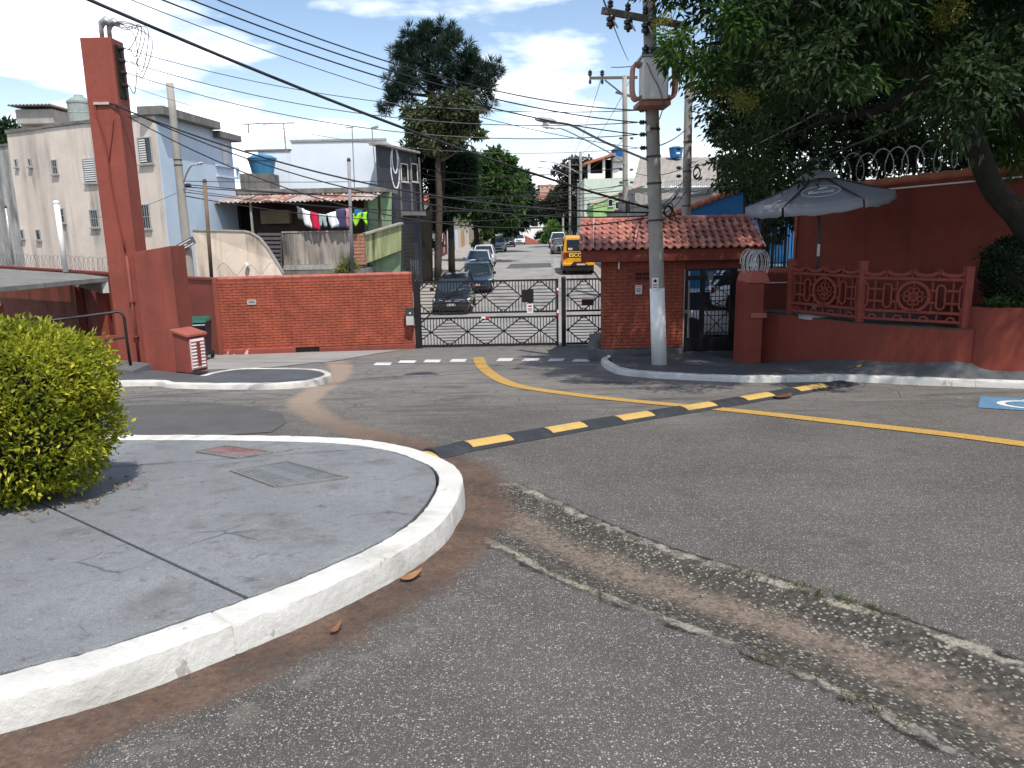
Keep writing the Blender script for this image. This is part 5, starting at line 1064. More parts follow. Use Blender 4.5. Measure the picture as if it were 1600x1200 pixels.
u0, z0 = hit(MBl, 337, 276); u1, z1 = hit(MBl, 369, 262); lb(MBl, 'ledge', blue_wall, t, u0, u1, .03, .16, z1-.08, z1); lb(MBl, 'ledge', blue_wall, t, u0, u1, .03, .16, z0, z0+.08); lb(MBl, 'ledge', blue_wall, t, u1-.1, u1, .03, .14, z0+.08, z1-.08)
# lower grey wing
A2 = (-25.6,36.7); M2, L2 = frame(A2, A); t = thing('grey_wing', 'blackened plaster wing left of the cream house', 'house', (-23.5,35.6,-2.4)); z2 = hit(M2, 30, 226)[1]
body('wall', greyed, t, [A2, A, (-19.5,42), (-24,44)], -2.6, z2); lb(M2, 'coping', conc_dark, t, 0, L2, -.2, .05, z2, z2+.10)
for q_ in ((24,28,250,260,'dark'), (45,49,249,259,'dark'), (33,38,360,372,'dark')): winpx(t, M2, *q_)
M3, L3 = frame((-32,40), A2); t = thing('low_annex', 'low grey annex at the far left edge', 'house', (-29,38,-2.4)); z3 = at(8,292,37).z; body('wall', greyed, t, [(-32,40), A2, (-24,44), (-31,46)], -2.6, z3); lb(M3, 'door', void_m, t, L3-1.5, L3-.7, 0, .02, -.5, 1.6)
# rooftop tank tower and round tank
Yt = 37.5; t = thing('roof_tower', 'concrete water tower box with corrugated cover on the cream house', 'water tower', at(55,225,Yt)); a, b = at(32,190,Yt), at(56,240,Yt); box('stem', conc, t, a.x, b.x, Yt, Yt+1.0, b.z-1, a.z); a, b = at(23,171,Yt-.4), at(84,193,Yt-.4); box('tank_box', conc, t, a.x, b.x, Yt-.4, Yt+1.5, b.z, a.z, bevel=.03)
mb = MB(); v = []; n = 24
for i in range(n+1):
    for dy in (-.7, 1.8): v.append((a.x-.15+(b.x-a.x+.3)*i/n, Yt+dy, a.z+.12+.07*(i % 2)))
mb.add(v, [(i*2, i*2+2, i*2+3, i*2+1) for i in range(n)]).build('cover_sheet', roof_fc, t)
c = at(128,193,36.5); t = thing('round_water_tank', 'grey green round water tank on the cream house roof', 'water tank', c); rr = .5; MB().lathe(c, [(.44,-.4),(.44,.0),(rr,.05),(rr,.42),(rr*1.03,.44),(rr,.47),(rr,.85)], 22).build('tank', tank_g, t, smooth=False); MB().lathe(c, [(rr*1.06,.85),(rr*1.06,.93),(.42,1.02),(.20,1.16),(.18,1.22),(.01,1.24)], 22).build('lid', tank_g, t)
# ---- terrace house
T = thing('terrace_house', 'white walled terrace house with rusty porch roof and stained balcony', 'house', (-10,37,-2.2))
MU, LU = frame((-13.9,40), (-6.4,40)); zu = lambda px, py: hit(MU, px, py)
a = zu(455,222); b = zu(602,228); c0 = zu(383,237)
lb(MU, 'upper_wall', pale_wall, T, zu(383,0)[0], a[0], -6, 0, -2, c0[1]); lb(MU, 'upper_wall', pale_wall, T, a[0], b[0], -6.02, .0, -2, a[1]); lb(MU, 'coping', conc, T, a[0]-.05, b[0]+.05, -.2, .06, a[1], a[1]+.10); lb(MU, 'coping', conc_dark, T, c0[0], a[0]-.06, -.2, .06, c0[1], c0[1]+.09)
ML, LL = frame((-13.7,36.9), (-5.6,36.9)); zl = at(470,303,36.9).z; zh = at(470,295,36.9).z; lb(ML, 'ledge_slab', conc_dark, T, 0, LL, -3.2, .35, zl, zh, bevel=.02)
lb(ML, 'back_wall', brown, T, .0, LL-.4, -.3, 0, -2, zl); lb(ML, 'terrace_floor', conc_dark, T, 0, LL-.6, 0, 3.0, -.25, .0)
u0, z1 = hit(ML, 411, 329); u1, z0 = hit(ML, 457, 349); cb_ = lb(ML, 'cupboard', mat('beige laminate', (.36,.29,.17), .6), T, u0, u1, .0, .45, z0, z1)
for k in range(4): f0 = u0+(u1-u0)*k/4; lb(ML, 'cupboard_door', mat('beige laminate', (.36,.29,.17), .6), cb_, f0+.02, f0+(u1-u0)/4-.02, .45, .47, z0+.03, z1-.03)
for q_ in ((343,355,326,362), (375,392,322,360)): u0, z1 = hit(ML, q_[0], q_[2]); u1, z0 = hit(ML, q_[1], q_[3]); lb(ML, 'doorway', void_m, T, u0, u1, 0, .03, z0, z1)
box('porch_post', conc, T, at(362,0,34.3).x, at(365,0,34.3).x, 34.3, 34.4, -.1, at(0,309,34.3).z-.2)
# corrugated sheets
xa_, xb_ = at(322,305,35.5).x, at(590,305,35.5).x; zB, zF = at(450,303,36.9).z-.02, at(450,315,34.3).z; ns = 8
for k in range(ns):
    x0 = xa_+(xb_-xa_)*k/ns; x1 = xa_+(xb_-xa_)*(k+1)/ns+.05; v = []; n = 22
    for i in range(n+1):
        x = x0+(x1-x0)*i/n; w_ = .035*math.cos(2*math.pi*i/n*5)
        for f_ in (0, .5, 1): v.append((x, 36.85+(34.1-36.85)*f_, zB+(zF-zB)*f_+w_+.012*(k % 2)+random.uniform(-.004,.004)))
    s_ = MB().add(v, [(i*3+j, (i+1)*3+j, (i+1)*3+j+1, i*3+j+1) for i in range(n) for j in range(2)]).build('roof_sheet', mat('rusted sheet %d' % (k % 3), ((.30,.14,.10), (.42,.36,.33), (.24,.11,.085))[k % 3], .75, .35, 3, .2, 40, ((.60,.55,.52), (.20,.09,.06), (.55,.5,.47))[k % 3], .8, (4,1.0,4), .46, .58), T); s_.modifiers.new('th', 'SOLIDIFY').thickness = .01
# balcony front and side
MF, LF = frame((-13.0,34.0), (-6.9,34.0)); u0, z1 = hit(MF, 440, 364); u1, z0 = hit(MF, 551, 412); lb(MF, 'balcony_wall', slab_stain, T, u0, u1, -.15, 0, z0, z1); lb(MF, 'balcony_cap', conc, T, u0, u1, -.18, .03, z1, z1+.06); lb(MF, 'lower_ledge', conc, T, u0, u1-.6, -.3, .12, z0-.22, z0-.01)
lb(MF, 'lower_wall', void_m, T, u0, u1+.2, -.4, -.05, -2.5, z0-.22)
u0, z1 = hit(MF, 551, 366); u1, z0 = hit(MF, 571, 414); lb(MF, 'brick_pier', terra, T, u0, u1, -.3, .02, z0, z1)
for i in range(9):
    for j in range(2): lb(MF, 'brick', terra, T, u0+.02+j*.28, u0+.27+j*.28, .02, .05+random.uniform(-.02,.01), z0+.03+i*.15, z0+.15+i*.15)
PB1 = [at(566,368,34), at(566,414,34), at(627,391,37), at(627,350,37)]; MB().prism(PB1, (-.15,.12,0)).build('side_balcony', olive_wall, T); MB().bar(PB1[0]+Vector((0,0,.04)), PB1[3]+Vector((0,0,.04)), .22, .08).build('balcony_cap', conc, T)
MB().prism([at(574,306,36.4), at(576,366,36.4), at(612,352,37.6), at(612,300,37.6)], (-.2,.12,0)).build('green_wall', green_wall, T); MB().prism([at(578,408,35.5), at(578,440,35.5), at(626,440,37.4), at(626,394,37.4)], (-.25,.2,0)).build('green_wall', green_wall, T)
MB().tube([at(577,312,36.2), at(579,350,36.2), at(586,353,36.1)], .03, 6).build('drain_pipe', conc, T)
# slatted gate between balcony and ramp
t = thing('slat_gate', 'grey slatted timber screen beside the stained balcony', 'gate', at(425,420,34.2))
for k in range(9):
    a, b = at(402+k*1.2,366+k*6.6,34.2), at(439,366+k*6.6,34.2); MB().bar(a, b, .04, .11).build('slat', wood_grey, t)
MB().bar(at(439,364,34.25), at(440,425,34.25), .08, .08).build('post', wood_grey, t)
# curved cream ramp wall
Yr = 32.0; t = thing('ramp_parapet', 'cream stained parapet wall sweeping down beside the porch', 'wall', at(370,430,Yr)); top_ = [(296,360),(340,361),(380,362),(392,365),(405,373),(418,389),(430,408),(442,428)]
pl = [at(a, b, Yr+.03*i) for i, (a, b) in enumerate(top_)]; lo = [Vector((pl[-1].x+.3, Yr, -2.3)), Vector((pl[0].x, Yr, -2.3))]; MB().prism(pl+lo, (0,.18,0)).build('wall_body', cream_low, t)
for a, b in zip(pl[:-1], pl[1:]): MB().bar(a+Vector((0,.09,.03)), b+Vector((0,.09,.03)), .26, .06).build('capping', conc, t)
c = at(386,414,Yr-.1); t = thing('security_camera', 'small white camera on the cream parapet', 'camera', c); MB().lathe(c, [(.06,-.1),(.09,-.05),(.09,.05),(.05,.1)], 10, 'y').build('housing', white_p, t); MB().tube([c, c+Vector((.02,.1,-.2))], .03, 6).build('arm', galv, t)
# blue tank on its stand
c = at(411,272,38.6); t = thing('blue_water_tank', 'faded blue water tank on a dark stand beside the white wall', 'water tank', c); MB().lathe(c, [(.50,-.0),(.64,.62),(.68,.63),(.68,.70)], 24).build('tank', tank_t, t); MB().lathe(c, [(.70,.70),(.70,.74),(.45,.86),(.12,.93),(.01,.93)], 24).build('lid', tank_t, t); a, b = at(384,273,38.9), at(431,296,38.9); box('stand', conc_dark, t, a.x, b.x, 38.0, 39.6, b.z-.1, c.z-.005)
# rooftop aerials and washing frame
for (pa, pb, Y, lab, arm) in (((550,199),(554,295),38,'tall thin aerial mast with cross bar over the white wall', 10), ((581,200),(588,290),38,'aerial mast with slanted head at the right of the white wall', 8)):
    a, b = at(*pa, Y), at(*pb, Y); t = thing('aerial', lab, 'aerial', b, 'roof aerials'); MB().tube([b, a], .025, 6).build('mast', steel_pole, t); MB().bar(at(pa[0]-(arm if arm == 10 else 1),pa[1]+1,Y), at(pa[0]+(2 if arm == 10 else 10),pa[1]-(0 if arm == 10 else 2),Y), .05, .05 if arm == 10 else .12).build('cross_bar', steel_pole, t)
t = thing('pipe_frame', 'rusty pipe frame standing on the white wall roof', 'frame', at(446,225,38)); MB().tube([at(380,194,38), at(460,192,38)], .03, 6).build('rail', rust, t); MB().tube([at(443,193,38), at(447,236,38)], .03, 6).build('leg', rust, t); MB().tube([at(388,194,38), at(388,208,38)], .03, 6).build('leg', rust, t)
# ---- washing on the line
Yc = 33.7; l0, l1 = at(463,322,Yc), at(575,330,Yc); t = thing('clothes_line', 'thin washing line under the porch roof', 'line', l0); MB().tube([l0.lerp(l1, k/12)+Vector((0,0,-4*.30*(k/12)*(1-k/12))) for k in range(13)], .008, 5).build('cord', wire_l, t)
def cloth(col, p0, p1, h, label, nm='laundry', cut=None, slant=0.0):
    m = mat('cloth %.2f %.2f %.2f' % col, col, .9, .1, 4, .1, 60); a, b = at(*p0, Yc), at(*p1, Yc); hh = h/1200*Yc; v = []; n, r = 8, 6
    for j in range(r+1):
        for i in range(n+1):
            f_ = i/n; p = a.lerp(b, f_); g = j/r; low = (cut(f_) if cut else 1.0); v.append((p.x+slant*g*hh+.02*math.sin(j*1.3+i), p.y-.03+.035*math.sin(f_*9+g*3), p.z-hh*g*low))
    o = MB().add(v, [(j*(n+1)+i, j*(n+1)+i+1, (j+1)*(n+1)+i+1, (j+1)*(n+1)+i) for j in range(r) for i in range(n)]).build(nm, m, None, smooth=True); o.modifiers.new('th', 'SOLIDIFY').thickness = .008
    return tag(o, label, 'laundry', 'washing on the line')
cloth((.12,.12,.13), (464,323), (472,326), 18, 'patterned black and white cloth at the left end of the line')
cloth((.75,.75,.77), (471,325), (484,331), 25, 'white shirt hanging left of the red one', slant=.1); cloth((.55,.015,.06), (484.5,330), (496.5,334), 26, 'bright red cloth on the washing line', slant=.1)
cloth((.36,.42,.42), (497.5,334), (510,335), 19, 'grey green shorts on the washing line', cut=lambda f_: 1.0 if abs(f_-.5) > .12 else .45); cloth((.78,.78,.80), (510.5,334), (524,330), 22, 'white top hanging beside the navy sheet', slant=.25)
cloth((.05,.055,.11), (524.5,327), (539,325), 30, 'dark navy sheet on the washing line'); cloth((.48,.22,.28), (539.5,325), (545.5,325), 30, 'narrow pink cloth right of the navy sheet'); cloth((.30,.62,.04), (551,334), (573,331), 20, 'lime green cloth at the right end of the line', cut=lambda f_: .7+.3*math.sin(f_*8)); cloth((.02,.16,.30), (553,326), (567,326), 10, 'small teal cloth above the lime green one')
# ---- black house
A, B = (-6.38,38.7), (-5.1,43.4); MK, LK = frame(A, B); t = thing('black_house', 'narrow black painted two storey house facing the street', 'house', (-5.8,41,-1.9)); zt = hit(MK, 606, 231)[1]
body('wall', black_wall, t, [A, B, (-5.1,47.5), (-6.38,47.5)], -2.2, zt); lb(MK, 'roof_edge', conc, t, -.1, LK+.1, -.3, .35, zt, zt+.10)
for a, b in ((626,637), (642,652)): winpx(t, MK, a, b, 256, 284, 'dark', white_p)
for px in (623, 640, 654): u0, z1 = hit(MK, px, 246); lb(MK, 'pilaster', conc_dark, t, u0-.05, u0+.05, 0, .06, z1-3.0, z1)
u0, z0 = hit(MK, 617, 262)
for r_, dz, mm in ((1.0, 0, white_p), (.62, .35, pale_wall)):
    v = PB().sweep([(u0+.55*r_*math.cos(R(q_)), z0+dz*1.1+1.05*r_*math.sin(R(q_))) for q_ in range(0,361,20)], .10, .02, .015); xf(v, MK).build('mural_ring', mm, t)
u0, z1 = hit(MK, 628, 333); lb(MK, 'balcony_slab', conc_dark, t, u0, LK+.2, 0, .5, z1-.12, z1+.12); u0, z1 = hit(MK, 627, 350); lb(MK, 'roller_door', dark_metal, t, u0, LK-.5, 0, .03, -2.1, z1)
z = -1.9
while z < z1-.1: lb(MK, 'door_slat', black_iron, t, u0+.05, LK-.55, .03, .05, z, z+.12); z += .2
# ---- houses along the left of the street
def row_house(y0, y1, x, side, zt, wm, front, roof, label, doors, zf=2.6, name='row_house'):
    """front yard wall with gates on the footway line, house behind"""
    A, B = ((x+SX(y0), y0), (x+SX(y1), y1)) if side < 0 else ((x+SX(y1), y1), (x+SX(y0), y0)); M, L_ = frame(A, B); zg = min(hz(y0), hz(y1)); t = thing(name, label, 'house', ((A[0]+B[0])/2, (A[1]+B[1])/2, zg), 'houses along the street')
    lb(M, 'yard_wall', front, t, .03, L_-.03, -.2, 0, zg-.3, zg+zf); lb(M, 'coping', conc, t, .02, L_-.02, -.24, .05, zg+zf, zg+zf+.08)
    lb(M, 'house_wall', wm, t, .05, L_-.05, -8, -2.4, zg-.3, zt)
    h_ = zt; xf(MB().prism([(-.1,-1.9,h_), (-.1,-8.3,h_), (-.1,-5.2,h_+1.3)], (L_+.2,0,0)), M).build('roof', roof, t)
    for (a, b, m_) in doors:
        d_ = lb(M, 'door', m_, t, L_*a, L_*b, 0, .04, zg, zg+zf-.25)
        for k in range(1, 5): lb(M, 'door_panel', m_, d_, L_*a+.06, L_*b-.06, .04, .06, zg+zf*.2*k-.32, zg+zf*.2*k+.06)
    for k in range(2):
        M5 = M @ Matrix.Translation((0,-2.4,0)); u0 = L_*(.22+.4*k); window(t, M5, u0, u0+1.1, zt-1.7, zt-.6, 'panes', white_p)
    return t, M, L_
teal = mat('teal door paint', (.05,.26,.20), .5); maroon = mat('maroon gate', (.13,.018,.022), .55); gdark = mat('deep green paint', (.012,.10,.05), .5)
row_house(47.6,54.5,-6.9,-1,3.4, green_wall, conc_dark, tile_m, 'green house with teal gate behind the pine trunk', ((.62,.80,teal),))
row_house(54.6,61,-6.9,-1,3.2, pale_wall, cream_low, tile_o, 'house with white garage gate on the left of the street', ((.12,.62,white_p),))
row_house(61.1,67,-6.9,-1,3.8, cream, conc, rust, 'cream house with narrow white gate, left of the street', ((.3,.6,white_p),))
t_, M_, L_ = row_house(67.1,77,-6.9,-1,4.4, pale_wall, maroon, tile_m, 'house with maroon gate and diamond ornament', ((.05,.95,maroon),), 2.9)
u_, zg = L_*.55, hz(70); xf(PB().sweep([(u_, zg+.4), (u_+1.2, zg+1.5), (u_, zg+2.6), (u_-1.2, zg+1.5), (u_, zg+.4)], .12, .03, .08), M_).build('diamond_ornament', louvre, t_)
row_house(77.2,90,-6.9,-1,4.2, cream, pale_wall, tile_o, 'pale fronted house under the street trees', ((.4,.6,wood_grey),)); row_house(90.2,108,-6.9,-1,4.6, pale_wall, cream, tile_m, 'last house on the left before the crest', ((.2,.5,mat('ochre gate', (.45,.28,.10), .6)),))
c = at(690,318,52); t = thing('green_sign_box', 'green projecting sign box with pale panel near the pine trunk', 'sign', c); box('box', gdark, t, c.x-.75, c.x+.55, 51.6, 52.2, c.z-.65, c.z+.55); box('panel', paper, t, c.x+.05, c.x+.5, 51.57, 51.6, c.z-.15, c.z+.45)
# ---- right of the street
YR = 78.0; MR, LR = frame((7.3,YR), (14,YR)); t = thing('mint_house', 'pale mint house with open roof terrace right of the street', 'house', (9,YR,-1.1)); zz = lambda px, py: hit(MR, px, py)
u1 = zz(988,300)[0]; zT = zz(940,279)[1]; lb(MR, 'wall', mat('mint plaster', (.52,.58,.50), .85, .1, 1, .2, 30, (.2,.2,.18), .5), t, zz(913,0)[0], LR+2, -8, 0, -1.8, zT); lb(MR, 'terrace_back', void_m, t, zz(921,0)[0], zz(962,0)[0], -3, -2.6, zT, zz(940,246)[1])
for px, w_ in ((921,.25), (945,.25), (962,.3)): u0 = zz(px,0)[0]; lb(MR, 'column', white_p, t, u0-w_/2, u0+w_/2, -.3, 0, zT, zz(px,252 if px < 930 else 246)[1])
lb(MR, 'stair_wall', white_p, t, zz(962,0)[0], zz(978,0)[0], -3, .02, zT, zz(970,243)[1])
a, b = zz(917,258), zz(966,240); xf(MB().prism([(a[0]-.3,.5,a[1]), (b[0]+.2,.5,b[1]), (b[0]+.2,.5,b[1]+.22), (a[0]-.3,.5,a[1]+.22)], (0,-4,0)), MR).build('tiled_roof', tile_o, t); lb(MR, 'balcony_rail', white_p, t, zz(921,0)[0], zz(945,0)[0], -.1, -.02, zT, zT+.5)
for q_ in ((926,935,318,331,'panes'), (918,922,318,330,'grille')): winpx(t, MR, *q_)
c = at(965,246,YR); t = thing('blue_roof_tank', 'small blue water tank above the mint house', 'water tank', c, 'blue roof tanks'); MB().lathe(c, [(.5,0),(.62,.62),(.66,.63),(.66,.7),(.3,.85),(.01,.88)], 18).build('tank', tank_b, t); MB().lathe(c, [(.6,-.4),(.6,-.004),(.1,-.004)], 12).build('base', conc, t)
YG = 69; MG, LG = frame((7.3,YG), (13,YG)); t = thing('green_gable', 'faded green gable wall with pink coping behind the gatehouse roof', 'house', (9.5,YG,-1.2)); gl_ = mat('leaf green plaster', (.30,.46,.20), .85, .1, 1, .2, 30, (.2,.22,.15), .4)
g = [zz_ for zz_ in (hit(MG,927,320), hit(MG,1008,287), hit(MG,1008,350), hit(MG,927,350))]; xf(MB().prism([(g[0][0],0,g[0][1]), (g[1][0],0,g[1][1]), (g[2][0],0,-2.2), (g[3][0],0,-2.2)], (0,-5,0)), MG).build('wall', gl_, t); xf(MB().bar((g[0][0]-.2,-.2,g[0][1]+.08), (g[1][0]+.2,-.2,g[1][1]+.08), .6, .16), MG).build('coping', mat('pink coping', (.55,.40,.34), .85), t)
for q_ in ((951,957,312,322), (962,966,316,326)): winpx(t, MG, *q_, 'dark', white_p)
Yf = 37; t = thing('grey_roof_hall', 'wide grey fibre cement roof behind the poles', 'hall', (9,46,-1.7)); q4 = [at(988,291,45), at(1125,291,45), at(1180,246,54), at(1000,246,54)]
nn_ = 30; v = []
for i in range(nn_+1):
    f_ = i/nn_; a, b = q4[0].lerp(q4[1], f_), q4[3].lerp(q4[2], f_); dz = .04*(i % 2); v += [a+Vector((0,0,dz)), b+Vector((0,0,dz))]
MB().add(v, [(i*2, i*2+2, i*2+3, i*2+1) for i in range(nn_)]).build('roof_sheets', roof_fc, t); MB().prism([(q4[0].x+.2,45.2,-2.2),(q4[1].x+4,45.2,-2.2),(q4[1].x+4,45.2,q4[1].z-.1),(q4[0].x+.2,45.2,q4[0].z-.1)], (0,7,0)).build('wall', conc, t)
c = at(1056,247,53); t = thing('blue_roof_tank', 'blue water tank standing on the ridge of the grey roof', 'water tank', c, 'blue roof tanks'); MB().lathe(c, [(.38,0),(.46,.6),(.48,.61),(.48,.67),(.2,.75),(.01,.77)], 18).build('tank', tank_b, t); box('label_patch', paper, t, c.x-.08, c.x+.16, 52.48, 52.5, c.z+.22, c.z+.32)
t = thing('yard_fence', 'white railing on the concrete wall under the grey roof', 'fence', at(1080,298,34)); a, b = at(1040,297,34), at(1125,292,34)
for k in range(26): p = a.lerp(b, k/25); MB().bar(p, p+Vector((0,0,.38)), .025).build('upright_bar', galv, t)
for dz in (.03, .36): MB().bar(a+Vector((0,0,dz)), b+Vector((0,0,dz)), .03).build('rail', galv, t)
t = thing('yard_wall', 'rough grey yard wall climbing to the right behind the gatehouse roof', 'wall', (6.95,40,-2)); MB().prism([at(948,334,57), at(1000,321,41), at(1040,311,33.5), at(1112,300,26.5), Vector((6.9,26.5,-2.2)), Vector((7.03,57,-1.8))], (.2,.0,0)).build('wall_body', conc, t); MB().bar(at(948,333.5,57), at(1112,299.5,26.5), .3, .08).build('capping', conc_dark, t)
t = thing('blue_shed', 'bright blue wall with tiled verge behind the gatehouse', 'shed', at(1130,430,26)); pv = [at(1040,342,26), at(1150,300,26), at(1185,287,26), at(1260,300,26)]; MB().prism(pv+[Vector((pv[-1].x,26,-2.1)), Vector((pv[0].x,26,-2.1))], (0,.25,0)).build('wall_body', shed_blue, t)
for k in range(14):
    a, b = pv[0].lerp(pv[2], k/14), pv[0].lerp(pv[2], (k+1.12)/14); MB().tube([a+Vector((0,-.05,.06)), b+Vector((0,-.05,.09))], [.10,.085], 8).build('verge_tile', tile_o, t, smooth=True)
lb(frame((6.2,25.99),(9,25.99))[0], 'white_band', white_p, t, 0, 3, 0, .02, -.75, -.55)
# bars and car seen right of the gatehouse
t = thing('bar_fence', 'dark upright bar fence between gatehouse and terrace wall', 'fence', at(1210,420,20)); a, b = at(1186,418,20), at(1245,416,20)
for k in range(13): p = a.lerp(b, k/12); MB().bar(p, p+Vector((0,0,1.35)), .022 if k % 4 else .06).build('bar', black_iron, t)
for dz in (.1, 1.25): MB().bar(a+Vector((0,0,dz)), b+Vector((0,0,dz)), .03).build('rail', black_iron, t)
# ---- the far end: houses beyond the crest and the hillside
def small_house(x, y, w_, d_, z0, zt, m, rm, label, grp, ridge=1.6, rot=0.0, cat='house'):
    t = thing('far_house', label, cat, (x, y, z0), grp); t.rotation_euler.z = rot
    MB().box(-w_/2, w_/2, -d_/2, d_/2, -3, zt-z0).build('wall', m, t, absolute=False); h = zt-z0
    MB().add([(-w_/2-.4,-d_/2-.4,h),(w_/2+.4,-d_/2-.4,h),(w_/2+.4,d_/2+.4,h),(-w_/2-.4,d_/2+.4,h),(-w_/2-.4,0,h+ridge),(w_/2+.4,0,h+ridge)], [(0,1,5,4),(2,3,4,5),(0,4,3),(1,2,5),(3,2,1,0)]).build('roof', rm, t, absolute=False)
    for k in range(max(1, int(w_/3.2))):
        u0 = -w_/2+(k+.5)*w_/max(1, int(w_/3.2))-.6; wn = MB().box(u0, u0+1.2, -d_/2-.03, -d_/2-.005, h-2.0, h-.8).build('window', glass_dk, t, absolute=False); MB().box(u0-.1, u0+1.3, -d_/2-.05, -d_/2-.035, h-2.12, h-2.0).build('sill', white_p, wn, absolute=False)
    return t
p = at(822,362,150); small_house(p.x, 152, 6.5, 8, -5.5, at(0,353,150).z, white_p, tile_o, 'white house with red tiled roof at the end of the street', 'houses beyond the crest', 1.3)
p = at(815,380,128); small_house(p.x, 130, 4.4, 6, -5, at(815,384,128).z+.3, mat('ochre render', (.52,.36,.17), .85), tile_m, 'ochre gabled house just beyond the crest, left one', 'houses beyond the crest', 1.6, R(90))
p = at(868,380,128); small_house(p.x, 132, 5.0, 6, -5, at(868,376,128).z, mat('ochre render', (.52,.36,.17), .85), roof_fc, 'ochre house just beyond the crest, right one', 'houses beyond the crest', .8, R(90))
cols = [((.55,.44,.38)), ((.62,.60,.58)), ((.48,.30,.23)), ((.66,.55,.48)), ((.40,.36,.34)), ((.52,.50,.55))]
hl = ['pinkish', 'whitish', 'brick coloured', 'peach', 'grey', 'pale mauve']; pl_ = ['on the upper hillside', 'half way up the hillside', 'low on the hillside']
for i in range(18):
    k = i % 6; row = i//6; y = (640, 560, 500)[row]+random.uniform(-12,12); px = 800+(i % 6)*24+random.uniform(-6,6); x = at(px,340,y).x
    small_house(x, y, random.uniform(8,12), 8, hz(y), hz(y)+random.uniform(5,8), mat('hill render %d' % k, cols[k], .9), (tile_o, roof_fc, tile_m)[i % 3], 'small %s house %s far beyond the end of the street' % (hl[k], pl_[row]), 'houses on the far hillside', random.uniform(.6,1.6), random.uniform(-.3,.3))
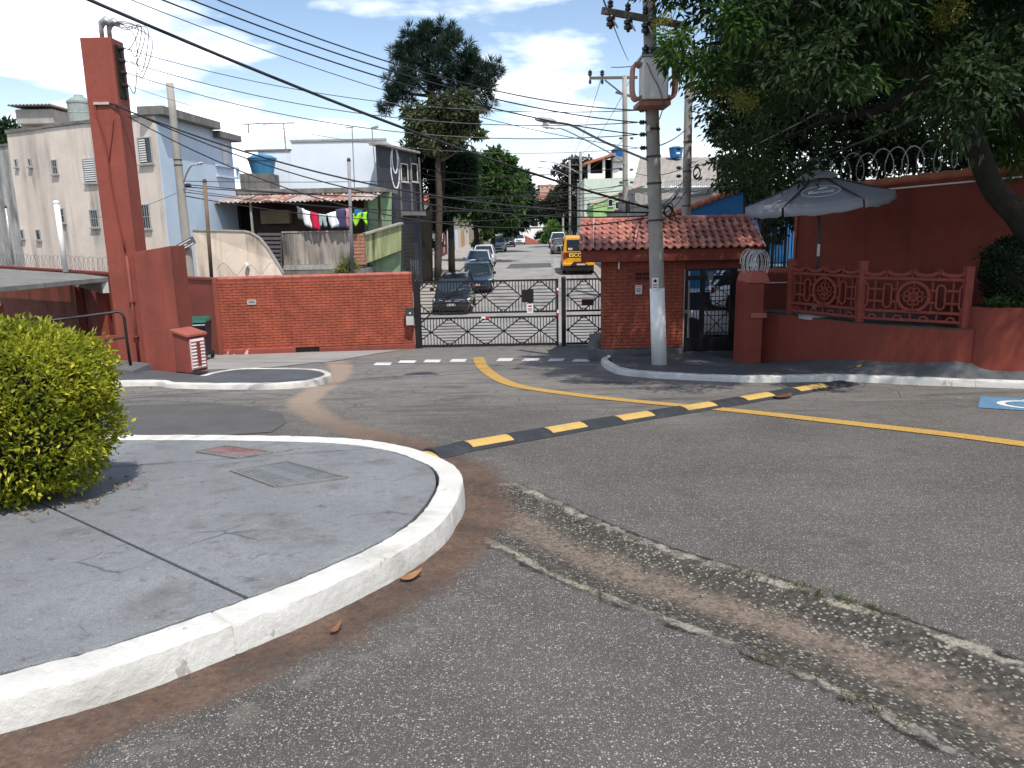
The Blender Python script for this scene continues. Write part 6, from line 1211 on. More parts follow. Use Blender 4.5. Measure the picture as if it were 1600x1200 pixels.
# ================================================================ CARS
def paintm(nm, col, rough=.28): 
    if nm in _mc: return _mc[nm]
    s = Nodes(nm); n = s.noise(3, 3); c = s.mix(s.ramp(n, .4, .7, 0, .25), col, mul(col, .8)); _mc[nm] = s.fin(c, rough, None, 0, .6); s.p.inputs['Coat Weight'].default_value = .5; return _mc[nm]
def car(name, label, loc, rot, pm, L_=4.2, W=1.72, H=1.48, belt=.92, hood=1.15, ws=.75, rr=.35, kind='hatch', group='cars parked along the street', lamp_m=None, rail=False):
    """front of the car points to -y; loc is the ground point under its middle"""
    t = thing(name, label, 'car', loc, group); t.rotation_euler = rot; h = W/2; f = -L_/2; b = L_/2; hh = belt-.04
    A = dict(absolute=False)
    st = [(f, .78, .36, .66), (f+.05, .90, .24, .74), (f+.30, .97, .20, hh-.10), (f+.75, 1.0, .19, hh-.03), (f+hood, 1.0, .19, belt), (0.2, 1.0, .19, belt+.02), (b-.55, 1.0, .19, belt+.03), (b-.12, .96, .24, belt-.0), (b, .86, .36, belt-.14)]
    v = []; K = 10
    for (y, k, z0, z1) in st:
        w = h*k
        for (x, z) in ((-.55,z0), (-.93,z0+.04), (-1.0,z0+(z1-z0)*.42), (-.985,z0+(z1-z0)*.75), (-.90,z1-.015), (.90,z1-.015), (.985,z0+(z1-z0)*.75), (1.0,z0+(z1-z0)*.42), (.93,z0+.04), (.55,z0)): v.append((x*w, y, z))
    n = len(st); fs = [(i*K+k, i*K+(k+1) % K, (i+1)*K+(k+1) % K, (i+1)*K+k) for i in range(n-1) for k in range(K)]+[tuple(range(K))[::-1], tuple(range((n-1)*K, n*K))]
    bo = MB().add(v, fs).build('body', pm, t, smooth=True, **A); bo.modifiers.new('bv', 'BEVEL').width = .02; bo.modifiers['bv'].limit_method = 'ANGLE'
    # glasshouse
    y0, y1 = f+hood-.05, f+hood+ws; y3, y2 = b-.08 if kind != 'sedan' else b-.75, b-rr-.10 if kind != 'sedan' else b-1.25
    wb, wt = h*.90, h*.70; zb, zt = belt-.03, H-.03
    if kind == 'pickup': y3, y2 = .55, .45
    C = [(-wb,y0,zb),(wb,y0,zb),(wb,y3,zb),(-wb,y3,zb),(-wt,y1,zt),(wt,y1,zt),(wt,y2,zt),(-wt,y2,zt)]
    MB().add(C, [(0,1,5,4),(1,2,6,5),(2,3,7,6),(3,0,4,7)]).build('windows', glass_lt, t, **A)
    rf = []; 
    for (y, k, z) in ((y1-.06,.97,zt-.02), (y1+.15,1.02,zt+.035), ((y1+y2)/2,1.03,zt+.055), (y2-.15,1.02,zt+.035), (y2+.06,.97,zt-.02)):
        for x, dz in ((-1,-.03), (-.8,.0), (0,.012), (.8,.0), (1,-.03)): rf.append((x*wt*k*1.04, y, z+dz))
    ro = MB().add(rf, [(i*5+k, i*5+k+1, (i+1)*5+k+1, (i+1)*5+k) for i in range(4) for k in range(4)]).build('roof', pm, t, smooth=True, **A)
    V = [Vector(c) for c in C]
    for i in range(4): MB().bar(V[i]+(V[i]*Vector((.015,0,0)) if False else Vector((0,0,0))), V[i+4], .075, .05).build('pillar', pm, t, **A)
    for s_ in (-1, 1):
        p, q_ = Vector((s_*wb, (y0+y3)/2+.1, zb)), Vector((s_*wt, (y1+y2)/2+.1, zt)); MB().bar(p, q_, .07, .03, (0,1,0)).build('pillar', black_iron, t, **A)
        hl_ = MB().add([(s_*h*.52,f+.04,.60),(s_*h*.90,f+.12,.63),(s_*h*.97,f+.42,.72),(s_*h*.95,f+.40,.80),(s_*h*.86,f+.16,.77),(s_*h*.50,f+.07,.71)], [(0,1,4,5),(1,2,3,4)]).build('headlight', lamp_m or lamp_w, t, **A); hl_.modifiers.new('th','SOLIDIFY').thickness = .04; hl_.modifiers['th'].offset = 0
        MB().box(*sorted((s_*h*.80, s_*h*.965)), b-.10, b-.02+.01, .68, belt-.06).build('tail_light', lamp_r, t, **A)
        MB().box(*sorted((s_*(h+.02), s_*(h+.20))), y0+.12, y0+.24, belt+.0, belt+.15).build('mirror', black_iron if kind != 'sedan' else pm, t, bevel=.03, **A)
        MB().lathe((s_*h*.62,f+.03,.42), [(.06,-.02),(.06,.03),(.03,.035)], 10, 'y').build('fog_light', lamp_w, t, **A)
        if rail: MB().tube([(s_*wt*.95, y1+.1, zt+.09), (s_*wt*.95, y2-.1, zt+.09)], .02, 6).build('roof_rail', galv, t, **A)
        for y in (f+.78, b-.82):
            MB().lathe((s_*h*.985,y,.335), [(.385,-.05),(.385,.008),(.30,.009)], 18, 'x').build('wheel_arch', black_iron, t, **A)
            w_ = MB().lathe((s_*(h-.10),y,.31), [(.22,-.10),(.31,-.09),(.315,.0),(.31,.10),(.22,.115)], 20, 'x').build('wheel', tyre_m, t, smooth=True, **A); MB().lathe((s_*(h+(.018 if s_ > 0 else -.018)),y,.31), [(.205,-.012),(.205,.012),(.12,.016),(.04,.016)], 16, 'x').build('rim', rim_m, w_, **A)
    MB().box(-h*.48, h*.48, f-.005, f+.08, .56, .70).build('grille', black_iron, t, bevel=.01, **A); MB().box(-h*.46, h*.46, f-.015, f+.03, .655, .68).build('grille_bar', chrome, t, **A); MB().box(-h*.6, h*.6, f-.012, f+.10, .30, .42).build('lower_intake', black_iron, t, **A)
    MB().box(-.20, .20, f-.03, f-.01, .46, .57).build('number_plate', mat('plate grey', (.42,.43,.44), .4), t, **A); MB().box(-.20, .20, b+.0, b+.015, .55, .66).build('number_plate', mat('plate grey', (.42,.43,.44), .4), t, **A)
    for s_ in (-1, 1): MB().tube([(s_*.12, y0-.02, belt-.0), (s_*.12+.45, y0+.10, belt+.09)], .010, 5).build('wiper', black_iron, t, **A)
    return t
sl_ = lambda y: math.atan2(hz(y+1.5)-hz(y-1.5), 3.0)
def put(px, pyb, yfront, L_): y = yfront+L_/2; x = (at(px, pyb, yfront)).x; return (x+.012*L_/2, y, hz(y)+.0), (sl_(y), 0, R(-1))
silver = paintm('silver blue paint', (.42,.46,.52)); silv2 = paintm('silver paint', (.50,.52,.54)); blackp = paintm('black car paint', (.012,.013,.018), .2); navy = paintm('navy car paint', (.018,.035,.065), .2); greyp = paintm('graphite paint', (.12,.12,.13)); lsil = paintm('light steel paint', (.36,.41,.47))
def place(nm, lab, px, pyb, yf, pm, **k): l, r = put(px, pyb, yf, k.get('L_', 4.2)); return car(nm, lab, l, r, pm, **k)
c1 = place('parked_car', 'black sport utility car with chrome grille, nearest behind the gate', 706, 493, 35.2, blackp, L_=4.3, W=1.76, H=1.62, belt=1.02, hood=1.05, ws=.6, rr=.25, rail=True)
MB().tube([(-.55,-2.17,.73),(-.25,-2.18,.69),(0,-2.19,.71),(.25,-2.18,.69),(.55,-2.17,.73)], .028, 6).build('chrome_bar', chrome, c1, absolute=False)
place('parked_car', 'dark navy hatchback second in the left row', 745, 460, 42.0, navy, W=1.68); place('parked_car', 'silver blue saloon third in the left row', 747, 428, 50.0, silver, kind='sedan', L_=4.3, W=1.70, H=1.46); place('parked_car', 'pale silver car fourth in the left row', 755, 418, 57.0, silv2, W=1.68, H=1.5)
place('parked_car', 'steel blue sport utility car fifth in the left row, past the cone', 777, 394, 81, lsil, L_=4.4, W=1.8, H=1.72, belt=1.05, hood=1.1, ws=.6, rr=.25); place('parked_car', 'dark tall car in the tree shade near the crest, left row', 794, 384, 95, blackp, L_=4.2, H=1.7, belt=1.0, ws=.6, rr=.25)
l, r = put(811, 381, 107, 4.2); car('parked_car', 'white car half sunk beyond the crest, end of the left row', l, r, white_car)
# right row faces away
def away(px, yr, pm, lab, L_, **k): x = at(px, 390, yr).x; y = yr+L_/2; return car('parked_car', lab, (x, y, hz(y)), (-sl_(y), 0, R(180)), pm, L_=L_, **k)
away(877, 74, greyp, 'small graphite hatchback beyond the yellow van', 3.9, W=1.66); pk = away(874, 88, white_car, 'white pickup with black load cover near the crest', 5.0, W=1.85, H=1.75, belt=1.1, kind='pickup', hood=1.2, ws=.7)
MB().box(-.86,.86,.75,2.42,1.08,1.22).build('load_cover', black_iron, pk, bevel=.03, absolute=False)
car('parked_car', 'white car beyond the bar fence right of the gatehouse', (8.35,24.0,hz(24)+.75), (0,0,R(80)), white_car); car('parked_car', 'silver car outside, seen through the pedestrian gate', (6.9,24.3,hz(24.3)), (0,0,R(85)), silv2)
# ---- yellow school van, rear to the camera
y0 = 49.0; xv = at(904,420,y0).x; t = thing('school_van', 'yellow school van seen from behind with dark lettered band', 'van', (xv, y0, hz(y0))); t.rotation_euler = (sl_(50)*.6, 0, R(-2)); A = dict(absolute=False)
W, H, Lv = 1.98, 2.36, 5.2; h = W/2; v = []
for (y, k, zt) in ((0,.97,1.0), (.04,1.0,1.0), (3.6,1.0,1.0), (4.6,.98,.98), (5.2,.9,.60)):
    for (x, z) in ((-.96,.38), (-1.0,.75), (-1.0,1.20), (-.93,1.85), (-.86,2.22), (-.72,2.34), (.72,2.34), (.86,2.22), (.93,1.85), (1.0,1.20), (1.0,.75), (.96,.38)): v.append((x*h*k, y+(.10*(z-1.2) if y < .1 and z > 1.2 else 0), .38+(z-.38)*zt))
K = 12; n = 5; MB().add(v, [(i*K+k, i*K+(k+1) % K, (i+1)*K+(k+1) % K, (i+1)*K+k) for i in range(n-1) for k in range(K)]+[tuple(range(K))[::-1], tuple(range((n-1)*K, n*K))]).build('body', yellow_v, t, bevel=.03, **A)
def rear(nm, m, x0, x1, z0, z1, d=.015, par=None):
    s0, s1 = .10*max(0, z0-1.2), .10*max(0, z1-1.2); a = -d
    return MB().add([(x0,s0+a,z0),(x1,s0+a,z0),(x1,s1+a,z1),(x0,s1+a,z1),(x0,s0+.02,z0),(x1,s0+.02,z0),(x1,s1+.02,z1),(x0,s1+.02,z1)], [(0,1,2,3),(0,4,5,1),(1,5,6,2),(2,6,7,3),(3,7,4,0)]).build(nm, m, par or t, **A)
rear('rear_window', glass_lt, -.74, .74, 1.50, 2.20); rear('lettered_band', mat('dark brown band', (.05,.015,.012), .5), -.80, .97, 1.10, 1.40); rear('belt_strip', yellow_v, -.9, .9, 1.43, 1.48, .03); rear('sticker', mat('orange white sticker', (.6,.3,.2), .5), -.66, -.38, 1.56, 1.70, .02); rear('tailgate', yellow_v, -.72, .74, .74, 1.07, .018)
MB().box(-1.0,1.0,-.16,.05,.60,.76).build('bumper', yellow_v, t, bevel=.03, **A); MB().add([(-.55,-.17,.60),(.55,-.17,.60),(.38,-.17,.84),(-.30,-.17,.84),(-.55,-.0,.60),(.55,-.0,.60),(.38,-.0,.84),(-.30,-.0,.84)], [(0,1,2,3),(3,2,6,7),(0,3,7,4),(1,5,6,2)]).build('step_recess', mat('dark brown recess', (.04,.015,.012), .6), t, **A); MB().box(-.12,.42,-.19,-.172,.63,.73).build('number_plate', mat('plate pale red', (.6,.45,.4), .4), t, **A)
MB().box(-.96,.96,-.10,.3,.28,.60).build('under_bumper', black_iron, t, bevel=.02, **A)
for s_ in (-1, 1):
    rear('tail_light', lamp_r, *sorted((s_*.82, s_*.965)), 1.02, 1.38, .025)
    for y in (.95, 4.2): w_ = MB().lathe((s_*.88,y,.33), [(.22,-.11),(.33,-.10),(.335,0),(.33,.10),(.22,.115)], 20, 'x').build('wheel', tyre_m, t, smooth=True, **A); MB().lathe((s_*(1.0),y,.33), [(.2,-.012),(.2,.012),(.05,.02)], 14, 'x').build('rim', rim_m, w_, **A)
    for k in range(3): MB().box(*sorted((s_*(h-.055), s_*(h-.02))), .5+k*1.1, 1.45+k*1.1, 1.42, 2.05).build('side_window', glass_lt, t, **A)
    MB().box(*sorted((s_*1.0, s_*1.22)), 4.2, 4.32, 1.25, 1.6).build('mirror', black_iron, t, bevel=.02, **A)
fm_ = Matrix(((1,0,0,.09),(0,.10,-1,-.021+.004),(0,1,.1,1.25),(0,0,0,1)))
tx = text_mesh('ESCOLAR', .33, mat('yellow lettering', (.75,.52,.10), .5, .05), None, 'lettering', Matrix.Identity(4), 0, .006); tx.data.transform(fm_); tx.parent = t
# ---- traffic cone
c = Vector((at(773,400,68).x, 68, hz(68))); t = thing('traffic_cone', 'orange traffic cone beside the parked cars', 'cone', c); MB().lathe(c, [(.17,.04),(.13,.25),(.12,.26),(.085,.45),(.035,.74),(.02,.75)], 16).build('cone_body', orange_c, t, smooth=True); MB().lathe(c, [(.117,.27),(.117,.275),(.092,.42),(.09,.425)], 16).build('white_band', white_p, t); MB().box(c.x-.2,c.x+.2,c.y-.2,c.y+.2,c.z,c.z+.04).build('base', rubber, t)
# ================================================================ VEGETATION
def leaf_mat(name, a, b, c=None, trans=.35, rough=.5, cut=.9):
    s = Nodes(name); r = s.attr('rnd'); col = s.mix(r, a, b)
    if c is not None: col = s.mix(s.ramp(r, cut, min(1, cut+.08)), col, c)
    s.fin(col, rough, None, 0, .2); tr = s.n('ShaderNodeBsdfTranslucent'); s.l(s.mix(.5, col, mul(b, 1.6)), tr.inputs[0]); mx_ = s.n('ShaderNodeMixShader'); mx_.inputs[0].default_value = trans
    s.l(s.p.outputs[0], mx_.inputs[1]); s.l(tr.outputs[0], mx_.inputs[2]); s.l(mx_.outputs[0], s.out.inputs[0]); return s.m
def unit(a): return a/np.maximum(1e-9, np.linalg.norm(a, axis=1))[:, None]
def leaf_mesh(name, P, ax, up, ln, wd, m, parent, fold=.25, kind=None, rnd=None):
    n = len(P); o0 = np.array(wo(parent)) if parent is not None else np.zeros(3); ax = unit(ax); sd = unit(np.cross(ax, up)); nr = np.cross(sd, ax)
    ln = np.broadcast_to(ln, (n,))[:, None]; wd = np.broadcast_to(wd, (n,))[:, None]
    v = np.empty((n, 4, 3)); v[:, 0] = P; v[:, 1] = P+ax*ln*.45+sd*wd*.5+nr*wd*fold; v[:, 2] = P+ax*ln-nr*ln*.06; v[:, 3] = P+ax*ln*.45-sd*wd*.5+nr*wd*fold
    i = (np.arange(n)*4)[:, None]; f = np.concatenate([i+np.array([[0,1,2]]), i+np.array([[0,2,3]])], 1).reshape(-1, 3)
    me = np_mesh(name, (v-o0).reshape(-1, 3), f, m, False); r = rng.random(n) if rnd is None else rnd
    a_ = me.attributes.new('rnd', 'FLOAT', 'FACE'); a_.data.foreach_set('value', np.repeat(r, 2).astype(np.float32)); o = link(name, me, None, parent)
    if kind: o['kind'] = kind
    return o
def foliage(name, blobs, n, ln, wd, m, parent, clump=.28, per=45, droop=.3, shell=.45, squash=.85, updir=.6):
    C = np.array([tuple(b[0]) for b in blobs]); Rr = np.array([b[1] for b in blobs]); w_ = Rr**2/np.sum(Rr**2)
    nc = max(1, n//per); bi = rng.choice(len(blobs), nc, p=w_); d = unit(rng.normal(size=(nc, 3))); rad = Rr[bi]*(shell+(1-shell)*rng.random(nc))
    cc = C[bi]+d*rad[:, None]*np.array([1, 1, squash]); cr_ = Rr[bi]*clump*(.6+.8*rng.random(nc)); tone = rng.random(nc)
    ci = rng.choice(nc, n); off = rng.normal(size=(n, 3))*.55; P = cc[ci]+off*cr_[ci][:, None]*np.array([1, 1, .8])
    ax = unit(off*.8+d[ci]*.5+rng.normal(size=(n, 3))*.6)+np.array([0, 0, -droop]); up = rng.normal(size=(n, 3))*.6+np.array([0, 0, updir])
    return leaf_mesh(name, P, ax, up, ln*(.65+.7*rng.random(n)), wd*(.7+.6*rng.random(n)), m, parent, rnd=np.clip(.55*tone[ci]+.45*rng.random(n), 0, 1))
def pine_tufts(name, blobs, nt_, per, ln, wd, m, parent):
    C = np.array([tuple(b[0]) for b in blobs]); Rr = np.array([b[1] for b in blobs]); w_ = Rr**2/np.sum(Rr**2); bi = rng.choice(len(blobs), nt_, p=w_); d = unit(rng.normal(size=(nt_, 3)))
    cc = C[bi]+d*(Rr[bi]*(.25+.75*rng.random(nt_)**.6))[:, None]*np.array([1, 1, .85]); i = np.repeat(np.arange(nt_), per); n = len(i)
    ax = unit(rng.normal(size=(n, 3))+d[i]*.7+np.array([0, 0, .45])); return leaf_mesh(name, cc[i]+ax*.04, ax, rng.normal(size=(n, 3)), ln*(.6+.6*rng.random(n)), wd, m, parent, rnd=np.clip(.6*rng.random(nt_)[i]+.4*rng.random(n), 0, 1))
def px_blobs(L_, Y, jit=.6): return [(at(a, b, Y+random.uniform(-jit, jit)*c*Y/F), c*Y/F) for a, b, c in L_]
def limb(nm, pts, rad, m, t, n=9): return MB().tube(spline(pts, 4), np.interp(np.linspace(0, 1, (len(pts)-1)*4+1), np.linspace(0, 1, len(rad)), rad).tolist(), n).build(nm, m, t, smooth=True)
def auto_limbs(t, start, blobs, r0, m, k=None):
    for (c_, r_) in blobs[::k or 1]:
        s_ = Vector(start); mid = s_.lerp(c_, .55)+Vector((random.uniform(-.2,.2), random.uniform(-.2,.2), -.12*(c_-s_).length*.3)); limb('branch', [s_, mid, c_], [r0, r0*.6, r0*.15], m, t, 6)
# ---- pine with the long needles
lm_pine = leaf_mat('pine needles', (.014,.030,.022), (.032,.060,.036), None, .15, .6); YP = 46.0
t = thing('pine_tree', 'tall pine with dark tufted crown left of the street', 'tree', (at(664,440,YP).x, YP, hz(YP)))
pb = px_blobs([(660,72,34),(637,90,27),(688,62,30),(712,82,30),(735,98,22),(645,112,24),(722,112,25),(690,105,28),(762,112,18),(775,108,10),(752,132,22),(770,128,12),(620,128,18),(610,150,13),(603,165,9),(628,155,15),(638,136,18),(676,132,16),(740,152,22),(762,165,12),(715,140,18),(655,60,16),(700,50,14),(672,45,13)], YP, .8)
limb('trunk', [at(663,445,YP), at(664,390,YP), at(667,348,YP), at(684,312,YP), at(690,255,YP), at(688,200,YP), at(674,150,YP), at(668,105,YP), at(672,60,YP)], [.52,.46,.40,.32,.25,.21,.17,.11,.05], bark_dk, t, 12)
for a, b in (((674,150),(640,112)), ((670,120),(700,85)), ((678,160),(735,118)), ((680,165),(770,118)), ((674,150),(615,140)), ((669,110),(655,70)), ((682,170),(610,162))): p, q_ = at(*a, YP), at(*b, YP); limb('branch', [p, p.lerp(q_, .5)+Vector((0,random.uniform(-.6,.6),-.15)), q_], [.11,.08,.03], bark_dk, t, 6)
pine_tufts('crown', pb, 470, 52, .48, .034, lm_pine, t)
# ---- broadleaf tree growing through it
lm_olive = leaf_mat('olive green leaves', (.030,.045,.018), (.095,.115,.050), None, .35); YO = 45
t = thing('leafy_tree', 'olive green leafy tree under the pine crown', 'tree', (at(680,440,YO).x, YO, hz(YO)))
ob = px_blobs([(678,172,22),(712,166,26),(738,172,14),(655,188,22),(700,196,26),(730,196,18),(650,210,16),(680,220,24),(745,208,10),(756,213,7),(720,215,14),(640,175,10)], YO); limb('trunk', [at(684,440,YO), at(686,320,YO), at(684,250,YO), at(690,200,YO)], [.22,.2,.16,.08], bark, t); auto_limbs(t, at(686,255,YO), ob, .07, bark, 2); foliage('crown', ob, 6500, .30, .15, lm_olive, t, .36, 30)
lm_dark = leaf_mat('dark green leaves', (.010,.026,.013), (.030,.062,.024), (.10,.16,.03), .3, .5, .93); YD = 47
t = thing('dark_tree', 'dark dense tree behind the pine trunk over the black house', 'tree', (at(700,430,YD).x, YD, hz(YD)))
db = px_blobs([(652,238,22),(680,246,26),(705,262,30),(728,258,22),(690,290,26),(722,292,26),(660,262,16),(700,320,20),(735,315,16),(672,380,13),(690,350,12)], YD); limb('trunk', [at(706,430,YD), at(704,340,YD), at(700,270,YD)], [.22,.18,.1], bark_dk, t); auto_limbs(t, at(702,330,YD), db, .08, bark_dk, 2); foliage('crown', db, 9500, .34, .12, lm_dark, t, .34, 30)
# ---- street trees, left
lm_mid = leaf_mat('mid green leaves', (.018,.045,.014), (.070,.130,.034), (.12,.19,.05), .35, .5, .9)
def street_tree(label, Y, blobs, base, fork, n, ln, m, bm_=bark_dk, r=.24, name='street_tree'):
    t = thing(name, label, 'tree', (at(*base, Y).x, Y, hz(Y)), 'trees along the street'); B = px_blobs(blobs, Y); g = at(*base, Y); g.z = hz(Y)-.1; limb('trunk', [g, g.lerp(at(*fork, Y), .5)+Vector((.1,0,0)), at(*fork, Y)], [r*1.2, r, r*.7], bm_, t); auto_limbs(t, at(*fork, Y), B, r*.45, bm_, 2); foliage('crown', B, n, ln, ln*.45, m, t, .36, 28); return t
street_tree('broad bright green street tree over the parked cars, left', 62, [(742,262,24),(768,256,22),(790,262,18),(748,290,28),(782,288,28),(805,278,16),(760,316,26),(795,312,24),(730,310,20),(735,335,18),(770,340,20),(800,338,16),(772,242,10),(792,246,8),(718,285,18),(752,247,10)], (745,415), (742,345), 11000, .42, lm_mid)
street_tree('darker street tree further along the left kerb', 80, [(815,284,16),(822,300,12),(808,312,16),(826,316,10),(790,346,14),(812,345,14),(776,358,12),(800,358,12),(825,335,10),(765,350,12)], (768,398), (770,362), 5000, .5, lm_dark)
ivy = px_blobs([(748,392,7),(752,378,8),(757,365,8),(744,380,7),(762,388,7),(760,398,6)], 68); t = thing('ivy_bush', 'climbing ivy at the foot of a street tree trunk', 'plant', (at(752,400,68).x, 68, hz(68))); foliage('foliage', ivy, 1500, .3, .16, lm_mid, t); limb('stem', [at(752,402,68), at(753,372,68)], [.2,.15], bark, t)
# ---- right far trees
lm_red = leaf_mat('reddish dark leaves', (.020,.024,.016), (.055,.052,.032), (.22,.06,.04), .3, .5, .95)
street_tree('dark reddish street tree beside the far poles, right', 92, [(888,262,14),(905,258,12),(872,270,9),(912,272,11),(895,280,12),(925,258,9),(885,296,12),(905,300,12),(870,312,14),(850,322,11),(890,322,15),(905,335,11)], (896,392), (896,330), 5500, .5, lm_red)
street_tree('dark green street tree at the crest, right', 112, [(872,332,13),(850,338,10),(886,342,12),(840,332,8),(862,322,9),(900,352,8),(880,360,9)], (886,382), (880,350), 3200, .6, lm_dark)
street_tree('small bright green tree before the ochre houses', 108, [(862,350,8),(864,362,11),(856,370,9),(874,368,9),(868,376,9),(850,376,6)], (863,384), (863,372), 2600, .45, leaf_mat('fresh green leaves', (.04,.10,.02), (.12,.22,.05)), bark, .12)
street_tree('round green tree between the far end houses', 140, [(847,366,6),(850,373,6),(842,372,5),(838,378,4)], (847,388), (847,376), 900, .6, lm_dark, bark, .12)
street_tree('dark tree at the far left behind the grey wing', 52, [(8,205,20),(-8,225,24),(14,232,18),(4,262,24),(-20,255,25),(20,285,12),(-10,290,20)], (0,420), (2,290), 5000, .4, lm_dark)
# ---- yellowish plant behind the brick wall
pt = px_blobs([(535,422,8),(542,412,8),(548,422,7),(530,430,8),(545,430,8)], 24); t = thing('yellow_plant', 'yellow green leafy plant peeping over the brick wall', 'plant', (at(540,440,24).x, 24, -1.9)); foliage('foliage', pt, 900, .22, .035, leaf_mat('yellow green blades', (.10,.12,.03), (.30,.30,.10)), t, .6, 20, -.4); limb('stem', [(at(540,440,24).x,24,-1.9), at(540,425,24)], [.04,.02], bark, t)
# ---- the big tree over the terrace
lm_big = leaf_mat('big tree leaves', (.008,.020,.007), (.034,.064,.019), (.085,.115,.022), .32, .62, .92); YB = 12.4
t = thing('big_tree', 'large dark leafy tree leaning over the umbrella and pole', 'tree', (9.2, 12.6, .1)); pB = lambda a, b, Y=YB: at(a, b, Y)
limb('trunk', [Vector((9.35,12.5,0.0)), pB(1640,420), pB(1598,345), pB(1550,292), pB(1525,225), pB(1502,172)], [.27,.23,.20,.17,.15,.135], bark_dk, t, 14)
limb('limb', [pB(1505,180), pB(1452,126,12.1), pB(1398,86,11.8), pB(1330,30,11.4), pB(1250,-60,11)], [.12,.095,.08,.065,.04], bark_dk, t, 10); limb('limb', [pB(1690,340,12.8), pB(1606,195,12.5), pB(1548,102,12.2), pB(1508,58,12), pB(1470,-10,11.8), pB(1420,-110,11.4)], [.15,.12,.10,.085,.07,.05], bark_dk, t, 10)
limb('limb', [pB(1503,176), pB(1535,90,13), pB(1560,0,13.4), pB(1580,-120,13.6)], [.15,.12,.10,.06], bark_dk, t, 9); limb('limb', [pB(1398,86,11.8), pB(1300,95,12.5), pB(1190,60,12.8), pB(1100,70,13)], [.09,.07,.05,.02], bark_dk, t, 8); limb('limb', [pB(1330,30,11.4), pB(1220,-10,11), pB(1120,-60,11), pB(1070,-20,11)], [.08,.06,.045,.02], bark_dk, t, 8)
limb('limb', [pB(1452,126,12.1), pB(1380,170,13.5), pB(1290,190,14.6), pB(1200,230,15.5)], [.09,.07,.05,.02], bark_dk, t, 8); s0, s1 = pB(1516,225,12.4), pB(1474,213,11.75); st = limb('cut_stub', [s0, s0.lerp(s1,.5), s1], [.11,.10,.085], bark_dk, t, 10); d = (s1-s0).normalized(); MB().tube([s1+d*.001, s1+d*.006], .078, 12).build('sawn_face', cut_wood, st)
bb = []
def inside(px, py):
    lo = np.interp(px, [1030,1085,1110,1150,1200,1240,1300,1400,1480,1560,1700], [95,150,275,300,345,300,240,235,230,300,330]); return py < lo-12 and px > np.interp(py, [-300,0,60,130,230,300,340], [1010,1022,1046,1072,1105,1125,1180])
tries = 0
while len(bb) < 240 and tries < 9000:
    tries += 1; px, py = random.uniform(1010,1720), random.uniform(-330,350)
    if not inside(px, py): continue
    D = random.uniform(10.0,16.5) if px > 1180 else random.uniform(11.0,14.2)
    if py > 150: D = random.uniform(14.2,18.5)
    r = random.uniform(.42,.75)
    if not all(inside(px+dx*r/D*F*.8, py+dy*r/D*F*.7) for dx, dy in ((-1,0),(0,1))): r *= .5
    bb.append((at(px, py, D), r))
bb += [(Vector((random.uniform(6.6,11.8), random.uniform(9.2,13.0), random.uniform(5.6,8.6))), random.uniform(.6,.95)) for _ in range(60)]  # unseen overhead part of the crown, added to shade trunk and terrace walls
foliage('crown', bb, 130000, .135, .048, lm_big, t, .42, 34, .55, .3)
# sprays of yellow green blossom among the leaves
fl = [(at(a, b, D), r) for a, b, D, r in ((1085,135,11.2,.10),(1120,140,11.2,.12),(1165,160,11.4,.15),(1200,75,11,.13),(1480,15,10.8,.20),(1050,60,11.4,.12),(1300,55,10.8,.12),(1475,28,10.8,.15),(1035,30,11.6,.12),(1240,120,11.5,.12),(1150,150,11.3,.12),(1420,40,11,.1))]
foliage('blossom', fl, 3000, .035, .025, leaf_mat('blossom', (.12,.14,.03), (.26,.26,.06)), t, .5, 20)
bright_blobs = [(at(a, b, D), r) for a, b, D, r in ((1545,130,13.2,.35),(1560,200,13.2,.45),(1580,240,13.0,.4),(1530,120,13.3,.35),(1575,160,13.4,.4),(1350,120,10.5,.2),(1060,80,11,.3),(1110,110,11,.28),(1150,30,10.6,.35),(1380,15,10.4,.3))]
foliage('bright_leaves', bright_blobs, 3200, .15, .05, leaf_mat('bright leaves', (.022,.055,.012), (.06,.12,.025), None, .5, .4), t, .5, 30, .7)  # a few clusters of brighter, slightly larger leaves
# trees beyond the high wall, closing the view under the big crown
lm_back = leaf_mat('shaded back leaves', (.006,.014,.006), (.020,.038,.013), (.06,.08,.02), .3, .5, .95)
for (lab, Y, xs_, ys_, nb, base_) in (('dark tree beyond the tall red wall, behind the umbrella', 20.5, (1235,1420), (-60,312), 58, (1330,300)), ('dark tree beyond the tall red wall, behind the leaning trunk', 19.5, (1390,1660), (-60,305), 62, (1500,300)), ('dark tree between the plain pole and the umbrella', 22.5, (1120,1260), (-20,250), 34, (1190,330))):
    t = thing('back_tree', lab, 'tree', (at(*base_, Y).x, Y, hz(Y)), 'trees beyond the tall wall'); B = [(at(random.uniform(*xs_), random.uniform(*ys_), Y+random.uniform(-1.5,1.5)), random.uniform(.55,.95)) for _ in range(nb)]
    g = at(*base_, Y); g.z = hz(Y)-.1; limb('trunk', [g, g+Vector((.1,0,2)), g+Vector((.2,0,4))], [.2,.17,.12], bark_dk, t); auto_limbs(t, g+Vector((.15,0,3)), B, .06, bark_dk, 5); foliage('crown', B, 21000, .19, .080, lm_back, t, .42, 34, .45, .3)
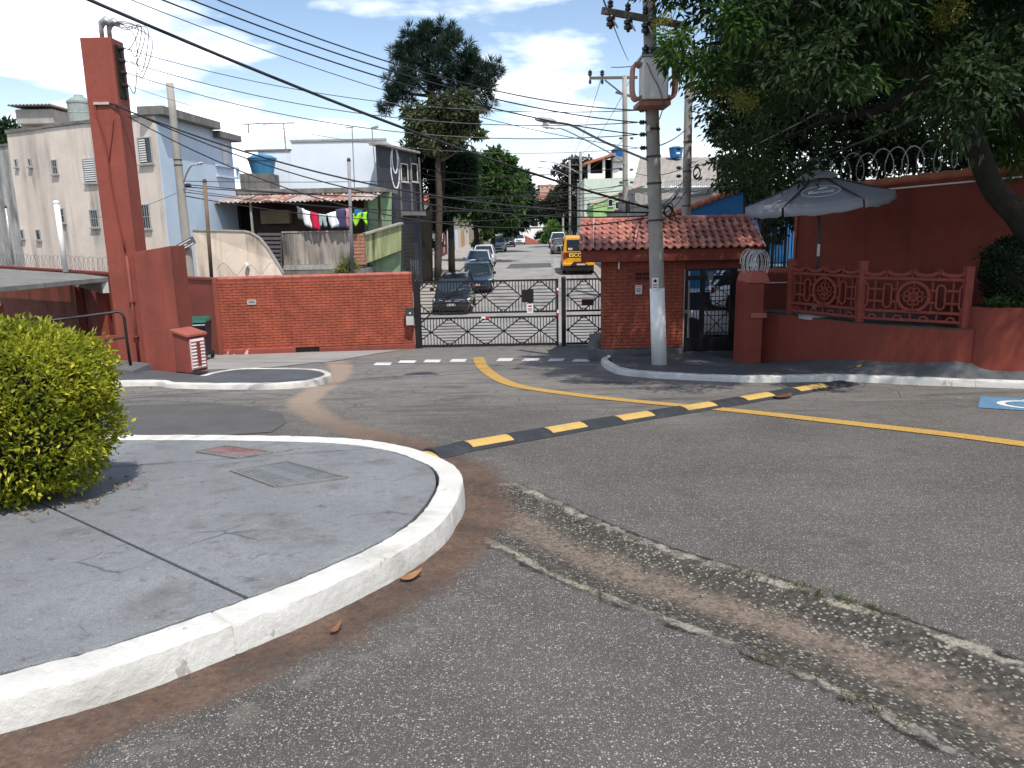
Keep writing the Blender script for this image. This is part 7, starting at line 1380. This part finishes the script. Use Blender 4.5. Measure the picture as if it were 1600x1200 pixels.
# slender tree by the blue wall
t = thing('slender_tree', 'slender tree before the bright blue wall, beside the umbrella', 'tree', (at(1168,420,21).x, 21, -1.7)); limb('trunk', [(at(1168,420,21).x,21,-1.7), at(1166,330,21), at(1163,260,21)], [.09,.08,.06], bark_dk, t); foliage('crown', [(at(a, b, 21), r*21/F) for a, b, r in ((1195,312,14),(1178,292,14),(1206,340,11),(1214,368,10),(1160,262,18),(1190,270,16),(1220,300,14),(1130,285,14),(1232,330,12))], 4200, .15, .06, lm_dark, t, .45, 30, .5); auto_limbs(t, at(1165,290,21), [(at(1205,335,21),.2),(at(1185,300,21),.2)], .03, bark_dk)
# ---- clipped hedge ball, golden green
def hedge(name, label, cat, c0, rx, ry, rz_, n, ln, wd, m, core_m, ex=2.6, rough=.05):
    t = thing(name, label, cat, (c0.x, c0.y, c0.z-rz_)); d = unit(rng.normal(size=(n, 3))); d[:, 2] = np.where(rng.random(n) < .25, np.abs(d[:, 2]), d[:, 2])
    k = (np.abs(d[:, 0])**ex+np.abs(d[:, 1])**ex+np.abs(d[:, 2])**ex)**(-1/ex)
    bump_ = 1+rough*(np.sin(d[:, 0]*9+1)+np.sin(d[:, 1]*8+d[:, 2]*7)+np.sin(d[:, 2]*11+d[:, 0]*5))/1.6+.035*(np.sin(d[:, 0]*27+d[:, 1]*19)*np.sin(d[:, 2]*25+d[:, 0]*9))
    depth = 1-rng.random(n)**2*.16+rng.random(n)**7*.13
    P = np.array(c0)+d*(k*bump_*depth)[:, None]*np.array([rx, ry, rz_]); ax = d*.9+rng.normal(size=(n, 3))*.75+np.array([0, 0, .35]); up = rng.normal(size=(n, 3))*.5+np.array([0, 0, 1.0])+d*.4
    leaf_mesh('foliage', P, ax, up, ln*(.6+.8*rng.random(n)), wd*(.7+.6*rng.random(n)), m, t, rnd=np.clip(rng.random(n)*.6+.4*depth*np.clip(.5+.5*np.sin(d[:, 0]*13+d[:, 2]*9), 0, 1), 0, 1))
    mb = MB(); vs = []; nu, nv = 20, 12
    for i in range(nv+1):
        for j in range(nu):
            th, ph = math.pi*i/nv, 2*math.pi*j/nu; e = (math.sin(th)*math.cos(ph), math.sin(th)*math.sin(ph), math.cos(th)); q_ = (sum(abs(x)**ex for x in e))**(-1/ex)*.84; vs.append((c0.x+e[0]*q_*rx, c0.y+e[1]*q_*ry, c0.z+e[2]*q_*rz_))
    mb.add(vs, [(i*nu+j, i*nu+(j+1) % nu, (i+1)*nu+(j+1) % nu, (i+1)*nu+j) for i in range(nv) for j in range(nu)]).build('twig_core', core_m, t)
    for k_ in range(5): MB().tube([(c0.x+.1*math.cos(k_*1.3), c0.y+.1*math.sin(k_*1.3), c0.z-rz_-.05), (c0.x+.3*math.cos(k_*1.3), c0.y+.3*math.sin(k_*1.3), c0.z)], .018, 6).build('stem', bark, t)
    return t
core = mat('dark twig core', (.012,.014,.007), .95, .4, 12, .8, 30)
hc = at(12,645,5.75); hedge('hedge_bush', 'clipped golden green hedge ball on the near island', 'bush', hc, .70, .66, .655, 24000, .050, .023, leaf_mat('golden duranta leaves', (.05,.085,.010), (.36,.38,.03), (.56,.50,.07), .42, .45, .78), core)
sc = at(1602,425,12.6); hedge('planter_shrub', 'dark clipped shrub in the red planter at the right edge', 'shrub', sc, .62, .55, .56, 9000, .05, .03, leaf_mat('dark shrub leaves', (.008,.020,.008), (.028,.052,.018), None, .2), core, 2.3, .06)
gcv = [(at(a, b, 12.3), .10) for a, b in ((1548,472),(1560,476),(1575,478),(1590,480),(1605,482),(1565,470),(1585,473))]; t = thing('ground_cover', 'low leafy ground cover round the planter shrub', 'plant', (8.3,12.4,.2)); foliage('foliage', gcv, 1600, .05, .035, leaf_mat('ground cover leaves', (.02,.04,.012), (.06,.095,.03)), t, .6, 20)
# ---- fallen leaves
def dead_leaf(label, p, col, ln=.13, rot=.3, curl=.025):
    m = mat('dead leaf %.2f' % col[0], col, .7, .2, 20, .3, 60, mul(col, .4), .5, (20,20,20)); v = []; n = 8
    for i in range(n+1):
        f_ = i/n; w_ = ln*.23*math.sin(math.pi*(f_**.8))
        for s_ in (-1, 0, 1): x, y = (f_-.5)*ln, s_*w_; v.append((x*math.cos(rot)-y*math.sin(rot), x*math.sin(rot)+y*math.cos(rot), .006+curl*abs(s_)*(.4+f_)+.02*(f_-.5)**2*4))
    o = MB().add(v, [(i*3+k, i*3+k+1, (i+1)*3+k+1, (i+1)*3+k) for i in range(n) for k in range(2)]).build('fallen_leaf', m, None, smooth=True); o.location = p; o.modifiers.new('th', 'SOLIDIFY').thickness = .0015; return tag(o, label, 'leaf', 'fallen leaves')
def on_road(px, py, dz=0.0): p = gp(px, py); p.z = rz(p.x, p.y)+dz; return p
dead_leaf('curled orange brown leaf at the foot of the near white kerb', on_road(642,902), (.30,.16,.08), .15, .6, .025); dead_leaf('dark brown crumpled leaf on the asphalt behind the speed bump', on_road(1222,624), (.13,.06,.04), .26, -.1, .05)
dead_leaf('small yellow leaf on the dark footway below the ramp wall', Vector((5.95,12.95,-.80)), (.45,.36,.08), .10, .2); dead_leaf('small brown leaf in the gutter near the white kerb', on_road(525,985), (.20,.09,.05), .08, 1.0)
lt = []
for i in range(14):
    a_ = random.uniform(-1.3, .9); r_ = .62+abs(random.gauss(0,.16)); x, y = hc.x+r_*math.cos(a_)*1.05, hc.y+r_*math.sin(a_); lt.append((x, y, hz(y)+.152))
for i, p in enumerate(lt):
    o = dead_leaf('small dry leaf lying at the foot of the golden hedge ball', p, ((.22,.15,.06),(.30,.24,.07),(.12,.07,.04))[i % 3], random.uniform(.035,.055), random.uniform(0,6), .008); o['group'] = 'dry leaves under the hedge'
# ---- weeds along the channel lips
wp = []
for i in range(420):
    k = random.randrange(2, len(G2)-1); a, b = G2[k-1], G2[k]; p = a.lerp(b, random.random()); d = (b-a).normalized(); s_ = random.choice((-1,1,1)); nn = Vector((-d.y, d.x, 0))*s_*(.44+random.gauss(0,.02))
    cl_ = math.sin(p.x*5.1+s_)+math.sin(p.x*2.3+p.y*3)
    if cl_ < .9: continue
    q_ = p+nn; wp.append((q_.x, q_.y, rz(q_.x, q_.y)))
wp = np.repeat(np.array(wp), 4, 0); n = len(wp); wp[:, :2] += rng.normal(size=(n, 2))*.012
wd_ = leaf_mesh('weeds', wp, rng.normal(size=(n, 3))*.6+np.array([0, 0, .7]), rng.normal(size=(n, 3)), .022+.02*rng.random(n), .006, leaf_mat('weeds', (.06,.07,.02), (.14,.15,.06)), None, rnd=None); tag(wd_, 'tiny weeds growing along the lips of the drain channel', 'weeds', kind='stuff')
